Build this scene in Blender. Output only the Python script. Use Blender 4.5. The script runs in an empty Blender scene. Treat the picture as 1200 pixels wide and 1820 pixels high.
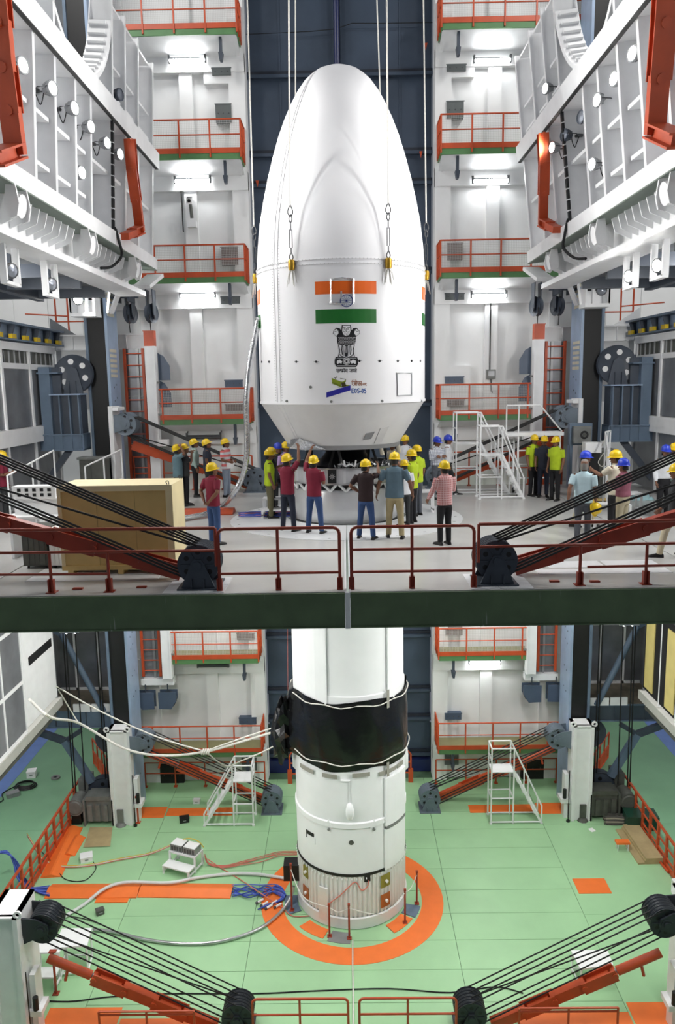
import bpy, math, random
from mathutils import Vector, Matrix
random.seed(7)
pi = math.pi
R_ = math.radians
SC = bpy.context.scene
COL = SC.collection

# ------------------------------------------------------------------ camera
FPX = 1380.0                       # focal length in pixels of the 1200 x 1820 frame
CAM = Vector((0.0, -19.5, 3.3))
CROT = Matrix.Rotation(R_(0.66), 3, 'Z') @ Matrix.Rotation(R_(90 - 9.38), 3, 'X') @ Matrix.Rotation(R_(-0.97), 3, 'Z')
cam_d = bpy.data.cameras.new('camera')
cam_d.sensor_fit = 'HORIZONTAL'; cam_d.sensor_width = 36.0; cam_d.lens = 36.0 * FPX / 1200.0
cam_d.clip_start = 0.1; cam_d.clip_end = 300
cam = bpy.data.objects.new('camera', cam_d); COL.objects.link(cam)
cam.matrix_world = Matrix.Translation(CAM) @ CROT.to_4x4()
SC.camera = cam
# ------------------------------------------------------------------ world, exposure
w = bpy.data.worlds.new('world'); SC.world = w; w.use_nodes = True
w.node_tree.nodes['Background'].inputs[0].default_value = (0.80, 0.87, 1.0, 1)
w.node_tree.nodes['Background'].inputs[1].default_value = 0.16
SC.view_settings.view_transform = 'Standard'; SC.view_settings.look = 'None'
SC.view_settings.gamma = 1.0; SC.view_settings.use_curve_mapping = False
SC.view_settings.exposure = 0.0
SC.render.film_transparent = False
FLOOD_W = 300.0         # watts of the strongest lit flood lamps, scaled per lamp
HALL_W = 330.0         # watts of one added overhead light
TUBE_E = 34.0          # emission of the fluorescent tubes
UNDER_W = 195.0        # watts of one under-deck lamp

def ray(x, y):
    return CROT @ Vector(((x - 600) / FPX, -(y - 910) / FPX, -1))
def at(x, y, Y):
    d = ray(x, y); return CAM + d * ((Y - CAM.y) / d.y)
def onz(x, y, Z):
    d = ray(x, y); return CAM + d * ((Z - CAM.z) / d.z)
def onx(x, y, X):
    d = ray(x, y); return CAM + d * ((X - CAM.x) / d.x)

def lamp(name, kind, loc, target, watts, size=0.3, color=(1, 0.98, 0.95), spot=120, parent=None):
    l = bpy.data.lights.new(name, kind); l.energy = watts; l.color = color
    if kind == 'AREA':
        l.shape = 'RECTANGLE'
        l.size, l.size_y = (size if isinstance(size, tuple) else (size, size))
    elif kind == 'SPOT':
        l.spot_size = R_(spot); l.spot_blend = 0.6; l.shadow_soft_size = size
    else:
        l.shadow_soft_size = size
    o = bpy.data.objects.new(name, l); COL.objects.link(o)
    o.location = loc
    o.rotation_euler = (Vector(target) - Vector(loc)).to_track_quat('-Z', 'Y').to_euler()
    if parent:
        o.parent = parent; o.location = Vector(loc) - parent.location
    return o

# added fill lights above the frame, over both sides of the nose cone
for X, Y in ((-8.0, -3.0), (8.0, -3.0), (-8.0, 1.5), (8.0, 1.5)):
    lamp('roof_fill', 'AREA', (X, Y, 17.5), (0, 0, 5.5), HALL_W, (1.6, 1.2))

# added tubes brightening the side bays from under the soffits (their cases are built with the soffits)
SOFF = [(s * 7.9, Y) for s in (-1, 1) for Y in (-5.9, -3.3)]
for X, Y in SOFF:
    lamp('soffit_fill', 'AREA', (X, Y, 5.3), (X, Y + 5.5, 0), 170.0, (0.25, 2.2))
# added fill lights in the side bays, one high and one low, out of frame
for s in (-1, 1):
    lamp('bay_fill', 'AREA', (s * 12.6, 6.0, 9.0), (s * 9, 10.0, 4), 110.0, (1.5, 0.3))
    lamp('bay_fill', 'AREA', (s * 12.8, 0.5, -0.75), (s * 11, 3.0, -9), 420.0, (0.3, 2.2))

# long lamps hung under the work deck, lighting the lower floor (their cases are built with the deck)
UNDER = [(X, Y) for X in (-4.6, 4.6) for Y in (-6.1, -1.5, 3.4)] + [(-7.4, -5.6), (7.4, -5.6)]
for X, Y in UNDER:
    lamp('under_deck_lamp', 'AREA', (X, Y, -0.72), (X, Y, -5), UNDER_W, (0.25, 2.2))

# ------------------------------------------------------------------ materials
def lin(c):
    return tuple(((v / 255) / 12.92 if v / 255 <= 0.04045 else ((v / 255 + 0.055) / 1.055) ** 2.4) for v in c)
MATS = {}
def mat(name, rgb, rough=0.5, metal=0.0, var=0.06, scale=3.0, bump=0.0, bscale=40.0, emit=0.0, coat=0.0):
    if name in MATS: return MATS[name]
    m = bpy.data.materials.new(name); m.use_nodes = True
    nt = m.node_tree; b = nt.nodes['Principled BSDF']
    c = lin(rgb)
    tc = nt.nodes.new('ShaderNodeTexCoord')
    no = nt.nodes.new('ShaderNodeTexNoise'); no.inputs['Scale'].default_value = scale; no.inputs['Detail'].default_value = 5
    nt.links.new(tc.outputs['Object'], no.inputs['Vector'])
    rp = nt.nodes.new('ShaderNodeValToRGB')
    rp.color_ramp.elements[0].position = 0.3; rp.color_ramp.elements[1].position = 0.7
    rp.color_ramp.elements[0].color = tuple(v * (1 - var) for v in c) + (1,)
    rp.color_ramp.elements[1].color = tuple(min(1, v * (1 + var)) for v in c) + (1,)
    nt.links.new(no.outputs['Fac'], rp.inputs[0]); nt.links.new(rp.outputs[0], b.inputs['Base Color'])
    b.inputs['Roughness'].default_value = rough; b.inputs['Metallic'].default_value = metal
    if coat: b.inputs['Coat Weight'].default_value = coat
    if bump:
        n2 = nt.nodes.new('ShaderNodeTexNoise'); n2.inputs['Scale'].default_value = bscale
        bp = nt.nodes.new('ShaderNodeBump'); bp.inputs['Strength'].default_value = bump; bp.inputs['Distance'].default_value = 0.02
        nt.links.new(tc.outputs['Object'], n2.inputs['Vector']); nt.links.new(n2.outputs['Fac'], bp.inputs['Height'])
        nt.links.new(bp.outputs[0], b.inputs['Normal'])
    if emit:
        b.inputs['Emission Color'].default_value = c + (1,); b.inputs['Emission Strength'].default_value = emit
    MATS[name] = m
    return m
WHITE = mat('white_paint', (238, 239, 240), 0.42, var=0.04)
WALLW = mat('white_wall', (235, 236, 236), 0.65, var=0.05, scale=0.8)
DECKP = mat('panel_sheet', (232, 233, 236), 0.4, 0.0, var=0.04, scale=1.5)
ROCK = mat('rocket_white', (238, 238, 240), 0.38, var=0.015, scale=0.7)
STAGE = mat('stage_white', (238, 240, 240), 0.45, var=0.04, scale=1.2)
ORANGE = mat('orange_paint', (188, 76, 38), 0.45, var=0.12)
ORFLOOR = mat('orange_floor', (238, 118, 48), 0.5, var=0.05)
DIMRED = mat('dimmed_red_paint', (152, 58, 38), 0.42, var=0.12)  # the shade on the near railings put into the colour; stanchions share it
GREENF = mat('green_edge_paint', (84, 128, 80), 0.5, var=0.1)
DKGREEN = mat('dark_green_edge', (92, 112, 80), 0.45, var=0.18, scale=2)
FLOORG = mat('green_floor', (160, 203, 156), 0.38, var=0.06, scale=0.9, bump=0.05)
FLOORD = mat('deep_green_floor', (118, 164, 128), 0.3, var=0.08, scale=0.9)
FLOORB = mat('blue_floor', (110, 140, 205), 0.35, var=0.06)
DECK = mat('grey_deck', (200, 200, 197), 0.24, var=0.07, scale=0.7, bump=0.03)
DECKW = mat('white_deck_plate', (228, 230, 232), 0.35, var=0.05, scale=1.5)
STEEL = mat('blue_steel', (98, 116, 136), 0.42, var=0.10)
STEELL = mat('light_blue_steel', (148, 168, 194), 0.4, var=0.08)
STEELD = mat('dark_blue_steel', (64, 72, 84), 0.45, var=0.12)
BLACK = mat('black_paint', (16, 17, 19), 0.55, var=0.2)
SHEAVE = mat('sheave_iron', (66, 74, 84), 0.45, 0.2, var=0.15)
ROPE = mat('black_wire_rope', (34, 34, 34), 0.5, 0.2, var=0.2, scale=30)
WROPE = mat('white_rope', (214, 212, 204), 0.7, var=0.1, scale=30)
DOORB = mat('blue_door_sheet', (60, 73, 90), 0.5, var=0.16, scale=0.8)
DOORD = mat('dark_door_beam', (34, 40, 52), 0.5, var=0.2)
DOORN = mat('navy_pipe', (30, 40, 86), 0.4, var=0.1)
GREYM = mat('grey_metal', (150, 152, 154), 0.4, 0.4, var=0.1)
GLASSG = mat('grey_glazing', (128, 130, 134), 0.28, 0.3, var=0.22, scale=1.6)
DKGREY = mat('dark_grey', (70, 72, 74), 0.5, var=0.15)
MACH = mat('machine_grey', (118, 120, 118), 0.5, var=0.18, scale=4)
MACHD = mat('machine_dark', (82, 84, 78), 0.55, var=0.25, scale=4)
SOFFIT = mat('soffit_grey', (120, 124, 128), 0.6, var=0.15)
PLY = mat('plywood', (226, 196, 126), 0.55, var=0.08, scale=2)
PLYD = mat('plywood_frame', (242, 226, 178), 0.55, var=0.06, scale=2)
FOIL = mat('foil', (205, 206, 208), 0.25, 0.85, var=0.15, scale=9, bump=0.7, bscale=18)
SILVER = mat('silver', (190, 192, 194), 0.3, 0.8, var=0.1)
WRAP = mat('black_plastic_wrap', (14, 14, 15), 0.25, var=0.2, bump=0.5, bscale=5)
TAPE = mat('grey_tape', (150, 148, 138), 0.5)
YELLOW = mat('yellow_paint', (225, 190, 20), 0.4, var=0.06)
GOLD = mat('brass', (176, 138, 40), 0.35, 0.6, var=0.15)
BLUEC = mat('blue_cable', (66, 92, 190), 0.45, var=0.12)
REDC = mat('red_cable', (208, 120, 104), 0.5, var=0.1)
YELC = mat('yellow_cable', (212, 184, 60), 0.5, var=0.1)
TAN = mat('tan_cloth', (170, 152, 112), 0.8, var=0.12, bump=0.3)
SKIN = mat('brown_skin', (124, 84, 62), 0.55, var=0.06)
HAIR = mat('black_hair', (22, 19, 18), 0.6)
GHAIR = mat('grey_hair', (118, 116, 112), 0.7)
LENS = mat('lamp_lens_lit', (255, 253, 248), 0.3, emit=30.0, var=0)
LENSO = mat('lamp_lens_off', (150, 156, 166), 0.15, 0.5)
TUBE = mat('tube_lit', (252, 254, 255), 0.3, emit=TUBE_E, var=0)
def meshmat():
    m = bpy.data.materials.new('wire_mesh'); m.use_nodes = True; nt = m.node_tree
    b = nt.nodes['Principled BSDF']; b.inputs['Base Color'].default_value = (0.55, 0.55, 0.54, 1); b.inputs['Roughness'].default_value = 0.6
    tc = nt.nodes.new('ShaderNodeTexCoord'); sp = nt.nodes.new('ShaderNodeSeparateXYZ'); nt.links.new(tc.outputs['Object'], sp.inputs[0])
    outs = []
    for ax in ('X', 'Y', 'Z'):
        a = nt.nodes.new('ShaderNodeMath'); a.operation = 'MULTIPLY'; a.inputs[1].default_value = 1 / 0.05; nt.links.new(sp.outputs[ax], a.inputs[0])
        f = nt.nodes.new('ShaderNodeMath'); f.operation = 'FRACT'; nt.links.new(a.outputs[0], f.inputs[0])
        g = nt.nodes.new('ShaderNodeMath'); g.operation = 'LESS_THAN'; g.inputs[1].default_value = 0.13; nt.links.new(f.outputs[0], g.inputs[0])
        outs.append(g)
    mx = nt.nodes.new('ShaderNodeMath'); mx.operation = 'MAXIMUM'; nt.links.new(outs[0].outputs[0], mx.inputs[0]); nt.links.new(outs[2].outputs[0], mx.inputs[1])
    nt.links.new(mx.outputs[0], b.inputs['Alpha'])
    return m
MESHM = meshmat()
def streaks(m, pale):
    nt = m.node_tree; b = nt.nodes['Principled BSDF']; src = b.inputs['Base Color'].links[0].from_socket
    tc = nt.nodes.new('ShaderNodeTexCoord'); mp = nt.nodes.new('ShaderNodeMapping'); mp.inputs['Scale'].default_value = (14, 14, 0.9)
    nt.links.new(tc.outputs['Object'], mp.inputs[0]); no = nt.nodes.new('ShaderNodeTexNoise'); no.inputs['Scale'].default_value = 1.0; no.inputs['Detail'].default_value = 6
    nt.links.new(mp.outputs[0], no.inputs['Vector'])
    rp = nt.nodes.new('ShaderNodeValToRGB'); rp.color_ramp.elements[0].position = 0.66; rp.color_ramp.elements[1].position = 0.74
    nt.links.new(no.outputs['Fac'], rp.inputs[0])
    mx = nt.nodes.new('ShaderNodeMix'); mx.data_type = 'RGBA'; nt.links.new(rp.outputs[0], mx.inputs['Factor']); nt.links.new(src, mx.inputs['A']); mx.inputs['B'].default_value = lin(pale) + (1,)
    nt.links.new(mx.outputs['Result'], b.inputs['Base Color'])
streaks(DKGREEN, (150, 160, 146)); streaks(DECKP, (206, 208, 212))

# ------------------------------------------------------------------ geometry helpers
def V(*a): return Vector(a if len(a) == 3 else a[0])
def frame(d, up=(0, 0, 1)):
    d = Vector(d).normalized(); up = Vector(up)
    if abs(d.dot(up)) > 0.98: up = Vector((0, 1, 0)) if abs(d.y) < 0.9 else Vector((1, 0, 0))
    a = d.cross(up).normalized(); b = a.cross(d).normalized()
    return a, b, d
class MB:
    def __init__(s, sx=1): s.v = []; s.f = []; s.sx = sx
    def add(s, vs, fs):
        o = len(s.v); s.v += [tuple(p) for p in vs]; s.f += [tuple(i + o for i in f) for f in fs]; return s
    def box(s, x0, x1, y0, y1, z0, z1):
        return s.add([(x, y, z) for z in (z0, z1) for y in (y0, y1) for x in (x0, x1)],
                     [(0, 2, 3, 1), (4, 5, 7, 6), (0, 1, 5, 4), (2, 6, 7, 3), (0, 4, 6, 2), (1, 3, 7, 5)])
    def cbox(s, c, dx, dy, dz): return s.box(c[0] - dx / 2, c[0] + dx / 2, c[1] - dy / 2, c[1] + dy / 2, c[2] - dz / 2, c[2] + dz / 2)
    def beam(s, p, q, w, h, up=(0, 0, 1)):
        p = Vector(p); q = Vector(q); a, b, d = frame(q - p, up)
        vs = [e + a * i * w / 2 + b * j * h / 2 for e in (p, q) for j in (-1, 1) for i in (-1, 1)]
        return s.add(vs, [(0, 2, 3, 1), (4, 5, 7, 6), (0, 1, 5, 4), (2, 6, 7, 3), (0, 4, 6, 2), (1, 3, 7, 5)])
    def tube(s, p, q, r, r2=None, n=8):
        p = Vector(p); q = Vector(q); r2 = r if r2 is None else r2; a, b, d = frame(q - p)
        vs = [e + (a * math.cos(2 * pi * i / n) + b * math.sin(2 * pi * i / n)) * rr for e, rr in ((p, r), (q, r2)) for i in range(n)]
        fs = [(i, (i + 1) % n, n + (i + 1) % n, n + i) for i in range(n)] + [tuple(range(n - 1, -1, -1)), tuple(range(n, 2 * n))]
        return s.add(vs, fs)
    def path(s, pts, r, n=6, closed=False):
        pts = [Vector(p) for p in pts]; N = len(pts); vs = []; fs = []; pa = None
        for k in range(N):
            if closed: d = pts[(k + 1) % N] - pts[k - 1]
            else: d = pts[min(k + 1, N - 1)] - pts[max(k - 1, 0)]
            if d.length < 1e-9: d = Vector((0, 0, 1))
            d.normalize()
            if pa is None: a, b, _ = frame(d)
            else:
                a = pa - d * pa.dot(d)
                a = a.normalized() if a.length > 1e-6 else frame(d)[0]
                b = d.cross(a)
            pa = a
            rr = r[k] if isinstance(r, (list, tuple)) else r
            vs += [pts[k] + (a * math.cos(2 * pi * i / n) + b * math.sin(2 * pi * i / n)) * rr for i in range(n)]
        for k in range(N if closed else N - 1):
            k2 = (k + 1) % N
            fs += [(k * n + i, k * n + (i + 1) % n, k2 * n + (i + 1) % n, k2 * n + i) for i in range(n)]
        if not closed: fs += [tuple(range(n - 1, -1, -1)), tuple(range((N - 1) * n, N * n))]
        return s.add(vs, fs)
    def lathe(s, prof, c=(0, 0, 0), axis=(0, 0, 1), n=32, a0=0.0, a1=2 * pi):
        c = Vector(c); full = abs(a1 - a0 - 2 * pi) < 1e-6
        ax = Vector(axis).normalized()
        if abs(ax.z) > 0.9: e1, e2 = Vector((1, 0, 0)), Vector((0, 1, 0))
        else: e1, e2, _ = frame(ax)
        m = n if full else n + 1; vs = []; fs = []
        for i in range(m):
            t = a0 + (a1 - a0) * i / n; u = e1 * math.cos(t) + e2 * math.sin(t)
            vs += [c + u * r + ax * z for r, z in prof]
        k = len(prof)
        for i in range(n):
            j = (i + 1) % m
            fs += [(i * k + q, j * k + q, j * k + q + 1, i * k + q + 1) for q in range(k - 1)]
        return s.add(vs, fs)
    def prism(s, poly, axis, a, b):
        n = len(poly)
        def P(u, v, t): return {'x': (t, u, v), 'y': (u, t, v), 'z': (u, v, t)}[axis]
        return s.add([P(u, v, a) for u, v in poly] + [P(u, v, b) for u, v in poly],
                     [tuple(range(n)), tuple(range(2 * n - 1, n - 1, -1))] + [(i, i + n, (i + 1) % n + n, (i + 1) % n) for i in range(n)])
    def build(s, name, m, parent=None, smooth=False, off=None):
        root = parent
        while root is not None and root.parent is not None: root = root.parent
        o = Vector(off) if off is not None else (Vector(root.location) if root is not None else Vector((0, 0, 0)))
        me = bpy.data.meshes.new(name)
        me.from_pydata([(x * s.sx - o.x, y - o.y, z - o.z) for x, y, z in s.v], [], s.f)
        import bmesh
        bm = bmesh.new(); bm.from_mesh(me); bmesh.ops.recalc_face_normals(bm, faces=bm.faces); bm.to_mesh(me); bm.free()
        me.materials.append(m)
        if smooth:
            for p in me.polygons: p.use_smooth = True
            try: me.set_sharp_from_angle(angle=R_(40))
            except Exception: pass
        ob = bpy.data.objects.new(name, me); COL.objects.link(ob)
        if parent is not None: ob.parent = parent
        elif off is not None: ob.location = o
        return ob
def tag(o, label, cat, group=None, kind=None):
    o['label'] = label; o['category'] = cat
    if group: o['group'] = group
    if kind: o['kind'] = kind
    return o
def thing(name, label, cat, loc=(0, 0, 0), group=None, kind=None):
    o = bpy.data.objects.new(name, None); COL.objects.link(o); o.location = loc; o.empty_display_size = 0.1
    return tag(o, label, cat, group, kind)
def struct(o, label, cat='structure'):
    o['kind'] = 'structure'; o['label'] = label; o['category'] = cat; return o
def copy_tree(o, parent=None):
    c = o.copy(); COL.objects.link(c)
    if parent is not None: c.parent = parent
    for ch in list(o.children): copy_tree(ch, c)
    return c
def smoothpts(pts, n=6):
    pts = [Vector(p) for p in pts]; out = []
    for i in range(len(pts) - 1):
        p0 = pts[max(i - 1, 0)]; p1 = pts[i]; p2 = pts[i + 1]; p3 = pts[min(i + 2, len(pts) - 1)]
        for k in range(n):
            t = k / n
            out.append(0.5 * ((2 * p1) + (p2 - p0) * t + (2 * p0 - 5 * p1 + 4 * p2 - p3) * t * t + (3 * p1 - p0 - 3 * p2 + p3) * t ** 3))
    out.append(pts[-1]); return out
SIDES = ((-1, 'left'), (1, 'right'))
# ================================================================== THE SETTING
ZL = -10.6                                   # lower floor
fl = struct(MB().box(-15, 15, -16, 10.9, ZL - 0.3, ZL - 0.02).build('floor', mat('floor_underlay', (84, 112, 86), 0.6)), 'green steel plate floor of the lower level', 'floor')
ys = [-9, -7.9, -6.9, -5.9, -4.9, -3.9, -2.9, -1.9, -0.9, 0.05, 1.02, 2.02, 3.02, 4.05, 5.1, 6.28]
G = 0.006
for x0, x1 in ((-6.1, -2.6), (-2.6, 2.6), (2.6, 6.1)):
    for a, b in zip(ys[:-1], ys[1:]):
        MB().box(x0 + G, x1 - G, a + G, b - G, ZL - 0.02, ZL).build('floor_plate', FLOORG, fl)
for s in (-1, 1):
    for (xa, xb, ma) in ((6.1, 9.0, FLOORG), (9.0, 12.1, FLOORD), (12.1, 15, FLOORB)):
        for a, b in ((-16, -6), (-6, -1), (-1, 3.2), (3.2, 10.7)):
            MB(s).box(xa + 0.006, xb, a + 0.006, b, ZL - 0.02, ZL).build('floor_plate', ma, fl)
MB().lathe([(1.9, 0), (2.48, 0), (2.48, 0.006), (1.9, 0.006), (1.9, 0)], (0, -0.25, ZL), n=64).build('painted_ring', ORFLOOR, fl)
def patch(x0, x1, y0, y1, m=ORFLOOR, s=1):
    MB(s).box(x0, x1, y0, y1, ZL, ZL + 0.012).build('hatch_cover', m, fl)
for s in (-1, 1):
    patch(3.9, 6.08, 3.95, 4.42, s=s); patch(6.13, 7.15, 3.85, 4.5, s=s)
patch(6.22, 7.12, -0.16, 0.49); patch(-6.9, -5.25, -5.6, -3.98, s=1); patch(-5.2, -3.0, -5.6, -4.3, s=1)
patch(6.15, 7.0, -5.2, -3.95); patch(3.6, 6.1, -5.6, -4.22)
# ring segments round the rocket base
def segment(a0, a1, r0, r1, m, z=0.0, nm='base_plate'):
    MB().lathe([(r0, z), (r1, z), (r1, z + 0.014), (r0, z + 0.014), (r0, z)], (0, -0.12, ZL), n=12, a0=R_(a0), a1=R_(a1)).build(nm, m, fl)
segment(222, 246, 1.5, 1.86, ORFLOOR); segment(305, 328, 1.5, 1.86, ORFLOOR); segment(250, 268, 1.5, 1.9, GREYM)
segment(180, 205, 1.5, 1.86, STEEL); segment(330, 345, 1.5, 1.9, STEEL)

# white back walls with pilasters and beams
LEV = [13.62, 10.18, 6.6, 2.26, -5.68, -9.0]           # balcony floors
for s, sd in SIDES:
    wl = struct(MB(s).box(2.92, 7.5, 6.3, 6.7, ZL, 18).build('wall_back_' + sd, WALLW), 'white painted back wall %s of the blue hall door' % sd, 'wall')
    MB(s).box(2.92, 3.42, 6.12, 6.3, ZL, 18).build('pilaster', WALLW, wl)
    MB(s).box(4.55, 4.95, 6.14, 6.3, ZL, 18).build('pilaster', WALLW, wl)
    MB(s).box(6.6, 7.3, 6.14, 6.3, ZL, 18).build('pilaster', WALLW, wl)
    for z in LEV:
        MB(s).box(2.92, 7.4, 6.08, 6.3, z - 0.85, z - 0.3).build('wall_beam', WALLW, wl)
    wo = struct(MB(s).box(7.5, 15.5, 10.7, 11, ZL, 18).build('wall_annex_' + sd, WALLW), 'white wall at the far end of the %s side bay' % sd, 'wall')
    MB(s).box(7.5, 7.7, 6.3, 10.7, ZL, 18).build('wall_return', WALLW, wo)
    for x in (8.6, 9.9, 11.2, 12.5):
        MB(s).box(x, x + 0.04, 10.66, 10.7, 0, 9).build('wall_batten', WALLW, wo)
    struct(MB(s).box(14.6, 15, -16, 10.7, ZL, 18).build('wall_' + sd, WALLW), 'plain white outer wall of the %s side bay' % sd, 'wall')

# blue hall door behind the rocket
door = struct(MB().box(-2.92, 2.92, 7.3, 7.4, ZL, 18).build('door_1', DOORD), 'tall dark blue sliding hall door behind the rocket', 'door')
zb = sorted([at(605, y, 6.95).z for y in (-160, 128, 268, 322, 480, 715, 840, 1125, 1222, 1272, 1335, 1392)] + [ZL, 18])
for a, b in zip(zb[:-1], zb[1:]):
    for x0, x1 in ((-2.9, -0.03), (0.03, 2.9)):
        MB().box(x0, x1, 7.0, 7.3, a + 0.05, b - 0.1).build('door_sheet', DOORB, door)
    MB().box(-2.92, 2.92, 6.84, 7.3, b - 0.16, b - 0.06).build('door_beam', DOORB, door)
    MB().box(-2.92, 2.92, 6.92, 7.3, b - 0.06, b + 0.05).build('door_beam', DOORD, door)
for x in (-1.9, 1.9):
    MB().box(x - 0.03, x + 0.03, 6.98, 7.3, ZL, 18).build('door_rib', DOORB, door)
MB().tube((-0.08, 6.8, ZL), (-0.08, 6.8, 18), 0.09, n=12).build('pipe', DOORN, door, True)
MB().box(-2.92, 2.92, 6.75, 7.3, ZL, ZL + 0.45).build('door_sill', DOORN, door)
for X, y in ((-2.7, 318), (2.55, 272), (2.7, 80)):
    MB().prism([(X - 0.05, at(600, y, 6.8).z), (X + 0.05, at(600, y, 6.8).z), (X, at(600, y, 6.8).z - 0.2)], 'y', 6.78, 6.84).build('door_wedge', ORANGE, door)
MB().path([(-2.9, 6.8, 14.1), (-0.9, 6.8, 14.14), (-0.1, 6.8, 14.2), (0.4, 6.8, 14.35), (1.2, 6.8, 14.33), (2.9, 6.8, 14.32)], 0.012).build('door_cable', BLACK, door)

# ------------------------------------------------------------------ side decks of the upper level
for s, sd in SIDES:
    d = struct(MB(s).box(6.14, 14.6, -7.4, 6.0, -0.45, -0.012).build('floor_deck_' + sd, SOFFIT), 'grey fixed side deck of the upper level on the %s' % sd, 'floor')
    for a, b in ((-7.4, -4.2), (-4.2, -1.2), (-1.2, 2.2), (2.2, 6.0)):
        for xa, xb in ((6.14, 9), (9, 14.6)):
            MB(s).box(xa + 0.006, xb - 0.006, a + 0.006, b - 0.006, -0.012, 0).build('deck_plate', DECK, d)
    MB(s).box(6.14, 14.6, -7.46, -7.4, -0.56, -0.01).build('edge_beam', DKGREEN, d)

# ================================================================== FOLDING PLATFORM, LOWERED (upper level)
def half_platform(s, sd):
    t = thing('folding_platform', 'lowered %s half of the grey work platform with dark green front edge' % sd, 'platform', (3.0 * s, -1, 0))
    r, yc = 1.5, -0.03; x1, y0, y1 = 6.12, -7.4, 5.45
    pts = []
    cor = [math.atan2(y0 - yc, x1), math.atan2(y1 - yc, x1)]
    an = sorted([-pi / 2 + pi * i / 40 for i in range(41)] + cor)
    vi = []; vo = []
    for a in an:
        c, sn = math.cos(a), math.sin(a)
        vi.append((max(0.02, r * c), yc + r * sn))
        k = min((x1 / c) if c > 1e-6 else 1e9, ((y1 - yc) / sn) if sn > 1e-6 else 1e9, ((y0 - yc) / sn) if sn < -1e-6 else 1e9)
        vo.append((max(0.02, k * c), yc + k * sn))
    m = MB(s); n = len(an)
    vs = [(x, y, 0) for x, y in vi] + [(x, y, 0) for x, y in vo] + [(x, y, -0.1) for x, y in vi] + [(x, y, -0.1) for x, y in vo]
    fs = []
    for i in range(n - 1):
        fs += [(i, i + 1, n + i + 1, n + i), (2 * n + i, 3 * n + i, 3 * n + i + 1, 2 * n + i + 1), (i, 2 * n + i, 2 * n + i + 1, i + 1), (n + i, n + i + 1, 3 * n + i + 1, 3 * n + i)]
    m.add(vs, fs).build('deck', DECK, t)
    MB(s).box(0.045, x1, -7.45, -7.38, -0.56, -0.012).build('edge_beam', DKGREEN, t)
    MB(s).box(0.045, x1, -7.47, -7.3, -0.585, -0.56).build('edge_flange', DKGREEN, t)
    MB(s).box(0.03, x1, 5.38, 5.45, -0.5, -0.012).build('edge_beam', DKGREEN, t)
    for y in (-5.5, -3.4, 2.6, 4.2):
        MB(s).box(0.05, x1, y - 0.06, y + 0.06, -0.5, -0.1).build('joist', WHITE, t)
    m = MB(s); vs = []; fs = []; n = 40
    for i in range(n + 1):
        a = -pi / 2 + 0.004 + (pi - 0.008) * i / n; c, sn = math.cos(a), math.sin(a)
        for r_, yc_, z in ((1.5, -0.03, 0.0), (2.87, -0.42, 0.0), (2.87, -0.42, 0.012), (1.5, -0.03, 0.012)): vs.append((r_ * c, yc_ + r_ * sn, z))
    for i in range(n):
        for q in range(4): fs.append((i * 4 + q, i * 4 + (q + 1) % 4, i * 4 + 4 + (q + 1) % 4, i * 4 + 4 + q))
    fs += [(0, 1, 2, 3), (n * 4 + 3, n * 4 + 2, n * 4 + 1, n * 4)]
    m.add(vs, fs).build('ring_plate', DECKW, t)
    for i in range(11):
        a = -pi / 2 + 0.14 + i * 0.28
        MB(s).box(2.7 * math.cos(a) - 0.03, 2.7 * math.cos(a) + 0.03, -0.42 + 2.7 * math.sin(a) - 0.012, -0.42 + 2.7 * math.sin(a) + 0.012, 0.012, 0.014).build('slot', DKGREY, t)
    for xa, xb, ya, yb in ((2.0, 2.45, -7.36, -6.86), (2.46, 3.0, -7.36, -6.86), (2.0, 2.45, -6.85, -6.35), (2.46, 3.0, -6.85, -6.35), (3.6, 4.6, -6.0, -5.5), (4.65, 5.6, -6.0, -5.5), (3.3, 5.6, -6.45, -6.1)):
        MB(s).box(xa, xb, ya, yb, 0, 0.006).build('white_plate', DECKW, t)
    MB(s).box(0.02, 0.05, -7.44, -2.0, 0.0, 0.008).build('seam_strip', DECKW, t)
    MB(s).box(0.0, 0.042, -7.46, -7.4, -0.6, 0.0).build('seam_end', WHITE, t)
    for x, y in ((3.35, -7.0), (4.4 if s < 0 else 4.0, -7.05)):
        MB(s).box(x, x + 0.16, y, y + 0.08, 0, 0.025).build('stop_block', DIMRED, t)
    return t
for s, sd in SIDES: half_platform(s, sd)

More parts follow.
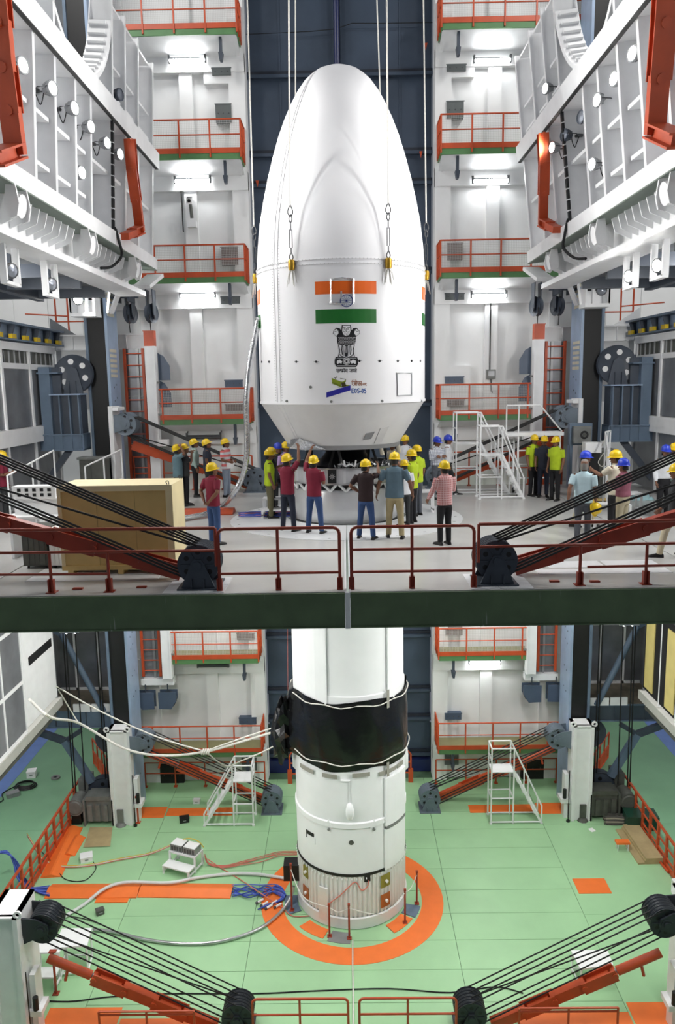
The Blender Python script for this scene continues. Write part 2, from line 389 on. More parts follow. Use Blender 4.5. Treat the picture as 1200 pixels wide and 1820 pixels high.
# ================================================================== BALCONIES
BN = ['topmost', 'second highest', 'third highest', 'work-deck level', 'upper one below the platform', 'lowest']
def balcony(s, sd, k, x_out):
    z = LEV[k]; yf, yb = 5.2, 6.1; xi = 3.02; H = 0.95
    t = thing('balcony', '%s balcony with orange railing on the %s white wall' % (BN[k], sd), 'balcony', (4.5 * s, 5.7, z), 'wall balconies')
    MB(s).box(xi, x_out, yf, yb, z - 0.05, z).build('floor_slab', GREENF if k < 3 else mat('balcony_floor', (134, 130, 92), 0.6), t)
    MB(s).box(xi, x_out, yf - 0.02, yf + 0.02, z - 0.17, z + 0.005).build('green_edge', GREENF, t)
    MB(s).box(xi - 0.02, xi + 0.02, yf, yb, z - 0.17, z + 0.005).build('green_edge', GREENF, t)
    m = MB(s).prism([(yf + 0.06, z - 0.06), (yb, z - 0.06), (yb, z - 0.45), (yf + 0.06, z - 0.12)], 'x', xi + 0.08, xi + 0.12); m.build('bracket', WHITE, t)
    x = xi + 0.7
    while x < x_out:
        MB(s).prism([(yf + 0.04, z - 0.05), (yb, z - 0.05), (yb, z - 0.4), (yf + 0.04, z - 0.12)], 'x', x, x + 0.03).build('soffit_rib', WHITE, t); x += 0.66
    MB(s).add([(xi, yf + 0.05, z - 0.16), (x_out, yf + 0.05, z - 0.16), (x_out, yb, z - 0.42), (xi, yb, z - 0.42), (xi, yf + 0.05, z - 0.13), (x_out, yf + 0.05, z - 0.13), (x_out, yb, z - 0.39), (xi, yb, z - 0.39)],
              [(0, 1, 2, 3), (4, 7, 6, 5), (0, 4, 5, 1), (1, 5, 6, 2), (2, 6, 7, 3), (3, 7, 4, 0)]).build('soffit', WHITE, t)
    MB(s).box(xi, x_out, yf - 0.035, yf - 0.022, z, z + 0.15).build('toe_board', ORANGE, t)
    MB(s).box(xi - 0.035, xi - 0.022, yf, yb, z, z + 0.15).build('toe_board', ORANGE, t)
    for zz, r in ((H, 0.026), (H * 0.55, 0.018)):
        MB(s).tube((xi - 0.03, yf - 0.03, z + zz), (x_out, yf - 0.03, z + zz), r).build('rail', ORANGE, t, True)
        MB(s).tube((xi - 0.03, yf - 0.03, z + zz), (xi - 0.03, yb, z + zz), r).build('rail', ORANGE, t, True)
    x = xi
    while x < x_out + 0.05:
        MB(s).box(x - 0.05, x - 0.005, yf - 0.055, yf - 0.01, z - 0.12, z + H).build('post', ORANGE, t); x += 0.92
    for y in (yf + 0.3, yf + 0.6, yb - 0.03):
        MB(s).box(xi - 0.05, xi - 0.01, y - 0.02, y + 0.02, z - 0.12, z + H).build('post', ORANGE, t)
    if k < 5:
        MB(s).add([(xi, yf - 0.015, z + 0.15), (x_out, yf - 0.015, z + 0.15), (x_out, yf - 0.015, z + H), (xi, yf - 0.015, z + H)], [(0, 1, 2, 3)]).build('mesh_infill', MESHM, t)
    MB(s).box(xi + 0.45, xi + 0.53, yf + 0.1, yf + 0.25, z - 0.75, z - 0.15).build('hanger', STEELD, t)
    MB(s).prism([(xi + 0.42, z - 0.6), (xi + 0.56, z - 0.6), (xi + 0.53, z - 0.82), (xi + 0.46, z - 0.82)], 'y', yf + 0.08, yf + 0.3).build('clamp', STEELD, t)
for s, sd in SIDES:
    for k in range(6):
        balcony(s, sd, k, {0: 7.2, 1: 7.2, 2: 6.6, 3: 5.85, 4: 6.05, 5: 7.2}[k])

# wall fixtures: fluorescent battens, grey plates, boxes
def batten(s, sd, zi, x0, x1, lit, z, lab, y=5.95):
    t = thing('fluorescent_light', lab, 'light', ((x0 + x1) / 2 * s, y, z), 'wall fluorescent lights')
    MB(s).box(x0, x1, y - 0.03, y + 0.03, z + 0.045, z + 0.09).build('housing', DKGREY, t)
    for dx in (0.06, ):
        MB(s).tube((x0 + 0.04, y - 0.03, z), (x1 - 0.04, y - 0.03, z), 0.05, n=10).build('tube', TUBE if lit else DKGREY, t, True)
    for x in (x0, x1 - 0.05):
        MB(s).box(x, x + 0.05, y - 0.06, y + 0.06, z - 0.06, z + 0.16).build('end_cap', DKGREY, t)
        MB(s).beam((x + 0.02, y, z + 0.1), (x + 0.02, 6.1, z + 0.2), 0.03, 0.03).build('bracket', DKGREY, t)
for s, sd in SIDES:
    for y, lab, on in ((108, 'topmost', 1), (322, 'second highest', 1), (526, 'third highest', 1)):
        z = at(340 if s < 0 else 872, y, 5.95).z
        batten(s, sd, y, 4.05, 5.2, on, z, '%s lit fluorescent tube on the %s white wall' % (lab, sd))
batten(-1, 'left', 0, 4.05, 5.2, 0, at(330, 778, 5.95).z, 'unlit fluorescent tube under the left work-deck balcony', 5.9)
batten(1, 'right', 0, 4.1, 5.2, 1, at(860, 1176, 5.95).z, 'lit fluorescent tube under the right balcony below the platform', 5.9)
batten(-1, 'left', 0, 4.1, 5.2, 0, at(385, 1182, 5.95).z, 'unlit fluorescent tube under the left balcony below the platform', 5.9)
def wplate(x0, y0, x1, y1, m, lab, dep=0.05, Y=6.12, cat='panel', nm='wall_plate', louvre=True):
    a = at(x0, y0, Y); b = at(x1, y1, Y)
    t = thing(nm, lab, cat, ((a.x + b.x) / 2, Y, (a.z + b.z) / 2))
    MB().box(a.x, b.x, Y - dep, Y + (0 if Y < 6.1 else 0.2), b.z, a.z).build('plate', m, t)
    n = 3
    for i in range(n):
        x = a.x + (b.x - a.x) * (i + 0.5) / n
        MB().tube((x, Y - dep - 0.012, (a.z + b.z) / 2), (x, Y - dep, (a.z + b.z) / 2), 0.02, n=6).build('bolt', DKGREY, t)
    MB().box(a.x - 0.02, b.x + 0.02, Y - dep - 0.006, Y - dep, a.z - 0.02, a.z + 0.015).build('rim', m, t)
PG = mat('plate_grey', (92, 98, 98), 0.5); PB = mat('plate_brown', (120, 108, 104), 0.5); PSB = mat('plate_slate', (74, 88, 108), 0.45)
for a in ((383, 186, 412, 218, PG, 'dark grey square plate by the second left balcony'), (377, 122, 411, 134, PG, 'narrow grey slot plate high on the left wall'),
          (393, 440, 424, 471, PB, 'brown square plate behind the third left balcony'), (393, 528, 427, 540, PG, 'narrow grey slot plate under the third left balcony'),
          (400, 676, 432, 688, PSB, 'slate slot plate above the left work-deck railing'), (401, 719, 432, 730, PB, 'brownish slot plate behind the left work-deck railing'),
          (425, 1275, 456, 1286, PSB, 'slate slot plate above the lowest left balcony'), (430, 1346, 457, 1368, PG, 'grey square plate under the lowest left balcony'),
          (421, 1125, 452, 1136, PB, 'brown plate behind the left railing just below the platform'),
          (794, 181, 824, 210, PG, 'dark grey square plate by the second right balcony'), (794, 116, 828, 127, PG, 'narrow grey slot plate high on the right wall'),
          (795, 433, 822, 462, PB, 'brown square plate behind the third right balcony'), (791, 522, 825, 533, PG, 'narrow grey slot plate under the third right balcony'),
          (791, 670, 824, 681, PSB, 'slate slot plate above the right work-deck railing'), (795, 711, 825, 722, PB, 'brownish slot plate behind the right work-deck railing'),
          (791, 1267, 820, 1278, PSB, 'slate slot plate above the lowest right balcony'), (790, 1336, 815, 1358, PG, 'grey square plate under the lowest right balcony'),
          (793, 1116, 822, 1128, PB, 'brown plate behind the right railing just below the platform')):
    wplate(*a)
for a in ((284, 1356, 328, 1398, BLACK, 'dark opening low in the left wall behind the far strut'), (928, 1341, 966, 1388, BLACK, 'dark opening low in the right wall behind the far strut')): wplate(*a, dep=0.03, cat='opening', nm='service_opening')
for i, (x0, y0, x1, y1, lab) in enumerate(((397, 659, 436, 732, 'white electric cabinet behind the left work-deck railing'), (790, 650, 836, 720, 'white electric cabinet behind the right work-deck railing'),
                           (361, 120, 425, 148, 'white cable box under the topmost left balcony'), (789, 112, 843, 137, 'white cable box under the topmost right balcony'))):
    a = at(x0, y0, 6.14); b = at(x1, y1, 6.14)
    t = thing('wall_box', lab, 'cabinet', ((a.x + b.x) / 2, 6.13, b.z))
    MB().box(a.x, b.x, 6.123, 6.3, b.z, a.z).build('body', WALLW, t)
    MB().box(a.x + 0.03, b.x - 0.03, 6.121, 6.124, b.z + 0.03, a.z - 0.03).build('cover', WALLW, t)
# cctv camera, junction box, conduits
t = thing('security_camera', 'white security camera on a wall bracket left of the fairing', 'camera', at(338, 380, 6.1))
c = at(337, 356, 5.9)
MB().beam(c + V(-0.02, 0.18, 0.06), c + V(0.02, -0.2, -0.06), 0.16, 0.15).build('housing', WHITE, t)
MB().beam(c + V(-0.02, 0.2, 0.16), c + V(0.02, -0.28, 0.04), 0.2, 0.02).build('sunshield', WHITE, t)
MB().tube(c + V(0.02, -0.2, -0.06), c + V(0.02, -0.22, -0.066), 0.05, n=12).build('lens', BLACK, t)
MB().tube(c + V(0, 0.1, -0.1), c + V(0.02, 0.15, -0.5), 0.05, n=10).build('pan_head', MACHD, t)
MB().box(c.x - 0.12, c.x + 0.16, 5.95, 6.2, c.z - 0.78, c.z - 0.6).build('mount_box', WHITE, t)
MB().path([c + V(-0.3, 0.2, 0.5), c + V(-0.28, 0.2, 0), c + V(-0.28, 0.2, -0.9)], 0.02).build('conduit', BLACK, t)
t = thing('junction_box', 'grey junction box with conduit on the right wall pilaster', 'electrical box', at(873, 665, 6.1))
c = at(873, 665, 6.08)
MB().box(c.x - 0.14, c.x + 0.14, 6.02, 6.14, c.z - 0.15, c.z + 0.15).build('body', MACH, t)
MB().box(c.x - 0.1, c.x + 0.1, 6.0, 6.02, c.z - 0.06, c.z + 0.1).build('lid', GREYM, t)
MB().path([c + V(-0.04, 0.02, 0.15), c + V(-0.04, 0.02, 3.0)], 0.02).build('conduit', BLACK, t)
MB().path([c + V(0.0, 0.0, -0.15), c + V(0.02, 0, -0.5), c + V(0.05, 0, -0.6)], 0.015).build('cable', BLACK, t)

# ================================================================== GUIDE COLUMNS
for s, sd in SIDES:
    t = thing('guide_column', 'tall black faced blue steel column on the far %s side' % sd, 'column', (7.35 * s, 4.5, ZL))
    MB(s).box(7.08, 7.6, 4.06, 4.98, ZL, 18).build('black_face', BLACK, t)
    MB(s).box(7.0, 7.08, 4.0, 5.05, ZL, 18).build('flange', STEELL, t)
    MB(s).box(7.6, 7.68, 4.0, 5.05, ZL, 18).build('flange', STEEL, t)
    for z0, z1 in ((3.6, 4.6), (5.4, 6.3)):
        for i in range(6):
            MB(s).box(6.985, 7.0, 4.1, 4.75, z0 + i * 0.15, z0 + i * 0.15 + 0.09).build('sensor_plate', mat('cream', (205, 200, 180), 0.5), t)
    for z in (-9.5, -6.6, -5.9, -5.0, -4.6, 0.9, 2.1, 2.9, 3.3):
        for y in (4.35, 4.6):
            MB(s).tube((6.995, y, z + (0.08 if y > 4.4 else 0)), (7.0, y, z + (0.08 if y > 4.4 else 0)), 0.028, n=8).build('bolt_hole', STEELD, t)
# ================================================================== RAISED FOLDING PLATFORMS
def panel_frame(s):
    b = Vector((5.6 if s < 0 else 5.55, 0, 6.95)); tp = Vector((5.3 if s < 0 else 4.95, 0, 12.4))
    vd = (tp - b).normalized(); nd = Vector((-vd.z, 0, vd.x))      # inward normal, authored on the positive side
    if nd.x > 0: nd = -nd
    return b, vd, nd
PF = {s: panel_frame(s) for s in (-1, 1)}
def PP(s, u, v, w=0.0):
    b, vd, nd = PF[s]; return b + Vector((0, u, 0)) + vd * v + nd * w
def pbox(m, s, u0, u1, v0, v1, w0, w1):
    vs = [PP(s, u, v, w_) for w_ in (w0, w1) for v in (v0, v1) for u in (u0, u1)]
    return m.add(vs, [(0, 2, 3, 1), (4, 5, 7, 6), (0, 1, 5, 4), (2, 6, 7, 3), (0, 4, 6, 2), (1, 3, 7, 5)])
UC, VC, RN, VT = -1.9, 5.15, 2.15, 5.43
def vtop(u):
    return VC - math.sqrt(max(0, RN * RN - (u - UC) ** 2)) if abs(u - UC) < RN else VT
def floodlamp(name, label, pos, aim, lit, group, size=0.13, watts=None, cone=(146, 0.6)):
    """pos: world centre of the lens; aim: direction"""
    d = Vector(aim).normalized(); a, b, _ = frame(d)
    t = thing(name, label, 'flood lamp', pos, group)
    p = Vector(pos)
    MB().lathe([(0.0, -0.19), (size * 0.55, -0.19), (size * 0.75, -0.1), (size * 0.95, -0.05), (size * 1.12, -0.03), (size * 1.12, 0.02), (size * 0.9, 0.02)], p, d, 16).build('housing', GREYM if lit else STEELD, t, True)
    for i in range(8):
        an = 2 * pi * i / 8; o = (a * math.cos(an) + b * math.sin(an))
        MB().beam(p + o * size * 0.6 - d * 0.18, p + o * size * 1.0 - d * 0.05, 0.012, 0.03).build('cooling_fin', GREYM if lit else STEELD, t)
    MB().lathe([(0, 0.03), (size * 0.5, 0.025), (size * 0.93, 0.01), (size * 0.93, 0)], p, d, 16).build('lens', LENS if lit else LENSO, t, True)
    MB().path([p + a * size * 1.15, p + a * size * 1.2 - d * 0.22, p + a * size * 0.5 - d * 0.34, p - a * size * 0.5 - d * 0.34, p - a * size * 1.2 - d * 0.22, p - a * size * 1.15], 0.012).build('bracket', DKGREY, t)
    MB().path(smoothpts([p - d * 0.19, p - d * 0.24 - b * 0.18, p - d * 0.3 - b * 0.26, p - d * 0.38 - b * 0.1, p - d * 0.42])
              , 0.01).build('cable', BLACK, t)
    MB().beam(p - d * 0.34, p - d * 0.5, 0.1, 0.06).build('mount', DKGREY, t)
    if lit: lamp('flood_light', 'SPOT', p + d * 0.06, p + d, FLOOD_W if watts is None else watts, 0.1, (1, 0.985, 0.96), cone[0], t).data.spot_blend = cone[1]
    return t
def link_arm(m_parts, t, pts, wdt, hgt, mt, pins=True, axis=None):
    for p, q in zip(pts[:-1], pts[1:]):
        p = Vector(p); q = Vector(q); L = (q - p).length; n = max(1, round(L / 0.75)); d = (q - p) / L
        a, b, _ = frame(d, axis or (0, 1, 0))
        for i in range(n):
            s0 = p + d * (L * i / n); s1 = p + d * (L * (i + 1) / n)
            if i % 2 == 0:
                for sg in (-1, 1):
                    MB().beam(s0 - d * 0.04 + a * sg * wdt * 0.42, s1 + d * 0.04 + a * sg * wdt * 0.42, 0.035, hgt, b).build('link_plate', mt, t)
                MB().beam(s0 + d * 0.1, s1 - d * 0.1, wdt * 0.75, hgt * 0.3, b).build('web', mt, t)
            else:
                MB().beam(s0 - d * 0.05, s1 + d * 0.05, wdt * 0.72, hgt * 0.88, b).build('link', mt, t)
            MB().tube(s0 - a * wdt * 0.58, s0 + a * wdt * 0.58, hgt * 0.24, n=10).build('pin', mt, t)
WB = -0.5
for s, sd in SIDES:
    t = thing('raised_platform', 'white ribbed platform folded upright above the work deck on the %s' % sd, 'platform', (5.6 * s, -2, 6.95))
    U0, U1 = -10.0, 4.4
    # deck sheets, one per bay
    ribs = [-10.0, -8.9, -7.8, -6.75, -5.65, -4.5, -3.45, -2.3, -1.3, 0.35, 1.45, 2.7, 4.3]
    for a, b in zip(ribs[:-1], ribs[1:]):
        m = MB(s); n = max(2, int((b - a) / 0.12)); vs = []; fs = []
        for i in range(n + 1):
            u = a + 0.004 + (b - a - 0.008) * i / n
            for v, w_ in ((0, WB), (vtop(u), WB), (vtop(u), WB - 0.03), (0, WB - 0.03)): vs.append(PP(s, u, v, w_))
        for i in range(n):
            for q in range(4): fs.append((i * 4 + q, i * 4 + (q + 1) % 4, i * 4 + 4 + (q + 1) % 4, i * 4 + 4 + q))
        fs += [(3, 2, 1, 0), (n * 4, n * 4 + 1, n * 4 + 2, n * 4 + 3)]
        m.add(vs, fs).build('deck_sheet', DECKP, t)
        # pressed vertical stiffener in the bay
        um = (a + b) / 2
        for du in (-0.16, 0.2):
            pbox(MB(s), s, um + du, um + du + 0.03, 0.15, min(2.65, vtop(um)), WB, WB + 0.05).build('stiffener', DECKP, t)
        for v0 in (1.42,) + ((0.5,) if -4 < um < -1 else ()):
            pbox(MB(s), s, a + 0.02, b - 0.05, v0, v0 + 0.075, WB, -0.12).build('cross_bar', WHITE, t)
        if vtop(um) > 5.3:
            for v0 in (3.35, 4.0, 5.33):
                if v0 == 4.0 or um > 0 or um < -4.2:
                    pbox(MB(s), s, a + 0.02, b - 0.05, v0, v0 + 0.06, WB, -0.12).build('cross_bar', WHITE, t)
        bm_ = MB(s)
        for v in (0.35, 0.8, 1.25, 1.75, 2.2, 3.4, 3.9, 4.4, 4.9):
            for du in (-0.28, 0.3):
                if v < vtop(um + du) - 0.15:
                    p = PP(s, um + du * (b - a), v + (0.12 if du > 0 else 0), WB); q = PP(s, um + du * (b - a), v + (0.12 if du > 0 else 0), WB + 0.05)
                    bm_.tube(p, q, 0.016, 0.012, n=5)
        bm_.build('bolt_row', DKGREY, t)
    for u in ribs:
        for v0, v1 in ((0, 2.7), (3.08, vtop(u))):
            if v1 - v0 < 0.25: continue
            m = MB(s); pbox(m, s, u - 0.012, u + 0.012, v0, v1, WB, 0); pbox(m, s, u - 0.055, u + 0.055, v0, v1, -0.02, 0.0)
            m.build('rib', WHITE, t)
    m = MB(s); pbox(m, s, U0, U1 + 0.25, 2.66, 3.1, WB, 0.1); m.build('main_beam', WHITE, t)
    m = MB(s); pbox(m, s, U0, U1 + 0.1, 2.625, 2.65, 0.02, 0.11); m.build('beam_seal', BLACK, t)
    m = MB(s); pbox(m, s, U0, U1, -0.22, 0.1, WB, 0.1); m.build('hinge_beam', WHITE, t)
    m = MB(s); pbox(m, s, U0, U1, -0.245, -0.22, WB, 0.1); m.build('hinge_seal', mat('hinge_seal', (112, 124, 114), 0.5), t)
    # notch wall
    m = MB(s); vs = []; fs = []; n = 40
    A = [(-0.5 * pi - 1.42) + 2.84 * i / n for i in range(n + 1)]
    for an in A:
        for r, w_ in ((RN, WB), (RN, 0.0), (RN + 0.1, 0.0), (RN + 0.1, -0.03), (RN + 0.03, -0.03), (RN + 0.03, WB)):
            vs.append(PP(s, UC + r * math.cos(an), VC + r * math.sin(an), w_))
    for i in range(n):
        for q in range(6): fs.append((i * 6 + q, i * 6 + (q + 1) % 6, i * 6 + 6 + (q + 1) % 6, i * 6 + 6 + q))
    m.add(vs, fs).build('notch_wall', WHITE, t, True)
    for i in range(26):
        an = -0.5 * pi - 1.38 + 2.76 * i / 25
        c, sn = math.cos(an), math.sin(an)
        m = MB(s); vs = []
        for w_ in (WB, -0.1):
            for r in (RN - 0.07, RN):
                for e in (-0.02, 0.02):
                    a2 = an + e; vs.append(PP(s, UC + r * math.cos(a2), VC + r * math.sin(a2), w_))
        m.add(vs, [(0, 1, 3, 2), (4, 6, 7, 5), (0, 4, 5, 1), (2, 3, 7, 6), (0, 2, 6, 4), (1, 5, 7, 3)]).build('notch_rib', WHITE, t)
    # cable tray down the panel and slack cable at its foot
    m = MB(s)
    for i in range(10): pbox(m, s, 0.14, 0.24, 0.15 + i * 0.25, 0.36 + i * 0.25, 0.0, 0.06)
    m.build('cable_tray', BLACK, t)
    MB(s).path(smoothpts([PP(s, 0.19, 0.2, 0.07), PP(s, 0.25, -0.15, 0.16), PP(s, 0.3, -0.45, 0.2), PP(s, 0.0, -0.75, 0.05), PP(s, -0.4, -0.85, -0.1)]), 0.035).build('cable', BLACK, t)
    for i, u in enumerate((-5.0, -3.0, -1.8, 0.8)):
        MB(s).path(smoothpts([PP(s, u, 2.6, -0.3), PP(s, u + 0.1, 2.4, -0.32), PP(s, u + 0.02, 2.2, -0.32), PP(s, u + 0.15, 2.1, -0.3)]), 0.01).build('cable', BLACK, t)
    # folded orange arms
    for far in (0, 1):
        pos = ('far', 'near')[1 - far] if False else ('near' if not far else 'far')
        ta = thing('folding_linkage', '%s orange folded linkage arm hanging on the %s raised platform' % (pos, sd), 'linkage arm', PP(s, 0, 1, 0.1), 'folded arms')
        ta.location.x *= s
        if not far:
            px = [(-8, -40), (8, 120), (28, 268), (-12, 282)] if s < 0 else [(1185, -40), (1180, 40), (1164, 232), (1205, 250)]
            w_ = 0.35
        else:
            px = [(231, 250), (235, 300), (249, 408), (222, 420)] if s < 0 else [(965, 240), (967, 290), (965, 395), (990, 408)]
            w_ = 0.18
        b0, vd, nd = PF[s]
        pts = []
        for x, y in px:
            d = ray(x, y); n3 = Vector((nd.x * s, 0, nd.z)); p0 = Vector((b0.x * s, 0, b0.z)) + n3 * w_
            pts.append(CAM + d * ((p0 - CAM).dot(n3) / d.dot(n3)))
        link_arm(None, ta, pts, 0.22 if far else 0.24, 0.26 if far else 0.34, ORANGE, axis=(0, 0, 1) if False else (1, 0, 0))
    # lamps
    LP = {-1: [(40, 116, 1), (93, 157, 1), (132, 192, 1), (161, 225, 1), (190, 254, 1), (213, 274, 1), (213, 168, 0), (145, 307, 1)],
          1: [(1125, 95, 1), (1092, 140, 1), (1062, 178, 1), (1033, 208, 0), (1003, 240, 0), (982, 262, 1), (1053, 292, 1), (970, 157, 1)]}[s]
    b0, vd, nd = PF[s]
    n3 = Vector((nd.x * s, 0, nd.z))
    LBL = ['nearest', 'second', 'third', 'fourth', 'fifth', 'farthest', 'upper', 'lower single']
    for i, (x, y, on) in enumerate(LP):
        p0 = Vector((b0.x * s, 0, b0.z)) + n3 * 0.02; d = ray(x, y)
        p = CAM + d * ((p0 - CAM).dot(n3) / d.dot(n3))
        nm = {6: 'above the main beam', 7: 'low between two ribs'}.get(i, '%s in the row from the camera' % LBL[i])
        lb = '%s round flood lamp %s on the %s raised platform' % ('lit' if on else 'unlit', nm, sd)
        floodlamp('flood_lamp', lb, p, (n3.x, -0.36, -0.05), on, 'lamps on the raised platforms', watts=FLOOD_W * (3.6, 3.6, 2.8, 1.1, 1.3, 1.7, 1.5, 1.0)[i], cone=(84, 0.35) if i < 3 else (146, 0.6))
    # ---------------------------------------------------------------- gallery girder below the hinge
    g = thing('gallery_girder', 'white girder with gusset fins carrying the %s raised platform' % sd, 'girder', (6 * s, -2, 5.85))
    MB(s).box(5.62, 6.35, -10, 3.3, 5.85, 5.98).build('bottom_flange', WHITE, g)
    MB(s).box(6.1, 6.16, -10, 3.3, 5.98, 6.9).build('web', WHITE, g)
    MB(s).box(5.9, 6.3, -10, 4.2, 6.78, 6.9).build('top_flange', WHITE, g)
    u = -9.6
    while u < 3.0:
        if not any(abs(u - q) < 0.42 for q in (-5.5, -1.7, 2.1)):
            MB(s).add([(5.66, u, 6.62), (6.1, u, 6.78), (6.1, u, 6.2), (5.74, u, 6.35), (5.66, u + 0.03, 6.62), (6.1, u + 0.03, 6.78), (6.1, u + 0.03, 6.2), (5.74, u + 0.03, 6.35)],
                      [(0, 1, 2, 3), (7, 6, 5, 4), (0, 4, 5, 1), (1, 5, 6, 2), (2, 6, 7, 3), (3, 7, 4, 0)]).build('gusset_fin', WHITE, g)
        u += 0.38
    for u in (-5.5, -1.7, 2.1):
        for du in (-0.26, 0.22):
            MB(s).prism([(5.5, 6.72), (5.66, 6.72), (5.72, 6.3), (5.62, 6.16), (5.5, 6.2), (5.45, 6.4)], 'y', u + du, u + du + 0.05).build('hinge_lug', WHITE, g)
        MB(s).lathe([(0, -0.1), (0.2, -0.1), (0.2, 0.1), (0, 0.1)], (5.6, u, 6.42), (1, 0, 0.2), 14).build('hinge_drum', WHITE, g)
    MB(s).beam((5.7, 3.2, 6.1), (5.55, 4.3, 6.55), 0.5, 0.1).build('end_brace', WHITE, g)
    MB(s).beam((6.2, 3.3, 6.4), (6.9, 4.2, 5.5), 0.12, 0.1).build('end_brace', WHITE, g)
    MB(s).beam((6.6, 3.3, 6.4), (6.75, 3.3, 5.4), 0.06, 0.06).build('end_brace', WHITE, g)
    so = struct(MB(s).box(6.36, 14.6, -10, 2.4, 5.99, 6.1).build('ceiling_' + sd, SOFFIT), 'grey soffit above the %s side deck' % sd, 'ceiling')
    for y in (-8, -6, -4, -2, 0, 2):
        MB(s).box(6.4, 14.6, y, y + 0.14, 5.7, 5.99).build('joist', STEELD, so)
    for x in (8.2, 10.4): MB(s).box(x, x + 0.2, -10, 2.4, 5.66, 5.99).build('joist', STEELD, so)
    # hanging lamp frames
    HL = {-1: [(20, 462, -4.95, 0), (88, 488, -3.0, 0), (160, 512, -0.6, 1)], 1: [(1030, 505, -0.6, 0), (1112, 475, -2.6, 1), (1172, 452, -4.1, 1)]}[s]
    for i, (x, y, yy, on) in enumerate(HL):
        if abs(yy + 0.6) < 0.01: continue
        lb = '%s white lamp frame hanging under the %s gallery, %s' % ('lit' if on else 'unlit', sd, ['nearest the camera', 'second from the camera', 'by the column'][i if s < 0 else 2 - i])
        f = thing('hanging_lamp', lb, 'lamp frame', (6.05 * s, yy, 5.2), 'hanging lamp frames')
        for du in (-0.28, 0.28):
            MB(s).box(5.97, 6.09, yy + du - 0.035, yy + du + 0.035, 5.2, 5.86).build('side_plate', WHITE, f)
        MB(s).box(5.97, 6.09, yy - 0.31, yy + 0.31, 5.16, 5.22).build('bottom_plate', WHITE, f)
        MB(s).lathe([(0, -0.12), (0.09, -0.1), (0.14, 0), (0.14, 0.04), (0.11, 0.05)], (6.02, yy, 5.42), (-1, -0.5, -0.2), 14).build('lamp_housing', DKGREY, f, True)
        MB(s).lathe([(0, 0.07), (0.06, 0.06), (0.115, 0.045), (0.115, 0.03)], (6.02, yy, 5.42), (-1, -0.5, -0.2), 14).build('lens', LENS if on else LENSO, f, True)
        MB(s).path(smoothpts([(6.1, yy, 5.45), (6.15, yy + 0.1, 5.65), (6.1, yy + 0.05, 5.85)]), 0.014).build('cable', BLACK, f)
        if on: lamp('frame_light', 'SPOT', (5.9 * s, yy - 0.05, 5.4), (0, yy * 0.5, 3.6), 260.0, 0.1, (1, 0.99, 0.97), 160, f)
    on = s < 0
    xa, xb = (7.08, 7.8) if s < 0 else (6.85, 7.55); zb0 = 5.32; zt0 = 6.4; yb0 = 3.2
    bx = thing('column_head_box', '%s white lamp box on top of the %s black column' % ('lit' if on else 'unlit', sd), 'lamp box', ((xa + xb) / 2 * s, yb0, zb0))
    MB(s).box(xa, xb, yb0, yb0 + 0.6, zb0, zb0 + 0.1).build('bottom', WHITE, bx)
    MB(s).box(xa, xb, yb0 + 0.55, yb0 + 0.6, zb0 + 0.1, zb0 + 0.5).build('back', WHITE, bx)
    MB(s).box(xa, xa + 0.05, yb0, yb0 + 0.6, zb0 + 0.1, zb0 + 0.55).build('side', WHITE, bx)
    MB(s).box(xb - 0.05, xb, yb0, yb0 + 0.6, zb0 + 0.1, zb0 + 0.55).build('side', WHITE, bx)
    for x in (xa + 0.2, xb - 0.07): MB(s).box(x, x + 0.07, yb0, yb0 + 0.12, zb0 + 0.1, zt0 - 0.2).build('post', WHITE, bx)
    MB(s).box(xa + 0.2, xb, yb0, yb0 + 0.12, zt0 - 0.25, zt0 - 0.18).build('lintel', WHITE, bx)
    c = V((xa + xb) / 2 + 0.08, yb0 - 0.05, zb0 + 0.45)
    MB(s).lathe([(0, -0.12), (0.09, -0.1), (0.15, 0), (0.15, 0.04), (0.12, 0.05)], c, (-0.3, -1, -0.1), 14).build('lamp_housing', DKGREY, bx, True)
    MB(s).lathe([(0, 0.08), (0.06, 0.07), (0.12, 0.05), (0.12, 0.03)], c, (-0.3, -1, -0.1), 14).build('lens', LENS if on else LENSO, bx, True)
    if on: lamp('frame_light', 'SPOT', (c.x * s, c.y - 0.12, c.z), (0, 0, 4.5), 420.0, 0.1, (1, 0.99, 0.97), 160, bx)
# flood lamps and masts added out of frame to brighten both flanks of the stage
for s, sd in SIDES:
    floodlamp('flood_lamp', 'added unseen flood lamp aimed at the lower stage from the near %s mast' % sd, V(8.4 * s, -5.6, -3.2), V(-8.4 * s, 4.6, -2.2), True, 'added lower level flood lamps', watts=900, cone=(52, 0.5))
    t = thing('added_lamp_mast', 'added unseen grey lamp mast at the near %s of the lower level' % sd, 'mast', (8.75 * s, -5.85, ZL))
    MB(s).box(8.68, 8.82, -5.95, -5.78, ZL, -2.9).build('pole', STEEL, t); MB(s).box(8.5, 9.0, -6.1, -5.6, ZL, ZL + 0.04).build('foot', STEEL, t)
    MB(s).beam((8.72, -5.82, -3.2), (8.5, -5.68, -3.2), 0.06, 0.06).build('arm', STEEL, t)
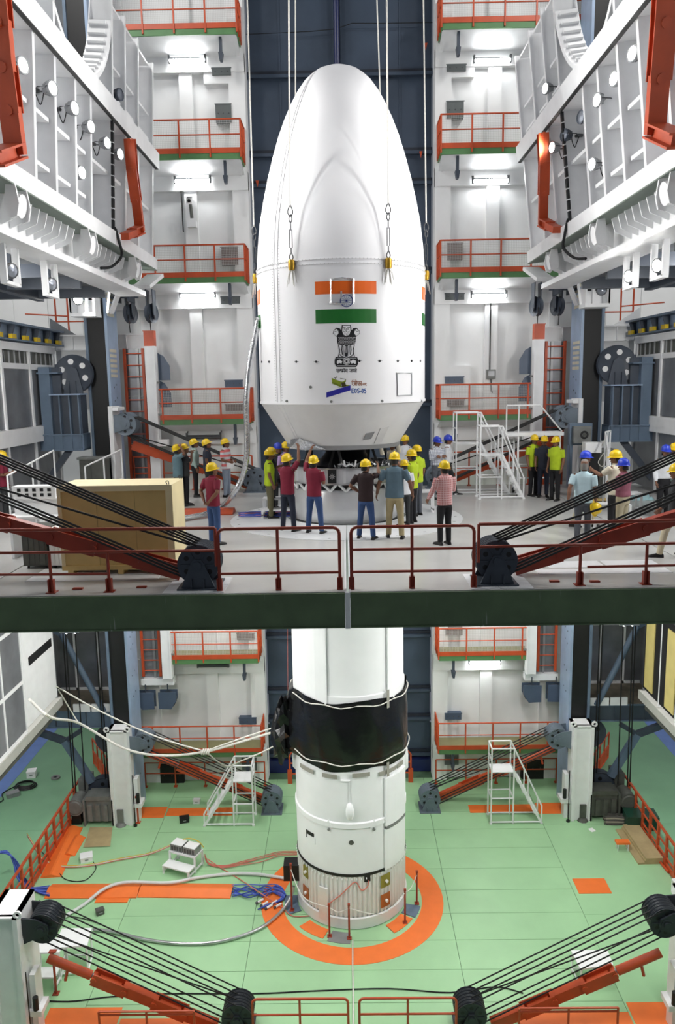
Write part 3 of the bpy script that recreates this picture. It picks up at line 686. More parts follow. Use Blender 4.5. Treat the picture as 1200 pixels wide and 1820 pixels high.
# ================================================================== PAYLOAD FAIRING
FX, FR = -0.05, 2.03
def oncyl(x, y, r, cx=FX):
    d = ray(x, y); o = CAM - Vector((cx, 0, 0))
    a = d.x ** 2 + d.y ** 2; b = 2 * (o.x * d.x + o.y * d.y); c = o.x ** 2 + o.y ** 2 - r * r
    k = b * b - 4 * a * c
    tt = (-b - math.sqrt(max(0, k))) / (2 * a); p = CAM + d * tt
    return math.atan2(p.x - cx, -p.y), p.z
def cyl(a, z, r, cx=FX): return Vector((cx + r * math.sin(a), -r * math.cos(a), z))
fa = thing('payload_fairing', 'white ogive payload fairing hanging over the work deck', 'rocket fairing', (FX, 0, 1.78))
prof = [(0.0, 10.57), (0.16, 10.56), (0.33, 10.51), (0.52, 10.43), (0.66, 10.33), (0.8, 10.2), (0.96, 9.98), (1.12, 9.7), (1.28, 9.36), (1.43, 8.98), (1.57, 8.54), (1.7, 8.07), (1.82, 7.55), (1.92, 7.05), (1.985, 6.5), (2.015, 6.1), (FR, 5.86)]
MB().lathe(prof, (FX, 0, 0), n=96).build('nose_shell', ROCK, fa, True)
MB().lathe([(FR, 5.86), (FR, 2.9)], (FX, 0, 0), n=96).build('cylinder_shell', ROCK, fa, True)
MB().lathe([(FR, 2.9), (FR + 0.02, 2.9), (FR + 0.02, 2.85), (FR - 0.01, 2.84)], (FX, 0, 0), n=96).build('joint_ring', ROCK, fa)
MB().lathe([(FR - 0.01, 2.85), (1.41, 1.87)], (FX, 0, 0), n=96).build('boat_tail', mat('boat_tail_white', (222, 222, 222), 0.4, var=0.03), fa, True)
MB().lathe([(1.41, 1.87), (1.42, 1.87), (1.40, 1.77), (1.2, 1.77), (1.2, 1.85)], (FX, 0, 0), n=64).build('bottom_rim', GREYM, fa)
MB().lathe([(0.0, 2.3), (1.2, 2.3), (1.2, 1.85)], (FX, 0, 0), n=32).build('inner_lining', BLACK, fa)
# riveted girth band
for z in (5.98, 5.88):
    MB().lathe([(FR - 0.02, z - 0.012), (FR + 0.012, z - 0.01), (FR + 0.012, z + 0.01), (FR - 0.02, z + 0.012)], (FX, 0, 0), n=96).build('girth_band', ROCK, fa)
rv = MB()
for i in range(150):
    a = 2 * pi * i / 150
    for z in (5.98, 5.88): rv.tube(cyl(a, z, FR + 0.01), cyl(a, z, FR + 0.02), 0.01, n=5)
rv.build('girth_rivets', mat('rivet_grey', (190, 190, 190), 0.4, 0.3), fa)['kind'] = 'stuff'
# two split seams running down the shell
def rad(z):
    if z >= 5.86:
        for (r0, z0), (r1, z1) in zip(prof[:-1], prof[1:]):
            if z1 <= z <= z0: return r0 + (r1 - r0) * (z0 - z) / (z0 - z1 + 1e-9)
    if z >= 2.85: return FR
    return FR - 0.02 - (FR - 0.02 - 1.41) * (2.85 - z) / 0.98
aS = oncyl(493, 600, FR)[0]
for da in (-0.03, 0.03):
    zs = [10.3 - 0.06 * i for i in range(141)]
    for zz, nm in (([z for z in zs if z >= 2.86], 'seam_strip'), ([2.84 - 0.05 * i for i in range(20)], 'seam_strip')):
        MB().path([cyl(aS + da, z, rad(z) + 0.004) for z in zz], 0.01, 5).build(nm, mat('seam_white', (226, 226, 228), 0.45), fa)
sr = MB()
for i in range(120):
    z = 9.9 - 0.06 * i
    for da in (-0.055, 0.055): sr.tube(cyl(aS + da, z, rad(z)), cyl(aS + da, z, rad(z) + 0.012), 0.008, n=4)
sr.build('seam_rivets', mat('rivet_grey', (190, 190, 190)), fa)['kind'] = 'stuff'
for x0, y0, x1, y1 in ((549, 152, 546, 160), (513, 208, 506, 228)):
    MB().beam(cyl(*[oncyl(x0, y0, 0.9)[0], at(x0, y0, -0.5).z], 0) if False else at(x0, y0, -0.55), at(x1, y1, -0.62), 0.03, 0.03).build('vent_slot', MACH, fa)
def decal_poly(m, pts, eps, r=FR, sub=1):
    x0 = min(p[0] for p in pts); x1 = max(p[0] for p in pts); k = max(1, math.ceil((x1 - x0) / 4.0))
    def clip(ps, lim, keep_less):
        out = []
        for (ax, ay), (bx, by) in zip(ps, ps[1:] + ps[:1]):
            ia = (ax <= lim) if keep_less else (ax >= lim); ib = (bx <= lim) if keep_less else (bx >= lim)
            if ia: out.append((ax, ay))
            if ia != ib: t = (lim - ax) / (bx - ax); out.append((lim, ay + (by - ay) * t))
        return out
    for i in range(k):
        ps = list(pts)
        if k > 1:
            if i: ps = clip(ps, x0 + (x1 - x0) * i / k, False)
            if i < k - 1 and len(ps) > 2: ps = clip(ps, x0 + (x1 - x0) * (i + 1) / k, True)
        if len(ps) < 3: continue
        vs = []
        for x, y in ps:
            a, z = oncyl(x, y, r); vs.append(cyl(a, z, r + eps))
        m.add(vs, [tuple(range(len(vs)))])
def decal_quad(m, x0, y0, x1, y1, eps, n=10, r=FR):
    a0, _ = oncyl(x0, (y0 + y1) / 2, r); a1, _ = oncyl(x1, (y0 + y1) / 2, r); z0 = oncyl((x0 + x1) / 2, y0, r)[1]; z1 = oncyl((x0 + x1) / 2, y1, r)[1]
    arc_quad(m, a0, a1, z1, z0, eps, n, r)
def arc_quad(m, a0, a1, z0, z1, eps, n=10, r=FR):
    vs = []; fs = []
    for i in range(n + 1):
        a = a0 + (a1 - a0) * i / n; vs += [cyl(a, z0, r + eps), cyl(a, z1, r + eps)]
    fs = [(2 * i, 2 * i + 2, 2 * i + 3, 2 * i + 1) for i in range(n)]
    m.add(vs, fs)
def stroke(m, pts, wd, eps, f=lambda p: p):
    for (x0, y0), (x1, y1) in zip(pts[:-1], pts[1:]):
        L = math.hypot(x1 - x0, y1 - y0) or 1; nx, ny = -(y1 - y0) / L * wd / 2, (x1 - x0) / L * wd / 2; ex, ey = (x1 - x0) / L * wd * 0.3, (y1 - y0) / L * wd * 0.3
        decal_poly(m, [f((x0 + nx - ex, y0 + ny - ey)), f((x1 + nx + ex, y1 + ny + ey)), f((x1 - nx + ex, y1 - ny + ey)), f((x0 - nx - ex, y0 - ny - ey))], eps)
SAFF = mat('saffron_print', (236, 104, 18), 0.45, var=0.03); GRNP = mat('green_print', (20, 104, 34), 0.45, var=0.03)
INK = mat('black_print', (22, 22, 26), 0.5, var=0); NAVY = mat('navy_print', (28, 46, 120), 0.5, var=0); PWHITE = mat('white_print', (236, 236, 238), 0.45, var=0)
m = MB(); decal_quad(m, 560, 499, 669, 522, 0.004); m.build('saffron_band', SAFF, fa)
m = MB(); decal_quad(m, 561, 549, 669, 574, 0.004); m.build('green_band', GRNP, fa)
aw = oncyl(669, 510, FR)[0] - oncyl(560, 510, FR)[0]
for x, y0, y1, mt in ((462.5, 514, 540, SAFF), (463.5, 559, 583, GRNP)):
    a, z0 = oncyl(x, y0, FR); z1 = oncyl(x, y1, FR)[1]; m = MB(); arc_quad(m, a - aw, a, z1, z0, 0.004, 14); m.build('saffron_band' if mt is SAFF else 'green_band', mt, fa)
for x, y0, y1, mt in ((750, 509, 532, SAFF), (750, 556, 578, GRNP)):
    a, z0 = oncyl(x, y0, FR); z1 = oncyl(x, y1, FR)[1]; m = MB(); arc_quad(m, a, a + aw, z1, z0, 0.004, 14); m.build('saffron_band' if mt is SAFF else 'green_band', mt, fa)
# wheel of the flag
m = MB(); cx, cy = 615.8, 535
stroke(m, [(cx + 10.6 * math.cos(2 * pi * i / 32), cy + 10.6 * math.sin(2 * pi * i / 32)) for i in range(33)], 1.5, 0.05); m.build('flag_wheel', NAVY, fa)
m = MB()
decal_poly(m, [(cx + 9.8 * math.cos(2 * pi * i / 24), cy + 9.8 * math.sin(2 * pi * i / 24)) for i in range(24)], 0.045); m.build('flag_wheel_field', mat('wheel_field', (196, 202, 208), 0.4), fa)
m = MB()
for i in range(12): stroke(m, [(cx, cy), (cx + 9 * math.cos(2 * pi * i / 12), cy + 9 * math.sin(2 * pi * i / 12))], 0.5, 0.049)
m.build('flag_wheel_spokes', NAVY, fa)
# silver access frame over the flag
m = MB()
def cy2(x, y, e): a, z = oncyl(x, y, FR); return cyl(a, z, FR + e)
m.path([cy2(588, 496, 0.03), cy2(608, 495, 0.03), cy2(628, 496, 0.03), cy2(628, 539, 0.03), cy2(608, 540, 0.03), cy2(588, 539, 0.03)], 0.028, 6, True); m.build('access_frame', FOIL, fa)
m = MB().path([cy2(606.5, 518, 0.03), cy2(607, 524, 0.04), cy2(607, 532, 0.04)], 0.02); m.build('access_latch', SILVER, fa)
# row of black marks, square hatch outline, lower lugs
for x in (465.5, 478.5, 527, 562, 639, 675, 707, 731.5, 747):
    m = MB(); a, z = oncyl(x, 643 if x < 600 else 641.5, FR); p = cyl(a, z, FR); q = cyl(a, z, FR + 0.012)
    m.tube(p, q, 0.026, n=8); m.build('port', INK, fa)
    m = MB()
    for dx, dz in ((0.06, 0), (0, 0.05)):
        m.add([cyl(a - dx / FR / 1, z - dz, FR + 0.005), cyl(a + dx / FR, z - dz if dx else z - dz, FR + 0.005), cyl(a + dx / FR + 0.004, z + dz + 0.006, FR + 0.005), cyl(a - dx / FR + 0.004, z + dz + 0.006, FR + 0.005)], [(0, 1, 2, 3)])
    m.build('port_mark', INK, fa)
m = MB().path([cy2(705, 663, 0.01), cy2(731, 663, 0.01), cy2(731, 702, 0.01), cy2(706, 703, 0.01)], 0.018, 6, True); m.build('hatch_frame', mat('hatch_grey', (176, 178, 180), 0.4, 0.2), fa)
for x, y in ((589, 714), (679, 713), (510, 713), (748, 712), (552, 688)):
    m = MB(); p = cy2(x, y, 0); q = cy2(x, y, 0.03); m.tube(p, q, 0.035, 0.025, n=10); m.build('lug', MACH, fa)
# boat tail fittings: silver strake box, hatches
for (x0, y0, x1, y1), mt in (((652, 768, 671, 783), GREYM), ((683, 759, 709, 790), mat('patch_white', (214, 214, 214), 0.4))):
    m = MB(); vs = []
    for e in (0.0, 0.02):
        for x, y in ((x0, y0 + 3), (x1, y0), (x1 - 4, y1 - 2), (x0 - 3, y1)):
            z = at(x, y, -1.6).z; a = math.atan2(at(x, y, -1.55).x - FX, 1.55); vs.append(cyl(a, z, rad(z) + e))
    m.add(vs, [(0, 1, 2, 3), (7, 6, 5, 4), (0, 4, 5, 1), (1, 5, 6, 2), (2, 6, 7, 3), (3, 7, 4, 0)]).build('tail_hatch', mt, fa)
m = MB(); a0 = math.atan2(at(514, 790, -1.0).x - FX, 1.0); vs = []
for a, z, e in ((a0 - 0.08, 2.0, 0.02), (a0 + 0.2, 2.05, 0.06), (a0 + 0.42, 1.93, 0.05), (a0 + 0.62, 1.79, 0.02), (a0 + 0.3, 1.77, 0.16), (a0 - 0.1, 1.78, 0.12)):
    vs.append(cyl(a, z, rad(max(1.87, z)) + e))
vs += [cyl(a0 + 0.2, 1.8, 1.35)]
m.add(vs, [(0, 1, 2, 3, 4, 5), (0, 6, 1), (1, 6, 2), (2, 6, 3), (3, 6, 4), (4, 6, 5), (5, 6, 0)]).build('strake', FOIL, fa)
# ---- national emblem, motto and mission mark (zoom coordinates: x = 560 + u/6, y = 480 + v/6)
Z = lambda p: (560 + p[0] / 6, 480 + p[1] / 6)
def zp(m, pts, eps): decal_poly(m, [Z(p) for p in pts], eps)
def zs(m, pts, wd, eps): stroke(m, [Z(p) for p in pts], wd / 6, eps)
def circ(u, v, r, n=16, rv=None): return [(u + r * math.cos(2 * pi * i / n), v + (rv or r) * math.sin(2 * pi * i / n)) for i in range(n)]
em = MB(); wt = MB(); li = MB()
mir = lambda pts: [(670 - u, v) for u, v in pts]
for f in (lambda q: q, mir):
    zp(em, f([(196, 648), (226, 616), (262, 620), (286, 650), (292, 720), (250, 720), (222, 706), (190, 676)]), 0.004)
    zp(wt, f([(200, 652), (226, 628), (248, 640), (252, 678), (232, 700), (212, 696), (196, 674)]), 0.005)
    zs(li, f([(206, 660), (222, 652), (230, 662)]), 5, 0.006); zs(li, f([(204, 680), (222, 684)]), 4, 0.006); zs(li, f([(236, 640), (256, 655), (250, 690)]), 5, 0.006)
    zp(em, f([(232, 700), (290, 690), (290, 800), (262, 798), (240, 780)]), 0.004)
    zs(em, f([(250, 796), (262, 850), (262, 880), (250, 922)]), 9, 0.004); zs(em, f([(290, 800), (286, 850), (292, 900)]), 10, 0.004)
    zs(em, f([(268, 900), (280, 918), (300, 922)]), 8, 0.004); zs(em, f([(300, 806), (304, 870), (310, 915)]), 4, 0.004)
    zp(wt, f([(236, 965), (268, 955), (290, 975), (282, 1000), (262, 990), (240, 1004), (232, 985)]), 0.006)
zp(em, [(286, 588), (382, 588), (390, 650), (380, 710), (290, 710), (280, 650)], 0.004)
zp(wt, [(296, 594), (373, 594), (378, 650), (366, 690), (335, 704), (303, 690), (290, 650)], 0.005)
zs(li, [(300, 614), (325, 610)], 7, 0.006); zs(li, [(345, 610), (370, 614)], 7, 0.006); zs(li, [(308, 630), (324, 630)], 7, 0.006); zs(li, [(346, 630), (362, 630)], 7, 0.006)
zs(li, [(335, 622), (328, 648), (342, 648)], 5, 0.006); zs(li, [(304, 652), (318, 664), (335, 658), (352, 664), (366, 652)], 6, 0.006); zs(li, [(312, 680), (358, 680)], 4, 0.006)
for k in range(5): zs(li, [(306 + k * 14, 684), (310 + k * 12, 702)], 3, 0.006)
zp(em, [(276, 706), (394, 706), (398, 760), (380, 802), (290, 802), (272, 760)], 0.004)
for row in range(6):
    for k in range(11 - (row % 2)):
        u = 250 + k * 17 + (row % 2) * 8; v = 716 + row * 14
        if 240 < u < 430: zs(wt, [(u, v), (u + 4, v + 7), (u + 9, v)], 2.6, 0.006)
zp(em, [(318, 800), (352, 800), (354, 880), (348, 922), (322, 922), (316, 880)], 0.004)
zs(wt, [(328, 812), (330, 880)], 4, 0.006); zs(wt, [(343, 812), (341, 880)], 4, 0.006)
zp(em, [(222, 926), (448, 926), (460, 960), (460, 1000), (440, 1034), (232, 1034), (210, 1000), (210, 960)], 0.004)
zs(wt, [(232, 938), (440, 938)], 3, 0.006); zs(wt, [(235, 1020), (436, 1020)], 4, 0.006)
zp(wt, circ(336, 972, 40), 0.006); zp(li, circ(336, 972, 35), 0.007); w2 = MB(); zp(w2, circ(336, 972, 29), 0.008); l2 = MB()
for k in range(12): zs(l2, [(336, 972), (336 + 29 * math.cos(pi * k / 6), 972 + 29 * math.sin(pi * k / 6))], 3.2, 0.009)
zp(l2, circ(336, 972, 9, 10), 0.009)
emb = em.build('emblem', INK, fa); wt.build('emblem_relief', PWHITE, emb); li.build('emblem_lines', INK, emb); w2.build('emblem_wheel', PWHITE, emb); l2.build('emblem_spokes', INK, emb)
def ring(u, v, r, rv=None): return circ(u, v, r, 10, rv) + [(u + r, v)]
m = MB()
for st in ([(226, 1057), (347, 1057)], [(366, 1057), (446, 1057)],
           [(252, 1057), (252, 1092)], [(234, 1057), (236, 1070), (231, 1076), (238, 1078), (246, 1092)], [(236, 1073), (252, 1073)],
           [(270, 1071), (261, 1071), (259, 1077), (266, 1087)], [(270, 1057), (270, 1071)],
           [(289, 1057), (289, 1092)], [(274, 1057), (279, 1064), (273, 1072), (280, 1078), (289, 1076)],
           [(316, 1057), (316, 1092)], [(299, 1057), (299, 1080), (295, 1084), (293, 1078), (316, 1078)], [(317, 1057), (310, 1048), (302, 1045)],
           [(343, 1057), (343, 1092)], ring(333, 1075, 8),
           [(393, 1057), (393, 1092)], [(393, 1070), (382, 1070), (384, 1082), (376, 1086), (370, 1078)],
           [(418, 1057), (418, 1092)], [(402, 1057), (408, 1064), (402, 1072), (409, 1078), (418, 1076)],
           [(441, 1057), (441, 1092)], [(441, 1069), (431, 1069), (427, 1076), (433, 1089)], [(442, 1057), (435, 1048), (427, 1045)]):
    zs(m, st, 5.2, 0.004)
m.build('motto_lettering', INK, fa)
BROWN = mat('brown_print', (150, 92, 58), 0.5, var=0); BLUP = mat('blue_print', (40, 86, 160), 0.5, var=0)
m = MB()
for st in ([(386, 1190), (416, 1190)], [(404, 1190), (402, 1200), (392, 1204), (406, 1210), (396, 1220), (410, 1232)], [(404, 1190), (396, 1178), (408, 1172)],
           [(416, 1190), (450, 1190)], [(446, 1190), (446, 1232)], [(432, 1190), (432, 1232)], [(420, 1198), (428, 1204), (420, 1212), (428, 1218), (420, 1228)], [(428, 1210), (446, 1210)], [(446, 1190), (438, 1176), (428, 1172)],
           [(452, 1190), (474, 1190)], [(470, 1190), (470, 1214)], [(458, 1190), (456, 1210), (464, 1216), (472, 1214), (466, 1226), (474, 1234)],
           [(474, 1190), (500, 1190)], [(494, 1190), (494, 1232)], [(480, 1190), (482, 1206), (478, 1212), (484, 1214), (490, 1230)], [(482, 1209), (494, 1209)],
           [(503, 1216), (512, 1216)], ring(522, 1216, 7, 9), [(534, 1204), (536, 1214), (546, 1212), (546, 1204)], [(546, 1212), (538, 1224), (548, 1234)]):
    zs(m, st, 5.5, 0.004)
m.build('mission_lettering_brown', BROWN, fa)
m = MB()
for st in ([(412, 1266), (392, 1266), (392, 1310), (412, 1310)], [(392, 1287), (410, 1287)],
           ring(431, 1288, 11, 21) + circ(431, 1288, 11, 10, 21)[:2], [(472, 1268), (462, 1264), (454, 1270), (455, 1280), (470, 1292), (471, 1304), (463, 1311), (452, 1306)],
           [(478, 1292), (492, 1292)], ring(507, 1288, 8, 21), [(542, 1267), (528, 1267), (526, 1284), (536, 1282), (543, 1292), (541, 1305), (534, 1311), (525, 1306)]):
    zs(m, st, 8.5, 0.004)
m.build('mission_lettering_blue', BLUP, fa)
m = MB(); zp(m, [(122, 1305), (378, 1228), (378, 1282), (122, 1360)], 0.004); m.build('mission_stripe', mat('stripe_blue', (40, 38, 150), 0.45, var=0), fa)
m = MB(); zp(m, [(178, 1150), (276, 1190), (280, 1250), (184, 1212)], 0.005); zp(m, [(276, 1190), (330, 1170), (330, 1190), (290, 1215)], 0.005); zp(m, [(240, 1252), (360, 1236), (370, 1228), (330, 1222)], 0.0045)
m.build('satellite_green', mat('olive_print', (128, 146, 30), 0.5, var=0.1), fa)
m = MB(); zp(m, [(182, 1148), (215, 1140), (330, 1165), (300, 1190), (276, 1188)], 0.006); m.build('satellite_top', PWHITE, fa)
m = MB(); zs(m, [(206, 1142), (218, 1156), (236, 1136)], 7, 0.007); zp(m, [(280, 1205), (320, 1195), (335, 1240), (290, 1248)], 0.006); zs(m, [(270, 1154), (330, 1166)], 5, 0.007); zs(m, [(184, 1200), (270, 1232)], 4, 0.007)
m.build('satellite_dark', mat('satellite_ink', (60, 56, 24), 0.5), fa)

# ------------------------------------------------------------------ lifting slings
def sling(lab, xr, zt, ang, top):
    r = FR + 0.06; c = cyl(ang, 0, r)
    hook = Vector((c.x, c.y, zt)); t = thing('lifting_sling', lab, 'sling', hook, 'fairing lifting slings')
    MB().tube(hook + V(0, 0, 1.15), Vector(top), 0.016, n=6).build('rope', WROPE, t)
    h = hook
    MB().path(smoothpts([h + V(0, 0, 1.2), h + V(-0.05, 0, 1.08), h + V(-0.045, 0, 1.0), h + V(0, 0, 0.96), h + V(0.045, 0, 1.0), h + V(0.05, 0, 1.08), h + V(0, 0, 1.2)], 3), 0.014).build('thimble', DKGREY, t)
    MB().path(smoothpts([h + V(0, -0.0, 1.0), h + V(-0.035, 0, 0.9), h + V(0, 0, 0.82), h + V(0.035, 0, 0.9), h + V(0, 0, 1.0)], 3), 0.013).build('shackle', DKGREY, t)
    MB().tube(h + V(0, 0, 0.84), h + V(0, 0, 0.66), 0.012, n=6).build('rod', DKGREY, t)
    for sg in (-1, 1): MB().box(h.x + sg * 0.028 - 0.008, h.x + sg * 0.028 + 0.008, h.y - 0.015, h.y + 0.015, h.z + 0.3, h.z + 0.68).build('turnbuckle_bar', DKGREY, t)
    MB().tube(h + V(0, 0, 0.3), h + V(0, 0, 0.18), 0.012, n=6).build('rod', DKGREY, t)
    MB().path(smoothpts([h + V(0, 0, 0.2), h + V(-0.04, 0, 0.1), h + V(0, 0, 0.02), h + V(0.04, 0, 0.1), h + V(0, 0, 0.2)], 3), 0.013).build('shackle', DKGREY, t)
    MB().lathe([(0, -0.13), (0.06, -0.13), (0.075, -0.08), (0.075, 0.06), (0.06, 0.09), (0, 0.09)], h + V(0, 0, -0.05), n=12).build('brass_clamp', GOLD, t, True)
    inn = Vector((FX, 0, h.z)) - h; inn.normalize()
    MB().tube(h + V(0, 0, -0.05), h + V(0, 0, -0.05) + inn * 0.09, 0.06, n=10).build('clamp_foot', DKGREY, t)
    m = MB(); rnd = random.Random(int(ang * 100))
    for i in range(9):
        a = rnd.uniform(-0.12, 0.12); b = rnd.uniform(-0.06, 0.02)
        m.path(smoothpts([h + V(0, 0, -0.15), h + V(a * 0.6, b, -0.3), h + V(a, b, -0.42 - rnd.uniform(0, 0.12)), h + V(a * 0.5, b, -0.2)], 3), 0.006, 4)
    m.build('cord_tassel', WROPE, t)
a1 = oncyl(521, 470, FR)[0]; a2 = oncyl(688, 468, FR)[0]
zl = oncyl(521, 466, FR)[1]
sling('front left lifting sling with brass clamp on the fairing', 521, zl, a1, at(513, -60, -1.9))
sling('front right lifting sling with brass clamp on the fairing', 688, zl, a2, at(687, -60, -1.9))
sling('left side lifting sling beside the fairing edge', 449, zl - 0.02, R_(-94), at(438, -60, 0.1))
sling('right side lifting sling beside the fairing edge', 760, zl - 0.02, R_(94), at(752, -60, 0.1))
sling('rear left lifting sling behind the nose cone', 525, zl, R_(-146), at(525, -60, 1.7))
sling('rear right lifting sling behind the nose cone', 668, zl, R_(146), at(668, -60, 1.7))

# ================================================================== ROCKET STAGE
RS = 1.455
st = thing('rocket_stage', 'white lower rocket stage standing on the green floor', 'rocket stage', (0, 0, ZL))
def slathe(prof, nm, m, n=72, sm=True): return MB().lathe(prof, (0, 0, 0), n=n).build(nm, m, st, sm)
slathe([(RS - 0.02, -4.3), (RS - 0.02, 0.0)], 'upper_tank', STAGE)
slathe([(RS + 0.01, -7.62), (RS + 0.01, -4.3), (RS - 0.02, -4.28)], 'middle_tank', STAGE)
slathe([(RS + 0.012, -7.62), (RS + 0.045, -7.65), (RS + 0.045, -7.78), (RS + 0.01, -7.8)], 'joint_band', STAGE)
slathe([(RS + 0.015, -9.06), (RS + 0.015, -7.8)], 'lower_tank', STAGE)
slathe([(RS + 0.005, -9.13), (RS + 0.03, -9.12), (RS + 0.03, -9.05), (RS, -9.05)], 'black_joint', BLACK)
n = 300; m = MB(); vs = []; fs = []
for i in range(n):
    a = 2 * pi * i / n; r = RS + (0.022 if (i // 2) % 2 else -0.012)
    vs += [(r * math.sin(a), -r * math.cos(a), -10.28), (r * math.sin(a), -r * math.cos(a), -9.12)]
m.add(vs, [(2 * i, 2 * ((i + 1) % n), 2 * ((i + 1) % n) + 1, 2 * i + 1) for i in range(n)]).build('corrugated_skirt', mat('skirt_white', (230, 231, 228), 0.35, 0.0, var=0.03), st)
slathe([(RS, -10.58), (RS + 0.05, -10.58), (RS + 0.05, -10.3), (RS + 0.02, -10.27)], 'base_band', STAGE)
m = MB()
for i in range(75):
    a = 2 * pi * i / 75; m.tube((RS * 1.02 * math.sin(a), -RS * 1.02 * math.cos(a), -9.16), (RS * 1.03 * math.sin(a), -RS * 1.03 * math.cos(a), -9.2), 0.014, n=5)
m.build('skirt_bolts', STAGE, st)
def sbox(x0, y0, x1, y1, e0, e1, nm, mt, par=None, n=5):
    a0 = oncyl(x0, (y0 + y1) / 2, RS, 0)[0]; a1 = oncyl(x1, (y0 + y1) / 2, RS, 0)[0]; z0 = oncyl((x0 + x1) / 2, y1, RS, 0)[1]; z1 = oncyl((x0 + x1) / 2, y0, RS, 0)[1]
    vs = []; fs = []
    for i in range(n + 1):
        a = a0 + (a1 - a0) * i / n
        for r, z in ((RS + e0, z0), (RS + e1, z0), (RS + e1, z1), (RS + e0, z1)): vs.append((r * math.sin(a), -r * math.cos(a), z))
    for i in range(n):
        for q in range(4): fs.append((i * 4 + q, i * 4 + (q + 1) % 4, i * 4 + 4 + (q + 1) % 4, i * 4 + 4 + q))
    fs += [(0, 1, 2, 3), (n * 4 + 3, n * 4 + 2, n * 4 + 1, n * 4)]
    return MB().add(vs, fs).build(nm, mt, par or st)
sbox(522, 1085, 577, 1250, 0, 0.035, 'raceway_panel', STAGE); sbox(577, 1085, 580, 1250, 0, 0.06, 'raceway_edge', STAGE)
sbox(687, 1085, 698, 1250, 0, 0.05, 'cable_duct', STAGE)
sbox(682, 1375, 715, 1458, 0.01, 0.09, 'duct_fairing', STAGE); sbox(682, 1463, 715, 1535, 0.01, 0.07, 'duct_fairing', STAGE); sbox(683, 1459, 714, 1463, 0.02, 0.1, 'duct_joint', MACH)
m = MB(); a, z0 = oncyl(611, 1386, RS, 0); z1 = oncyl(622, 1426, RS, 0)[1]; z2 = oncyl(622, 1458, RS, 0)[1]; a2_ = oncyl(622, 1440, RS, 0)[0]
m.path([cyl(a2_, z0, RS + 0.02, 0), cyl(a2_, z1, RS + 0.02, 0)], 0.02); m.build('sensor_line', STAGE, st, True)
MB().lathe([(0, 0.26), (0.07, 0.2), (0.1, 0.05), (0.1, -0.1), (0.06, -0.2), (0, -0.22)], cyl(a2_, (z1 + z2) / 2, RS + 0.03, 0), n=14).build('sensor_pod', STAGE, st, True)
sbox(606, 1386, 621, 1388, 0, 0.05, 'sensor_ledge', STAGE)
for x in (585, 664):
    a, z = oncyl(x, 1462, RS, 0)
    m = MB(); vs = [cyl(a - 0.07, z - 0.1, RS + 0.05, 0), cyl(a + 0.07, z - 0.1, RS + 0.05, 0), cyl(a, z + 0.1, RS + 0.05, 0), cyl(a - 0.07, z - 0.1, RS, 0), cyl(a + 0.07, z - 0.1, RS, 0), cyl(a, z + 0.1, RS, 0)]
    m.add(vs, [(0, 1, 2), (5, 4, 3), (0, 3, 4, 1), (1, 4, 5, 2), (2, 5, 3, 0)]).build('wedge_bracket', STAGE, st)
    MB().tube(cyl(a, z - 0.17, RS, 0), cyl(a, z - 0.17, RS + 0.05, 0), 0.035, n=10).build('bolt', MACH, st)
a, z = oncyl(624.5, 1497, RS, 0); MB().tube(cyl(a, z, RS, 0), cyl(a, z, RS + 0.022, 0), 0.065, n=14).build('port', MACHD, st)
sbox(546, 1478, 559, 1491, 0.0, 0.03, 'open_hatch', BLACK); sbox(548, 1485, 561, 1497, 0.0, 0.034, 'hatch_flap', STAGE)
sbox(647, 1554, 658, 1566, 0.0, 0.03, 'open_port', BLACK)
OLIVE = mat('olive_plate', (140, 134, 50), 0.45); COPPER = mat('copper_plate', (176, 104, 52), 0.4, 0.2)
for x0, y0, x1, y1, mt in ((676, 1553, 692, 1575, OLIVE), (676, 1587, 692, 1610, COPPER), (541, 1538, 549, 1558, OLIVE), (541, 1575, 550, 1595, COPPER)):
    pl = sbox(x0, y0, x1, y1, 0.02, 0.035, 'cover_plate', mt)
    a, z = oncyl((x0 + x1) / 2 + 1, (y0 + y1) / 2, RS, 0); MB().tube(cyl(a, z, RS + 0.03, 0), cyl(a, z, RS + 0.09, 0), 0.04, n=8).build('connector', WHITE, pl)
sbox(569, 1576, 584, 1632, 0.02, 0.06, 'foil_patch', mat('white_foil', (232, 232, 230), 0.3, 0.1, bump=0.5, bscale=12))
m = MB().path(smoothpts([cyl(*oncyl(x, y, RS, 0), RS + 0.04, 0) for x, y in ((655, 1563), (652, 1575), (642, 1580), (632, 1566), (620, 1575), (605, 1590), (588, 1603), (570, 1620), (548, 1627))], 4), 0.014); m.build('red_cable', REDC, st)
for a in (-95, 90):
    MB().lathe([(0, 0.35), (0.06, 0.3), (0.08, 0.1), (0.08, -0.25), (0, -0.35)], cyl(R_(a), -6.65, RS + 0.03, 0), n=12).build('side_pod', STAGE, st, True)
MB().box(-1.85, -1.4, -0.35, 0.05, -10.0, -9.55).build('umbilical_box', BLACK, st)
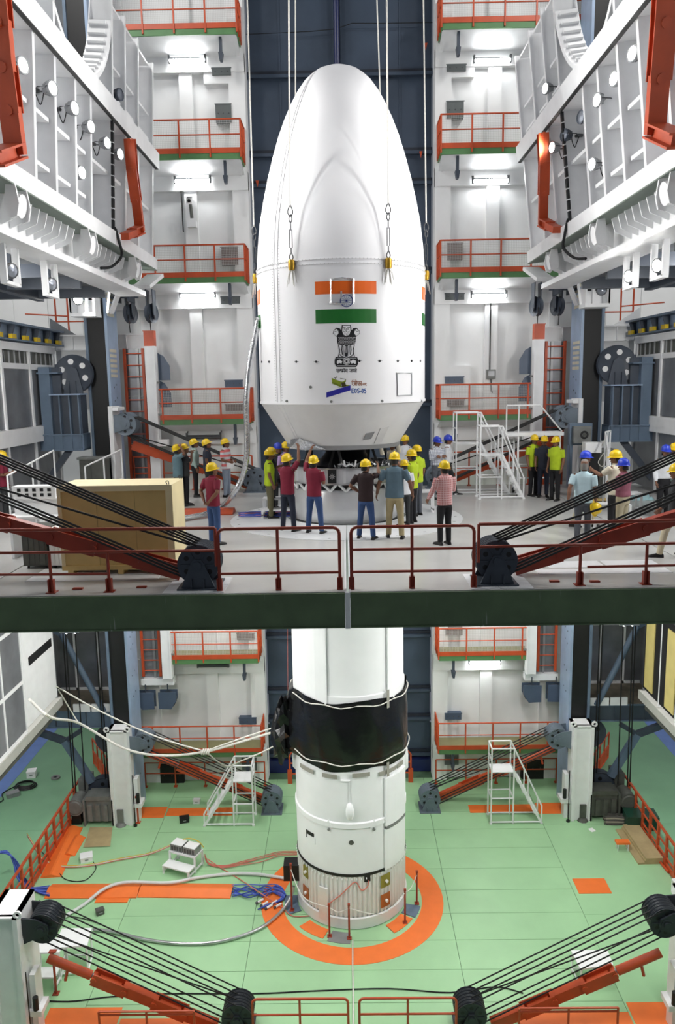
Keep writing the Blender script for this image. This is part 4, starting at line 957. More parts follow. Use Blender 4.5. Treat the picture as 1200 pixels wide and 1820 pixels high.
# top end of the stage at the work deck: foil drum, truss, corrugated ring
m = MB(); vs = []; fs = []; n = 160
for i in range(n):
    a = 2 * pi * i / n; r = 1.42 + (0.02 if (i // 4) % 2 else 0)
    vs += [(r * math.sin(a), -r * math.cos(a), 0.98), (r * math.sin(a), -r * math.cos(a), 1.32)]
m.add(vs, [(2 * i, 2 * ((i + 1) % n), 2 * ((i + 1) % n) + 1, 2 * i + 1) for i in range(n)]).build('top_ring', mat('ring_alu', (205, 207, 210), 0.3, 0.4), st)
slathe([(1.36, 1.34), (1.45, 1.34), (1.45, 1.31)], 'ring_lip', SILVER); slathe([(1.36, 0.95), (1.45, 0.95), (1.45, 0.99)], 'ring_lip', SILVER)
slathe([(0, 0.99), (1.38, 0.99)], 'dark_deck', BLACK)
slathe([(1.2, 0.0), (1.3, 0.0), (1.32, 0.2), (1.31, 0.72), (1.26, 0.8), (1.0, 0.82)], 'foil_drum', mat('drum_foil', (222, 224, 226), 0.3, 0.35, var=0.05, bump=0.3, bscale=8), 48)
for i in range(22):
    a = 2 * pi * i / 22
    for sg in (-1, 1):
        MB().tube(cyl(a, 0.78, 1.31, 0), cyl(a + sg * 0.13, 0.97, 1.38, 0), 0.035, n=6).build('truss_strut', STAGE, st)
MB().box(-0.42, -0.22, -1.47, -1.44, 1.0, 1.32).build('black_panel', BLACK, st)
c = V(-0.32, -1.47, 1.16)
for k in range(4): MB().beam(c + V(-0.07 * math.cos(k * pi / 4), 0, -0.07 * math.sin(k * pi / 4)), c + V(0.07 * math.cos(k * pi / 4), 0, 0.07 * math.sin(k * pi / 4)), 0.02, 0.02).build('fitting', SILVER, st)
# payload adapter struts, wiring and hardware seen between stage and fairing
rnd = random.Random(3)
for i in range(14):
    a = 2 * pi * i / 14
    MB().beam(cyl(a, 1.0, 1.15, 0), cyl(a + (0.3 if i % 2 else -0.3), 2.2, 0.9, 0), 0.05, 0.05).build('adapter_strut', BLACK if i % 3 else DKGREY, st)
MB().lathe([(0.7, 1.0), (0.75, 1.3), (0.5, 1.6), (0.5, 2.1)], n=24).build('engine_bell', mat('bell', (40, 40, 44), 0.4, 0.5), st, True)
m = MB()
for i in range(60):
    a = rnd.uniform(-0.2, 1.2); r = rnd.uniform(1.1, 1.32)
    p = cyl(a, 1.34 + rnd.uniform(-0.05, 0.03), r, 0)
    m.path(smoothpts([p, p + V(rnd.uniform(-0.1, 0.1), rnd.uniform(-0.1, 0.1), 0.1), p + V(rnd.uniform(-0.15, 0.15), 0.05, rnd.uniform(0, 0.08))], 2), 0.012, 4)
m.build('wire_loom', SILVER, st)
m = MB(); c = cyl(0.08, 1.42, 1.3, 0)
m.path(smoothpts([c + V(-0.14, 0, 0.1), c + V(-0.12, 0, -0.04), c, c + V(0.1, 0, -0.04), c + V(0.14, 0, 0.1)], 4), 0.02); m.build('white_hook', WHITE, st)
# black plastic cover tied round the stage
cv = thing('plastic_cover', 'black plastic sheet tied round the middle of the lower stage', 'plastic cover', (0, 0, -6.2))
n = 90; m = MB(); vs = []; fs = []
zz = [-4.42, -4.5, -4.7, -5.0, -5.3, -5.6, -5.9, -6.05, -6.22]
for j, z in enumerate(zz):
    for i in range(n):
        a = 2 * pi * i / n
        bulge = 0.035 + 0.03 * math.sin(a * 9 + z * 3) * math.sin(a * 4.3) + (0.03 if 2 < j < 7 else 0)
        d = ((a - R_(278) + pi) % (2 * pi)) - pi
        if -0.55 < d < 0.35 and j >= 1: bulge += 0.16 * math.exp(-(d / 0.25) ** 2) * (0.4 + 0.25 * j) * (1 if j < 8 else 0.2)
        r = RS + 0.02 + bulge; dz = 0.05 * math.sin(a * 5) if j in (0, 8) else 0
        vs.append((r * math.sin(a), -r * math.cos(a), z + dz))
for j in range(len(zz) - 1):
    for i in range(n): fs.append((j * n + i, j * n + (i + 1) % n, (j + 1) * n + (i + 1) % n, (j + 1) * n + i))
m.add(vs, fs).build('sheet', WRAP, cv, True)
for z, e in ((-4.52, 0.1), (-6.02, 0.13)):
    MB().path([cyl(2 * pi * i / 48, z + 0.03 * math.sin(i * 1.3), RS + e, 0) for i in range(48)], 0.016, 5, True).build('tie_rope', WROPE, cv)
m = MB()
rnd = random.Random(5); c = at(503, 1296, -0.35); vs = []; fs = []
nu, nv = 14, 10
for j in range(nv + 1):
    for i in range(nu):
        th = pi * j / nv; ph = 2 * pi * i / nu; k = 1 + rnd.uniform(-0.22, 0.22)
        vs.append(c + V(0.3 * k * math.sin(th) * math.cos(ph), 0.3 * k * math.sin(th) * math.sin(ph), 0.8 * k * math.cos(th) + 0.3 * math.sin(th) * math.cos(ph)))
for j in range(nv):
    for i in range(nu): fs.append((j * nu + i, j * nu + (i + 1) % nu, (j + 1) * nu + (i + 1) % nu, (j + 1) * nu + i))
m.add(vs, fs).build('gathered_bunch', WRAP, cv)
for x0, x1, y in ((538, 560, 1366), (575, 600, 1378), (626, 656, 1376), (672, 700, 1370), (702, 712, 1358)):
    sbox(x0, y - 4, x1, y + 3, 0.06, 0.075, 'tape_strip', TAPE, cv)
for y0, y1 in ((1224, 1256), (1352, 1377)): sbox(683, y0, 687, y1, 0.1, 0.11, 'tape_strip', TAPE, cv)
# ================================================================== HOISTS
def sheaves(t, c, n, R, pitch, m, holes=True, hub=True):
    """row of grooved sheaves on an axle along Y, centred at c"""
    for i in range(n):
        y = c.y + (i - (n - 1) / 2) * pitch
        w2 = pitch * 0.44
        sh = MB().lathe([(0, -w2), (R * 0.35, -w2), (R * 0.4, -w2 * 0.7), (R * 0.85, -w2 * 0.7), (R, -w2), (R * 1.0, -w2 * 0.6), (R * 0.9, 0), (R * 1.0, w2 * 0.6), (R, w2), (R * 0.85, w2 * 0.7), (R * 0.4, w2 * 0.7), (0, w2)], (c.x, y, c.z), (0, 1, 0), 28).build('sheave', m, t, True)
        if i == 0 and holes:
            for k in range(6):
                a = k * pi / 3 + 0.5
                MB().tube((c.x + R * 0.64 * math.cos(a), y - w2 * 0.72, c.z + R * 0.64 * math.sin(a)), (c.x + R * 0.64 * math.cos(a), y - w2 * 0.66, c.z + R * 0.64 * math.sin(a)), R * 0.13, n=10).build('hole', BLACK, sh)
            for k in range(6):
                a = k * pi / 3
                MB().beam((c.x + R * 0.38 * math.cos(a), y - w2 * 0.72, c.z + R * 0.38 * math.sin(a)), (c.x + R * 0.84 * math.cos(a), y - w2 * 0.72, c.z + R * 0.84 * math.sin(a)), 0.02, 0.035, (0, 1, 0)).build('spoke', m, sh)
def floor_block(lab, c, zf, m, n=6, R=0.34, pitch=0.085):
    t = thing('sheave_block', lab, 'pulley block', (c.x, c.y, zf), 'pulley blocks')
    sheaves(t, c, n, R, pitch, m)
    L = n * pitch / 2
    for y in (c.y - L - 0.03, c.y + L + 0.03):
        MB().prism([(c.x - R * 0.85, zf), (c.x + R * 0.85, zf), (c.x + R * 0.32, c.z + R * 0.1), (c.x + R * 0.18, c.z + R * 0.3), (c.x - R * 0.18, c.z + R * 0.3), (c.x - R * 0.32, c.z + R * 0.1)], 'y', y - 0.018, y + 0.018).build('side_plate', m, t)
        for dx in (-0.1, 0.1): MB().box(c.x + dx - 0.01, c.x + dx + 0.01, y - 0.06, y, zf, zf + 0.18).build('stiffener', m, t)
    MB().tube((c.x, c.y - L - 0.08, c.z), (c.x, c.y + L + 0.08, c.z), 0.07, n=12).build('axle', m, t)
    MB().box(c.x - R, c.x + R, c.y - L - 0.12, c.y + L + 0.1, zf, zf + 0.03).build('base_plate', m, t)
    return t
def column_block(lab, c, s, m, n=6, R=0.34, pitch=0.085, xcol=7.0):
    t = thing('sheave_block', lab, 'pulley block', (c.x, c.y, c.z), 'pulley blocks')
    sheaves(t, c, n, R, pitch, m)
    L = n * pitch / 2
    for y in (c.y - L - 0.03, c.y + L + 0.03):
        MB().prism([(xcol * s, c.z + R * 0.85), (c.x + s * 0.1, c.z + R * 0.75), (c.x - s * R * 0.42, c.z + R * 0.35), (c.x - s * R * 0.5, c.z), (c.x - s * R * 0.42, c.z - R * 0.35), (c.x + s * 0.15, c.z - R * 0.6), (xcol * s, c.z - R * 0.95)], 'y', y - 0.018, y + 0.018).build('side_plate', m, t)
    MB().tube((c.x, c.y - L - 0.09, c.z), (c.x, c.y + L + 0.09, c.z), 0.075, n=12).build('axle', m, t)
    MB().tube((c.x, c.y - L - 0.06, c.z), (c.x, c.y - L - 0.03, c.z), 0.13, n=14).build('hub_cap', m, t)
    return t
def ropes(lab, grp, a, b, R, n=4, pitch=0.16, r=0.013, cross=True):
    O = ['nearest the camera', 'second from the camera', 'third from the camera', 'fourth from the camera']
    for i in range(n):
        y = (i - (n - 1) / 2) * pitch
        tag(MB().tube(a + V(0, y, R * 0.96), b + V(0, y, R * 0.96), r, n=6).build('wire_rope', ROPE, None, True, off=a), lab + ', upper run, ' + O[i], 'wire rope', grp)
        if i < n - 1:
            tag(MB().tube(a + V(0, y + 0.05, -R * 0.96), b + V(0, y + 0.05, -R * 0.96), r, n=6).build('wire_rope', ROPE, None, True, off=a), lab + ', lower run, ' + O[i], 'wire rope', grp)
    if cross:
        tag(MB().tube(a + V(0, 0.03, R * 0.7), b + V(0, 0.03, -R * 0.9), r, n=6).build('wire_rope', ROPE, None, True, off=a), lab + ' crossing between its two runs', 'wire rope', grp)
def strut(lab, p, q, m, wd=0.24, hg=0.27, cylinder=True):
    t = thing('folding_strut', lab, 'strut', q, 'folding struts')
    p = Vector(p); q = Vector(q); d = (q - p)
    k = 0.26 if cylinder else 0.0
    if cylinder:
        MB().tube(p, p + d * k, hg * 0.36, n=14).build('cylinder', m, t, True)
        MB().tube(p + d * (k - 0.02), p + d * (k + 0.03), hg * 0.2, n=10).build('piston', GREYM, t, True)
        a, b, _ = frame(d); MB().beam(p + d * 0.12, p + d * 0.1 + V(0, -0.05, -0.35), 0.05, 0.05).build('lever', m, t)
    link_arm(None, t, [p + d * (k + 0.02), q], wd, hg, m, axis=(0, 0, 1))
FARSH = mat('sheave_grey', (104, 116, 128), 0.45, 0.1, var=0.12)
def hoist(s, sd, word, cc, fc, zf, ma, mr, rope_r, p, q, cyl_on, n=4, R=0.34):
    cc = Vector((cc[0] * s, cc[1], cc[2])); fc = Vector((fc[0] * s, fc[1], fc[2]))
    floor_block('%s pulley block bolted to the %s' % (word, 'platform' if zf == 0 else 'green floor'), fc, zf, ma, R=R)
    column_block('%s pulley block on the column bracket' % word, cc, s, ma, R=R, xcol=7.02)
    ropes('black rope of the %s hoist' % word, 'ropes of the %s hoist' % word, fc, cc, R, n, r=rope_r)
    strut('orange folding strut of the %s hoist' % word, Vector((p[0] * s, p[1], p[2])), Vector((q[0] * s, q[1], q[2])), mr, cylinder=cyl_on)
for s, sd in SIDES:
    hoist(s, sd, 'far %s work-deck' % sd, (6.55, 3.9, 2.22), (2.85, 4.7, 0.4), 0, FARSH, ORANGE, 0.02, (6.6, 4.4, 1.55), (3.15, 5.18, 0.16), False)
    hoist(s, sd, 'near %s work-deck' % sd, (6.55, -6.85, 2.25), (2.45, -6.85, 0.4), 0, SHEAVE, DIMRED, 0.019, (6.6, -6.4, 1.25), (2.9, -6.42, 0.15), False)
    hoist(s, sd, 'far %s lower-floor' % sd, (6.62, 3.95, -7.95), (2.6, 4.3, ZL + 0.42), ZL, FARSH, ORANGE, 0.017, (6.7, 4.42, -8.62), (3.05, 4.75, ZL + 0.16), True)
    hoist(s, sd, 'near %s lower-floor' % sd, (6.62, -4.45, -8.05), (2.52, -4.55, ZL + 0.42), ZL, mat('sheave_black', (44, 48, 54), 0.4, 0.2), ORANGE, 0.0155, (6.6, -4.55, -8.85), (3.05, -4.62, ZL + 0.12), True)
    # white bracket masts of the lower floor
    for word, y0, y1, zt in (('far', 3.4, 3.97, -7.38), ('near', -4.95, -4.0, -7.6)):
        t = thing('bracket_mast', 'white box mast carrying the %s %s lower-floor pulley block' % (word, sd), 'mast', (7.3 * s, (y0 + y1) / 2, ZL))
        MB(s).box(7.02, 7.12, y0, y1, ZL, zt).build('side_plate', WHITE, t)
        MB(s).box(7.56, 7.66, y0, y1, ZL, zt).build('side_plate', WHITE, t)
        MB(s).box(7.12, 7.56, y0 + 0.06, y0 + 0.12, ZL, zt).build('front_plate', WHITE, t)
        MB(s).box(7.02, 7.66, y0, y1, zt - 0.04, zt).build('cap', WHITE, t)
        for i in range(5): MB(s).prism([(7.0, zt - 0.7 - i * 0.42), (7.02, zt - 0.55 - i * 0.42), (7.02, zt - 0.9 - i * 0.42)], 'y', y0 + 0.02, y0 + 0.2).build('gusset', WHITE, t)
        MB(s).lathe([(0.045, -0.02), (0.09, -0.02), (0.09, 0.02), (0.045, 0.02), (0.045, -0.02)], (7.0, y0 + 0.02, zt + 0.06), (0, 1, 0), 14).build('lifting_eye', WHITE, t)
        MB(s).lathe([(0.045, -0.02), (0.09, -0.02), (0.09, 0.02), (0.045, 0.02), (0.045, -0.02)], (7.66, y0 + 0.02, zt + 0.06), (0, 1, 0), 14).build('lifting_eye', WHITE, t)
        MB(s).box(6.84, 6.96, y0 + 0.2, y0 + 0.5, ZL + 0.0, ZL + 1.5).build('side_actuator', WHITE, t)
        MB(s).box(6.72, 7.0, y0 + 0.12, y0 + 0.55, ZL + 0.55, ZL + 0.68).build('actuator_flange', WHITE, t)
        MB(s).tube((6.82, y0 + 0.1, ZL + 0.75), (6.82, y0 + 0.1, ZL + 1.05), 0.06, n=10).build('actuator_motor', BLACK, t)
        MB(s).tube((6.92, y0 - 0.02, ZL + 0.02), (6.92, y0 - 0.02, ZL + 1.75), 0.014, n=6).build('plumb_rod', BLACK, t)
        MB(s).tube((6.92, y0 - 0.02, ZL), (6.92, y0 - 0.02, ZL + 0.06), 0.06, n=8).build('rod_foot', BLACK, t)
    # white backing plate of the work-deck column blocks
    t = thing('bracket_plate', 'white bracket plate behind the far %s work-deck pulley block' % sd, 'bracket', (6.95 * s, 4.0, 1.0))
    MB(s).box(6.86, 6.98, 3.5, 4.3, 0.0, 2.75).build('plate', WHITE, t)
    MB(s).box(6.7, 6.86, 3.55, 4.25, 2.62, 2.72).build('ledge', WHITE, t)

# ================================================================== WINCH FRAMES, LADDER SHAFTS, CABINS ON THE FAR SIDES
for s, sd in SIDES:
    y0, y1 = 3.35, 3.98
    t = thing('winch_tower', 'blue steel winch frame beside the %s black column' % sd, 'machine frame', (8.2 * s, 3.6, 1.45))
    MB(s).box(7.7, 9.2, y0, y1, 1.5, 1.95).build('base_girder', STEEL, t)
    for z in (1.5, 1.95, 3.12): MB(s).box(7.7, 9.2 if z < 3 else 8.62, y0 - 0.05, y1, z - 0.02, z + 0.02).build('flange', STEELL if z > 3 else STEEL, t)
    MB(s).box(7.75, 8.6, y0 + 0.12, y1, 1.97, 3.1).build('body_plate', STEELD, t)
    for x in (7.78, 8.05, 8.34, 8.6): MB(s).box(x - 0.018, x + 0.018, y0 - 0.04, y0 + 0.15, 1.5, 3.1).build('stiffener', STEEL, t)
    MB(s).box(8.6, 8.92, y0 + 0.05, y1, 1.97, 3.92).build('tall_box', STEEL, t)
    MB(s).box(8.35, 8.62, y0 + 0.25, y1, 3.1, 3.9).build('upper_box', STEELD, t)
    MB(s).box(8.33, 8.96, y0 + 0.0, y1, 3.72, 3.77).build('flange', STEEL, t)
    MB(s).tube((8.5, y0 + 0.4, 3.9), (8.5, y0 + 0.4, 4.0), 0.05, n=8).build('cap_bolt', STEELD, t)
    wh = MB(s).lathe([(0, -0.06), (0.52, -0.06), (0.56, -0.08), (0.56, 0.08), (0, 0.08)], (8.0, y0 + 0.45, 3.72), (0, 1, 0), 32).build('wheel', STEELD, t, True)
    for k in range(6):
        a = k * pi / 3 + 0.35
        MB(s).tube((8.0 + 0.36 * math.cos(a), y0 + 0.37, 3.72 + 0.36 * math.sin(a)), (8.0 + 0.36 * math.cos(a), y0 + 0.385, 3.72 + 0.36 * math.sin(a)), 0.085, n=12).build('wheel_hole', WALLW, wh)
    MB(s).prism([(7.72, 3.14), (8.3, 3.14), (8.18, 3.65), (8.12, 3.85), (8.0, 3.92), (7.88, 3.85), (7.82, 3.65)], 'y', y0 + 0.28, y0 + 0.33).build('bearing_plate', STEELD, t)
    for x in (7.9, 8.1): MB(s).box(x, x + 0.02, y0 + 0.2, y0 + 0.28, 3.14, 3.5).build('stiffener', STEELD, t)
    MB(s).beam((8.2, y0 + 0.2, 1.5), (9.2, y0 + 0.1, 0.2), 0.16, 0.18).build('diagonal', STEELD, t)
    cb = thing('grey_cabinet', 'dark grey steel cabinet at the foot of the %s black column' % sd, 'cabinet', (7.3 * s, 3.2, 0))
    MB(s).box(7.0, 7.75, 2.95, 3.4, 0, 1.25).build('body', MACHD, cb); MB(s).box(6.95, 7.8, 2.9, 3.42, 1.25, 1.31).build('top', MACH, cb)
    for x in (7.06, 7.42): MB(s).box(x, x + 0.28, 2.93, 2.95, 0.1, 1.15).build('door', MACHD, cb)
    # ladder shaft
    t = thing('ladder_shaft', 'grey sheeted ladder shaft with white post beside the %s column' % sd, 'shaft', (6.5 * s, 5.4, -6.4))
    for za, zb_ in ((-6.4, -4.6), (-4.58, -2.6), (-2.58, -0.6), (0.02, 1.5), (1.52, 3.0), (3.02, 4.5)):
        MB(s).box(6.2, 7.0, 5.5, 5.56, za, zb_).build('sheet', GLASSG, t)
    MB(s).box(5.92, 6.2, 5.05, 5.5, -6.3, 4.55).build('post', WHITE, t)
    MB(s).box(5.88, 5.92, 5.0, 5.3, -6.3, 4.55).build('post_edge', WHITE, t)
    for z in (-5.5, -4.0, 1.2, 2.4, 3.4): MB(s).box(5.8, 5.9, 5.1, 5.2, z, z + 0.06).build('bolt_lug', MACH, t)
    MB(s).box(6.5, 6.58, 5.44, 5.5, -6.4, 4.5).build('centre_bar', GREYM, t)
    MB(s).box(5.9, 7.0, 5.3, 5.6, -6.62, -6.4).build('foot_beam', WHITE, t)
    for z in (3.9, 3.05): MB(s).prism([(5.52, z - 0.4), (5.88, z - 0.4), (5.88, z + 0.45), (5.7, z + 0.35), (5.52, z + 0.05)], 'y', 5.42, 5.46).build('wing_plate', PSB, t)
    for z in (0.9,): MB(s).box(5.6, 5.9, 4.95, 5.2, z + 0.55, z + 0.75).build('step_block', WHITE, t)
    lz = thing('ladder', 'orange vertical ladder on the %s ladder shaft' % sd, 'ladder', (6.6 * s, 5.35, -6.35))
    for x in (6.28, 6.86): MB(s).box(x, x + 0.08, 5.28, 5.36, -6.3, 4.5).build('stile', ORANGE, lz)
    z = -6.1
    while z < 4.4: MB(s).tube((6.3, 5.32, z), (6.92, 5.32, z), 0.018, n=6).build('rung', ORANGE, lz); z += 0.36
    ob = thing('orange_box', 'small orange box on top of the %s ladder shaft post' % sd, 'box', (6.05 * s, 5.2, 4.55))
    MB(s).box(5.9, 6.2, 5.05, 5.3, 4.55, 5.0).build('body', ORANGE, ob); MB(s).box(5.88, 5.9, 5.03, 5.32, 4.55, 5.0).build('flange', ORANGE, ob); MB(s).box(5.88, 6.22, 5.03, 5.32, 5.0, 5.02).build('lid', ORANGE, ob)
    g = thing('cross_girder', 'white plate girder behind the top of the %s column' % sd, 'girder', (7.5 * s, 5.7, 4.5))
    MB(s).box(6.2, 9.2, 5.7, 5.8, 4.5, 4.95).build('web', WALLW, g)
    for z in (4.48, 4.93): MB(s).box(6.2, 9.2, 5.62, 5.8, z, z + 0.04).build('flange', WHITE, g)
    for x in (6.9, 7.9, 8.6, 9.16): MB(s).box(x, x + 0.03, 5.62, 5.7, 4.5, 4.95).build('stiffener', WHITE, g)
    for x0, x1, z0, z1 in ((8.2, 9.2, 2.6, 4.48),): MB(s).box(x0, x1, 5.72, 5.8, z0, z1).build('panel', WALLW, g)
    for x in (6.4, 7.4): MB(s).box(x, x + 0.1, 5.8, 6.14, 4.55, 4.9).build('wall_bracket', WALLW, g)
    MB(s).prism([(8.5, 4.97), (9.3, 4.97), (9.3, 5.5)], 'y', 5.65, 5.7).build('wing_plate', SOFFIT if s < 0 else WALLW, g)
    # hanging pulleys and trolley
    for i, X in enumerate((5.95, 6.6)):
        p = thing('hanging_pulley', '%s hanging pulley with rope above the %s ladder shaft' % (('inner', 'outer')[i], sd), 'pulley', (X * s, 5.2, 5.6), 'hanging pulleys')
        MB(s).lathe([(0, -0.05), (0.26, -0.05), (0.3, -0.07), (0.25, 0), (0.3, 0.07), (0.26, 0.05), (0, 0.05)], (X, 5.2, 5.55), (1, 0.35, 0), 20).build('sheave', STEELD, p, True)
        for sg in (-1, 1): MB(s).prism([(4.98, 6.25), (5.42, 6.25), (5.34, 5.5), (5.2, 5.36), (5.06, 5.5)], 'x', X + sg * 0.1 - 0.015, X + sg * 0.1 + 0.015).build('cheek_plate', STEELD, p)
        MB(s).tube((X, 4.95, 5.5), (X + 0.03, 5.15, 4.97), 0.014, n=6).build('rope', ROPE, p)
    tr = thing('hoist_trolley', 'dark steel hoist trolley under the third %s balcony' % sd, 'trolley', (6.9 * s, 4.6, 5.9))
    MB(s).box(6.3, 6.97, 4.5, 4.62, 6.0, 6.12).build('cross_bar', STEELD, tr); MB(s).box(6.3, 6.97, 5.0, 5.12, 6.0, 6.12).build('cross_bar', STEELD, tr)
    for x in (6.42, 6.84):
        MB(s).box(x, x + 0.06, 4.45, 5.15, 5.85, 6.3).build('side_plate', STEELD, tr); MB(s).tube((x + 0.03, 4.4, 6.06), (x + 0.03, 4.46, 6.06), 0.08, n=10).build('wheel', DKGREY, tr)
    # cabin of the upper level
    cbn = thing('control_cabin', 'glazed white framed cabin at the %s edge of the work deck' % sd, 'cabin', (9.1 * s, -1, 0))
    X = 9.0
    ypost = [-6.5, -4.6, -2.7, -0.7, 1.1, 2.95, 4.85]
    for y in ypost: MB(s).box(X - 0.05, X + 0.05, y - 0.06, y + 0.06, 0.05, 4.5).build('post', WHITE, cbn)
    for a, b in zip(ypost[:-1], ypost[1:]):
        MB(s).box(X - 0.01, X + 0.02, a + 0.06, b - 0.06, 2.25, 3.85).build('glass_pane', GLASSG, cbn)
        MB(s).box(X - 0.01, X + 0.02, a + 0.06, b - 0.06, 0.1, 1.75).build('lower_pane', GLASSG, cbn)
        MB(s).box(X + 0.02, X + 0.05, a + 0.06, b - 0.06, 4.0, 4.35).build('louvre_back', MACHD, cbn)
        for k in range(5):
            yy = a + 0.06 + (b - a - 0.12) * (k + 0.5) / 5
            MB(s).box(X - 0.02, X + 0.02, yy - 0.012, yy + 0.012, 4.0, 4.35).build('louvre_bar', GREYM, cbn)
    for z0, z1, e in ((3.85, 4.0, 0.04), (4.35, 4.55, 0.06), (1.78, 2.22, 0.12)): MB(s).box(X - e, X + e, -6.6, 4.95, z0, z1).build('transom', WHITE, cbn)
    MB(s).box(X - 0.02, X + 1.8, 4.83, 4.89, 0.05, 4.5).build('end_wall', GLASSG, cbn)
    cr = thing('crane_beam', 'blue crane beam with yellow brackets above the %s cabin' % sd, 'beam', (9.1 * s, -1, 4.6))
    MB(s).box(X - 0.15, X + 0.25, -7, 5.5, 4.6, 4.64).build('flange', STEEL, cr); MB(s).box(X - 0.18, X + 0.28, -7, 5.5, 5.02, 5.08).build('flange', STEEL, cr)
    MB(s).box(X + 0.08, X + 0.12, -7, 5.5, 4.64, 5.02).build('web', STEELL, cr)
    y = -6.6
    while y < 5.5:
        MB(s).prism([(X - 0.14, 5.02), (X + 0.08, 5.02), (X + 0.08, 4.65), (X - 0.02, 4.65)], 'y', y - 0.02, y + 0.02).build('stiffener', STEELD, cr)
        MB(s).box(X - 0.12, X - 0.02, y - 0.18, y + 0.1, 4.65, 4.77).build('yellow_bracket', YELLOW, cr); y += 0.85
    rf = thing('red_pipe_frame', 'red pipe guard frame under the %s soffit' % sd, 'guard frame', (8.6 * s, 6.5, 4.9))
    MB(s).box(8.2, 9.6, 6.4, 6.6, 4.84, 4.9).build('ledge', WALLW, rf)
    for x, z1 in ((8.4, 5.5), (9.0, 6.3), (9.4, 6.3)): MB(s).tube((x, 6.5, 4.9), (x, 6.5, z1), 0.03, n=6).build('post', ORANGE, rf)
    for z, xa, xb in ((5.0, 8.4, 9.4), (5.45, 8.4, 9.4), (5.62, 9.0, 10.4)): MB(s).tube((xa, 6.5, z), (xb, 6.5, z + (0.1 if xb > 10 else 0)), 0.025, n=6).build('rail', ORANGE, rf)
    # ---------------------------------------------------------------- lower cabin and its supports
    lc = thing('hanging_cabin', '%s metal clad cabin hanging over the %s edge of the green floor' % ({-1: 'white doored', 1: 'yellow panelled'}[s], sd), 'cabin', (9.3 * s, -1.5, -6.3))
    X = 9.0
    yp = [-6.5, -4.9, -3.4, -1.9, -0.5, 0.75, 1.9, 3.2]
    for a, b in zip(yp[:-1], yp[1:]):
        MB(s).box(X - 0.04, X + 0.04, a - 0.03, a + 0.03, -6.1, -0.45).build('post', WHITE, lc)
        door_bay = abs(a - 0.75) < 0.01 or abs(a - 1.9) < 0.01
        if s < 0 and door_bay:
            if abs(a - 0.75) < 0.01:
                dr = MB(s).box(X - 0.05, X + 0.02, 0.8, 3.0, -6.0, -2.6).build('door', WHITE, lc); MB(s).box(X - 0.06, X - 0.05, 1.15, 2.85, -4.35, -4.1).build('vision_slot', BLACK, dr)
            continue
        if s > 0 and door_bay:
            if abs(a - 0.75) < 0.01:
                dr = MB(s).box(X - 0.03, X + 0.02, 0.8, 3.1, -6.0, -3.4).build('dark_doorway', BLACK, lc)
                CREAM = mat('cream_panel', (206, 190, 120), 0.5)
                MB(s).box(X - 0.06, X - 0.03, 0.85, 1.45, -5.9, -3.6).build('yellow_leaf', CREAM, dr); MB(s).box(X - 0.06, X - 0.03, 2.35, 2.95, -5.9, -3.6).build('yellow_leaf', CREAM, dr)
            continue
        for z0, z1 in ((-6.05, -4.7), (-4.6, -3.1), (-3.0, -0.5)): MB(s).box(X - 0.015, X + 0.02, a + 0.03, b - 0.03, z0, z1).build('panel', GLASSG, lc)
    for z in (-4.65, -3.05, -6.1): MB(s).box(X - 0.035, X + 0.04, -6.5, 0.75, z - 0.05, z + 0.05).build('transom', WHITE, lc)
    MB(s).box(X - 0.08, X + 1.9, -6.5, 3.3, -6.42, -6.15).build('floor_slab', mat('slab_grey', (176, 176, 170), 0.6), lc)
    MB(s).box(X + 0.06, X + 0.1, -6.5, 3.1, -6.7, -6.42).build('kerb', MACHD, lc)
    MB(s).box(X + 0.02, X + 1.9, 3.2, 3.24, -6.15, -0.45).build('end_panel', GLASSG, lc)
    lp = thing('landing', 'blue beam landing with grey clad wall behind the %s hanging cabin' % sd, 'landing', (8.9 * s, 5, -7.7))
    MB(s).box(7.72, 10.1, 4.4, 4.5, -7.66, -7.15).build('front_girder', STEEL if s < 0 else STEELD, lp)
    for z in (-7.68, -7.14): MB(s).box(7.72, 10.1, 4.35, 4.55, z, z + 0.04).build('flange', STEEL, lp)
    for x in (8.1, 8.6, 9.1, 9.6): MB(s).box(x, x + 0.025, 4.37, 4.4, -7.66, -7.14).build('stiffener', STEELD, lp)
    MB(s).box(7.72, 10.1, 4.4, 6.2, -7.14, -7.08).build('floor', mat('dusty_floor', (120, 112, 98), 0.7, var=0.25), lp)
    for x0, x1 in ((7.8, 8.4), (8.45, 9.0)): MB(s).box(x0, x1, 4.34, 4.4, -7.12, -6.86).build('kick_plate', WHITE, lp)
    for x0, x1 in ((7.75, 8.62), (8.7, 9.4), (9.5, 10.1)):
        for z0, z1 in ((-7.0, -5.0), (-4.85, -2.6), (-2.5, -0.5)): MB(s).box(x0, x1, 6.14, 6.2, z0, z1).build('wall_sheet', GLASSG, lp)
    for x in (8.66, 9.45): MB(s).box(x - 0.05, x + 0.05, 6.1, 6.2, -7.1, -0.45).build('post', WHITE, lp)
    for z in (-7.05, -4.92, -2.55): MB(s).box(7.72, 10.1, 6.1, 6.2, z - 0.06, z + 0.06).build('transom', WHITE, lp)
    for x0, y0_ in ((10.05, 0.7),): MB(s).box(10.05, 10.1, 3.4, 6.2, -7.1, -1).build('side_sheet', GLASSG, lp)
    MB(s).tube((9.35, 4.3, -4.1), (8.0, 4.35, -7.1), 0.1, n=12).build('brace_pipe', STEEL, lp, True)
    MB(s).prism([(9.0, -3.7), (9.75, -3.7), (9.6, -4.3), (9.2, -4.5)], 'y', 4.2, 4.4).build('brace_head', STEEL, lp)
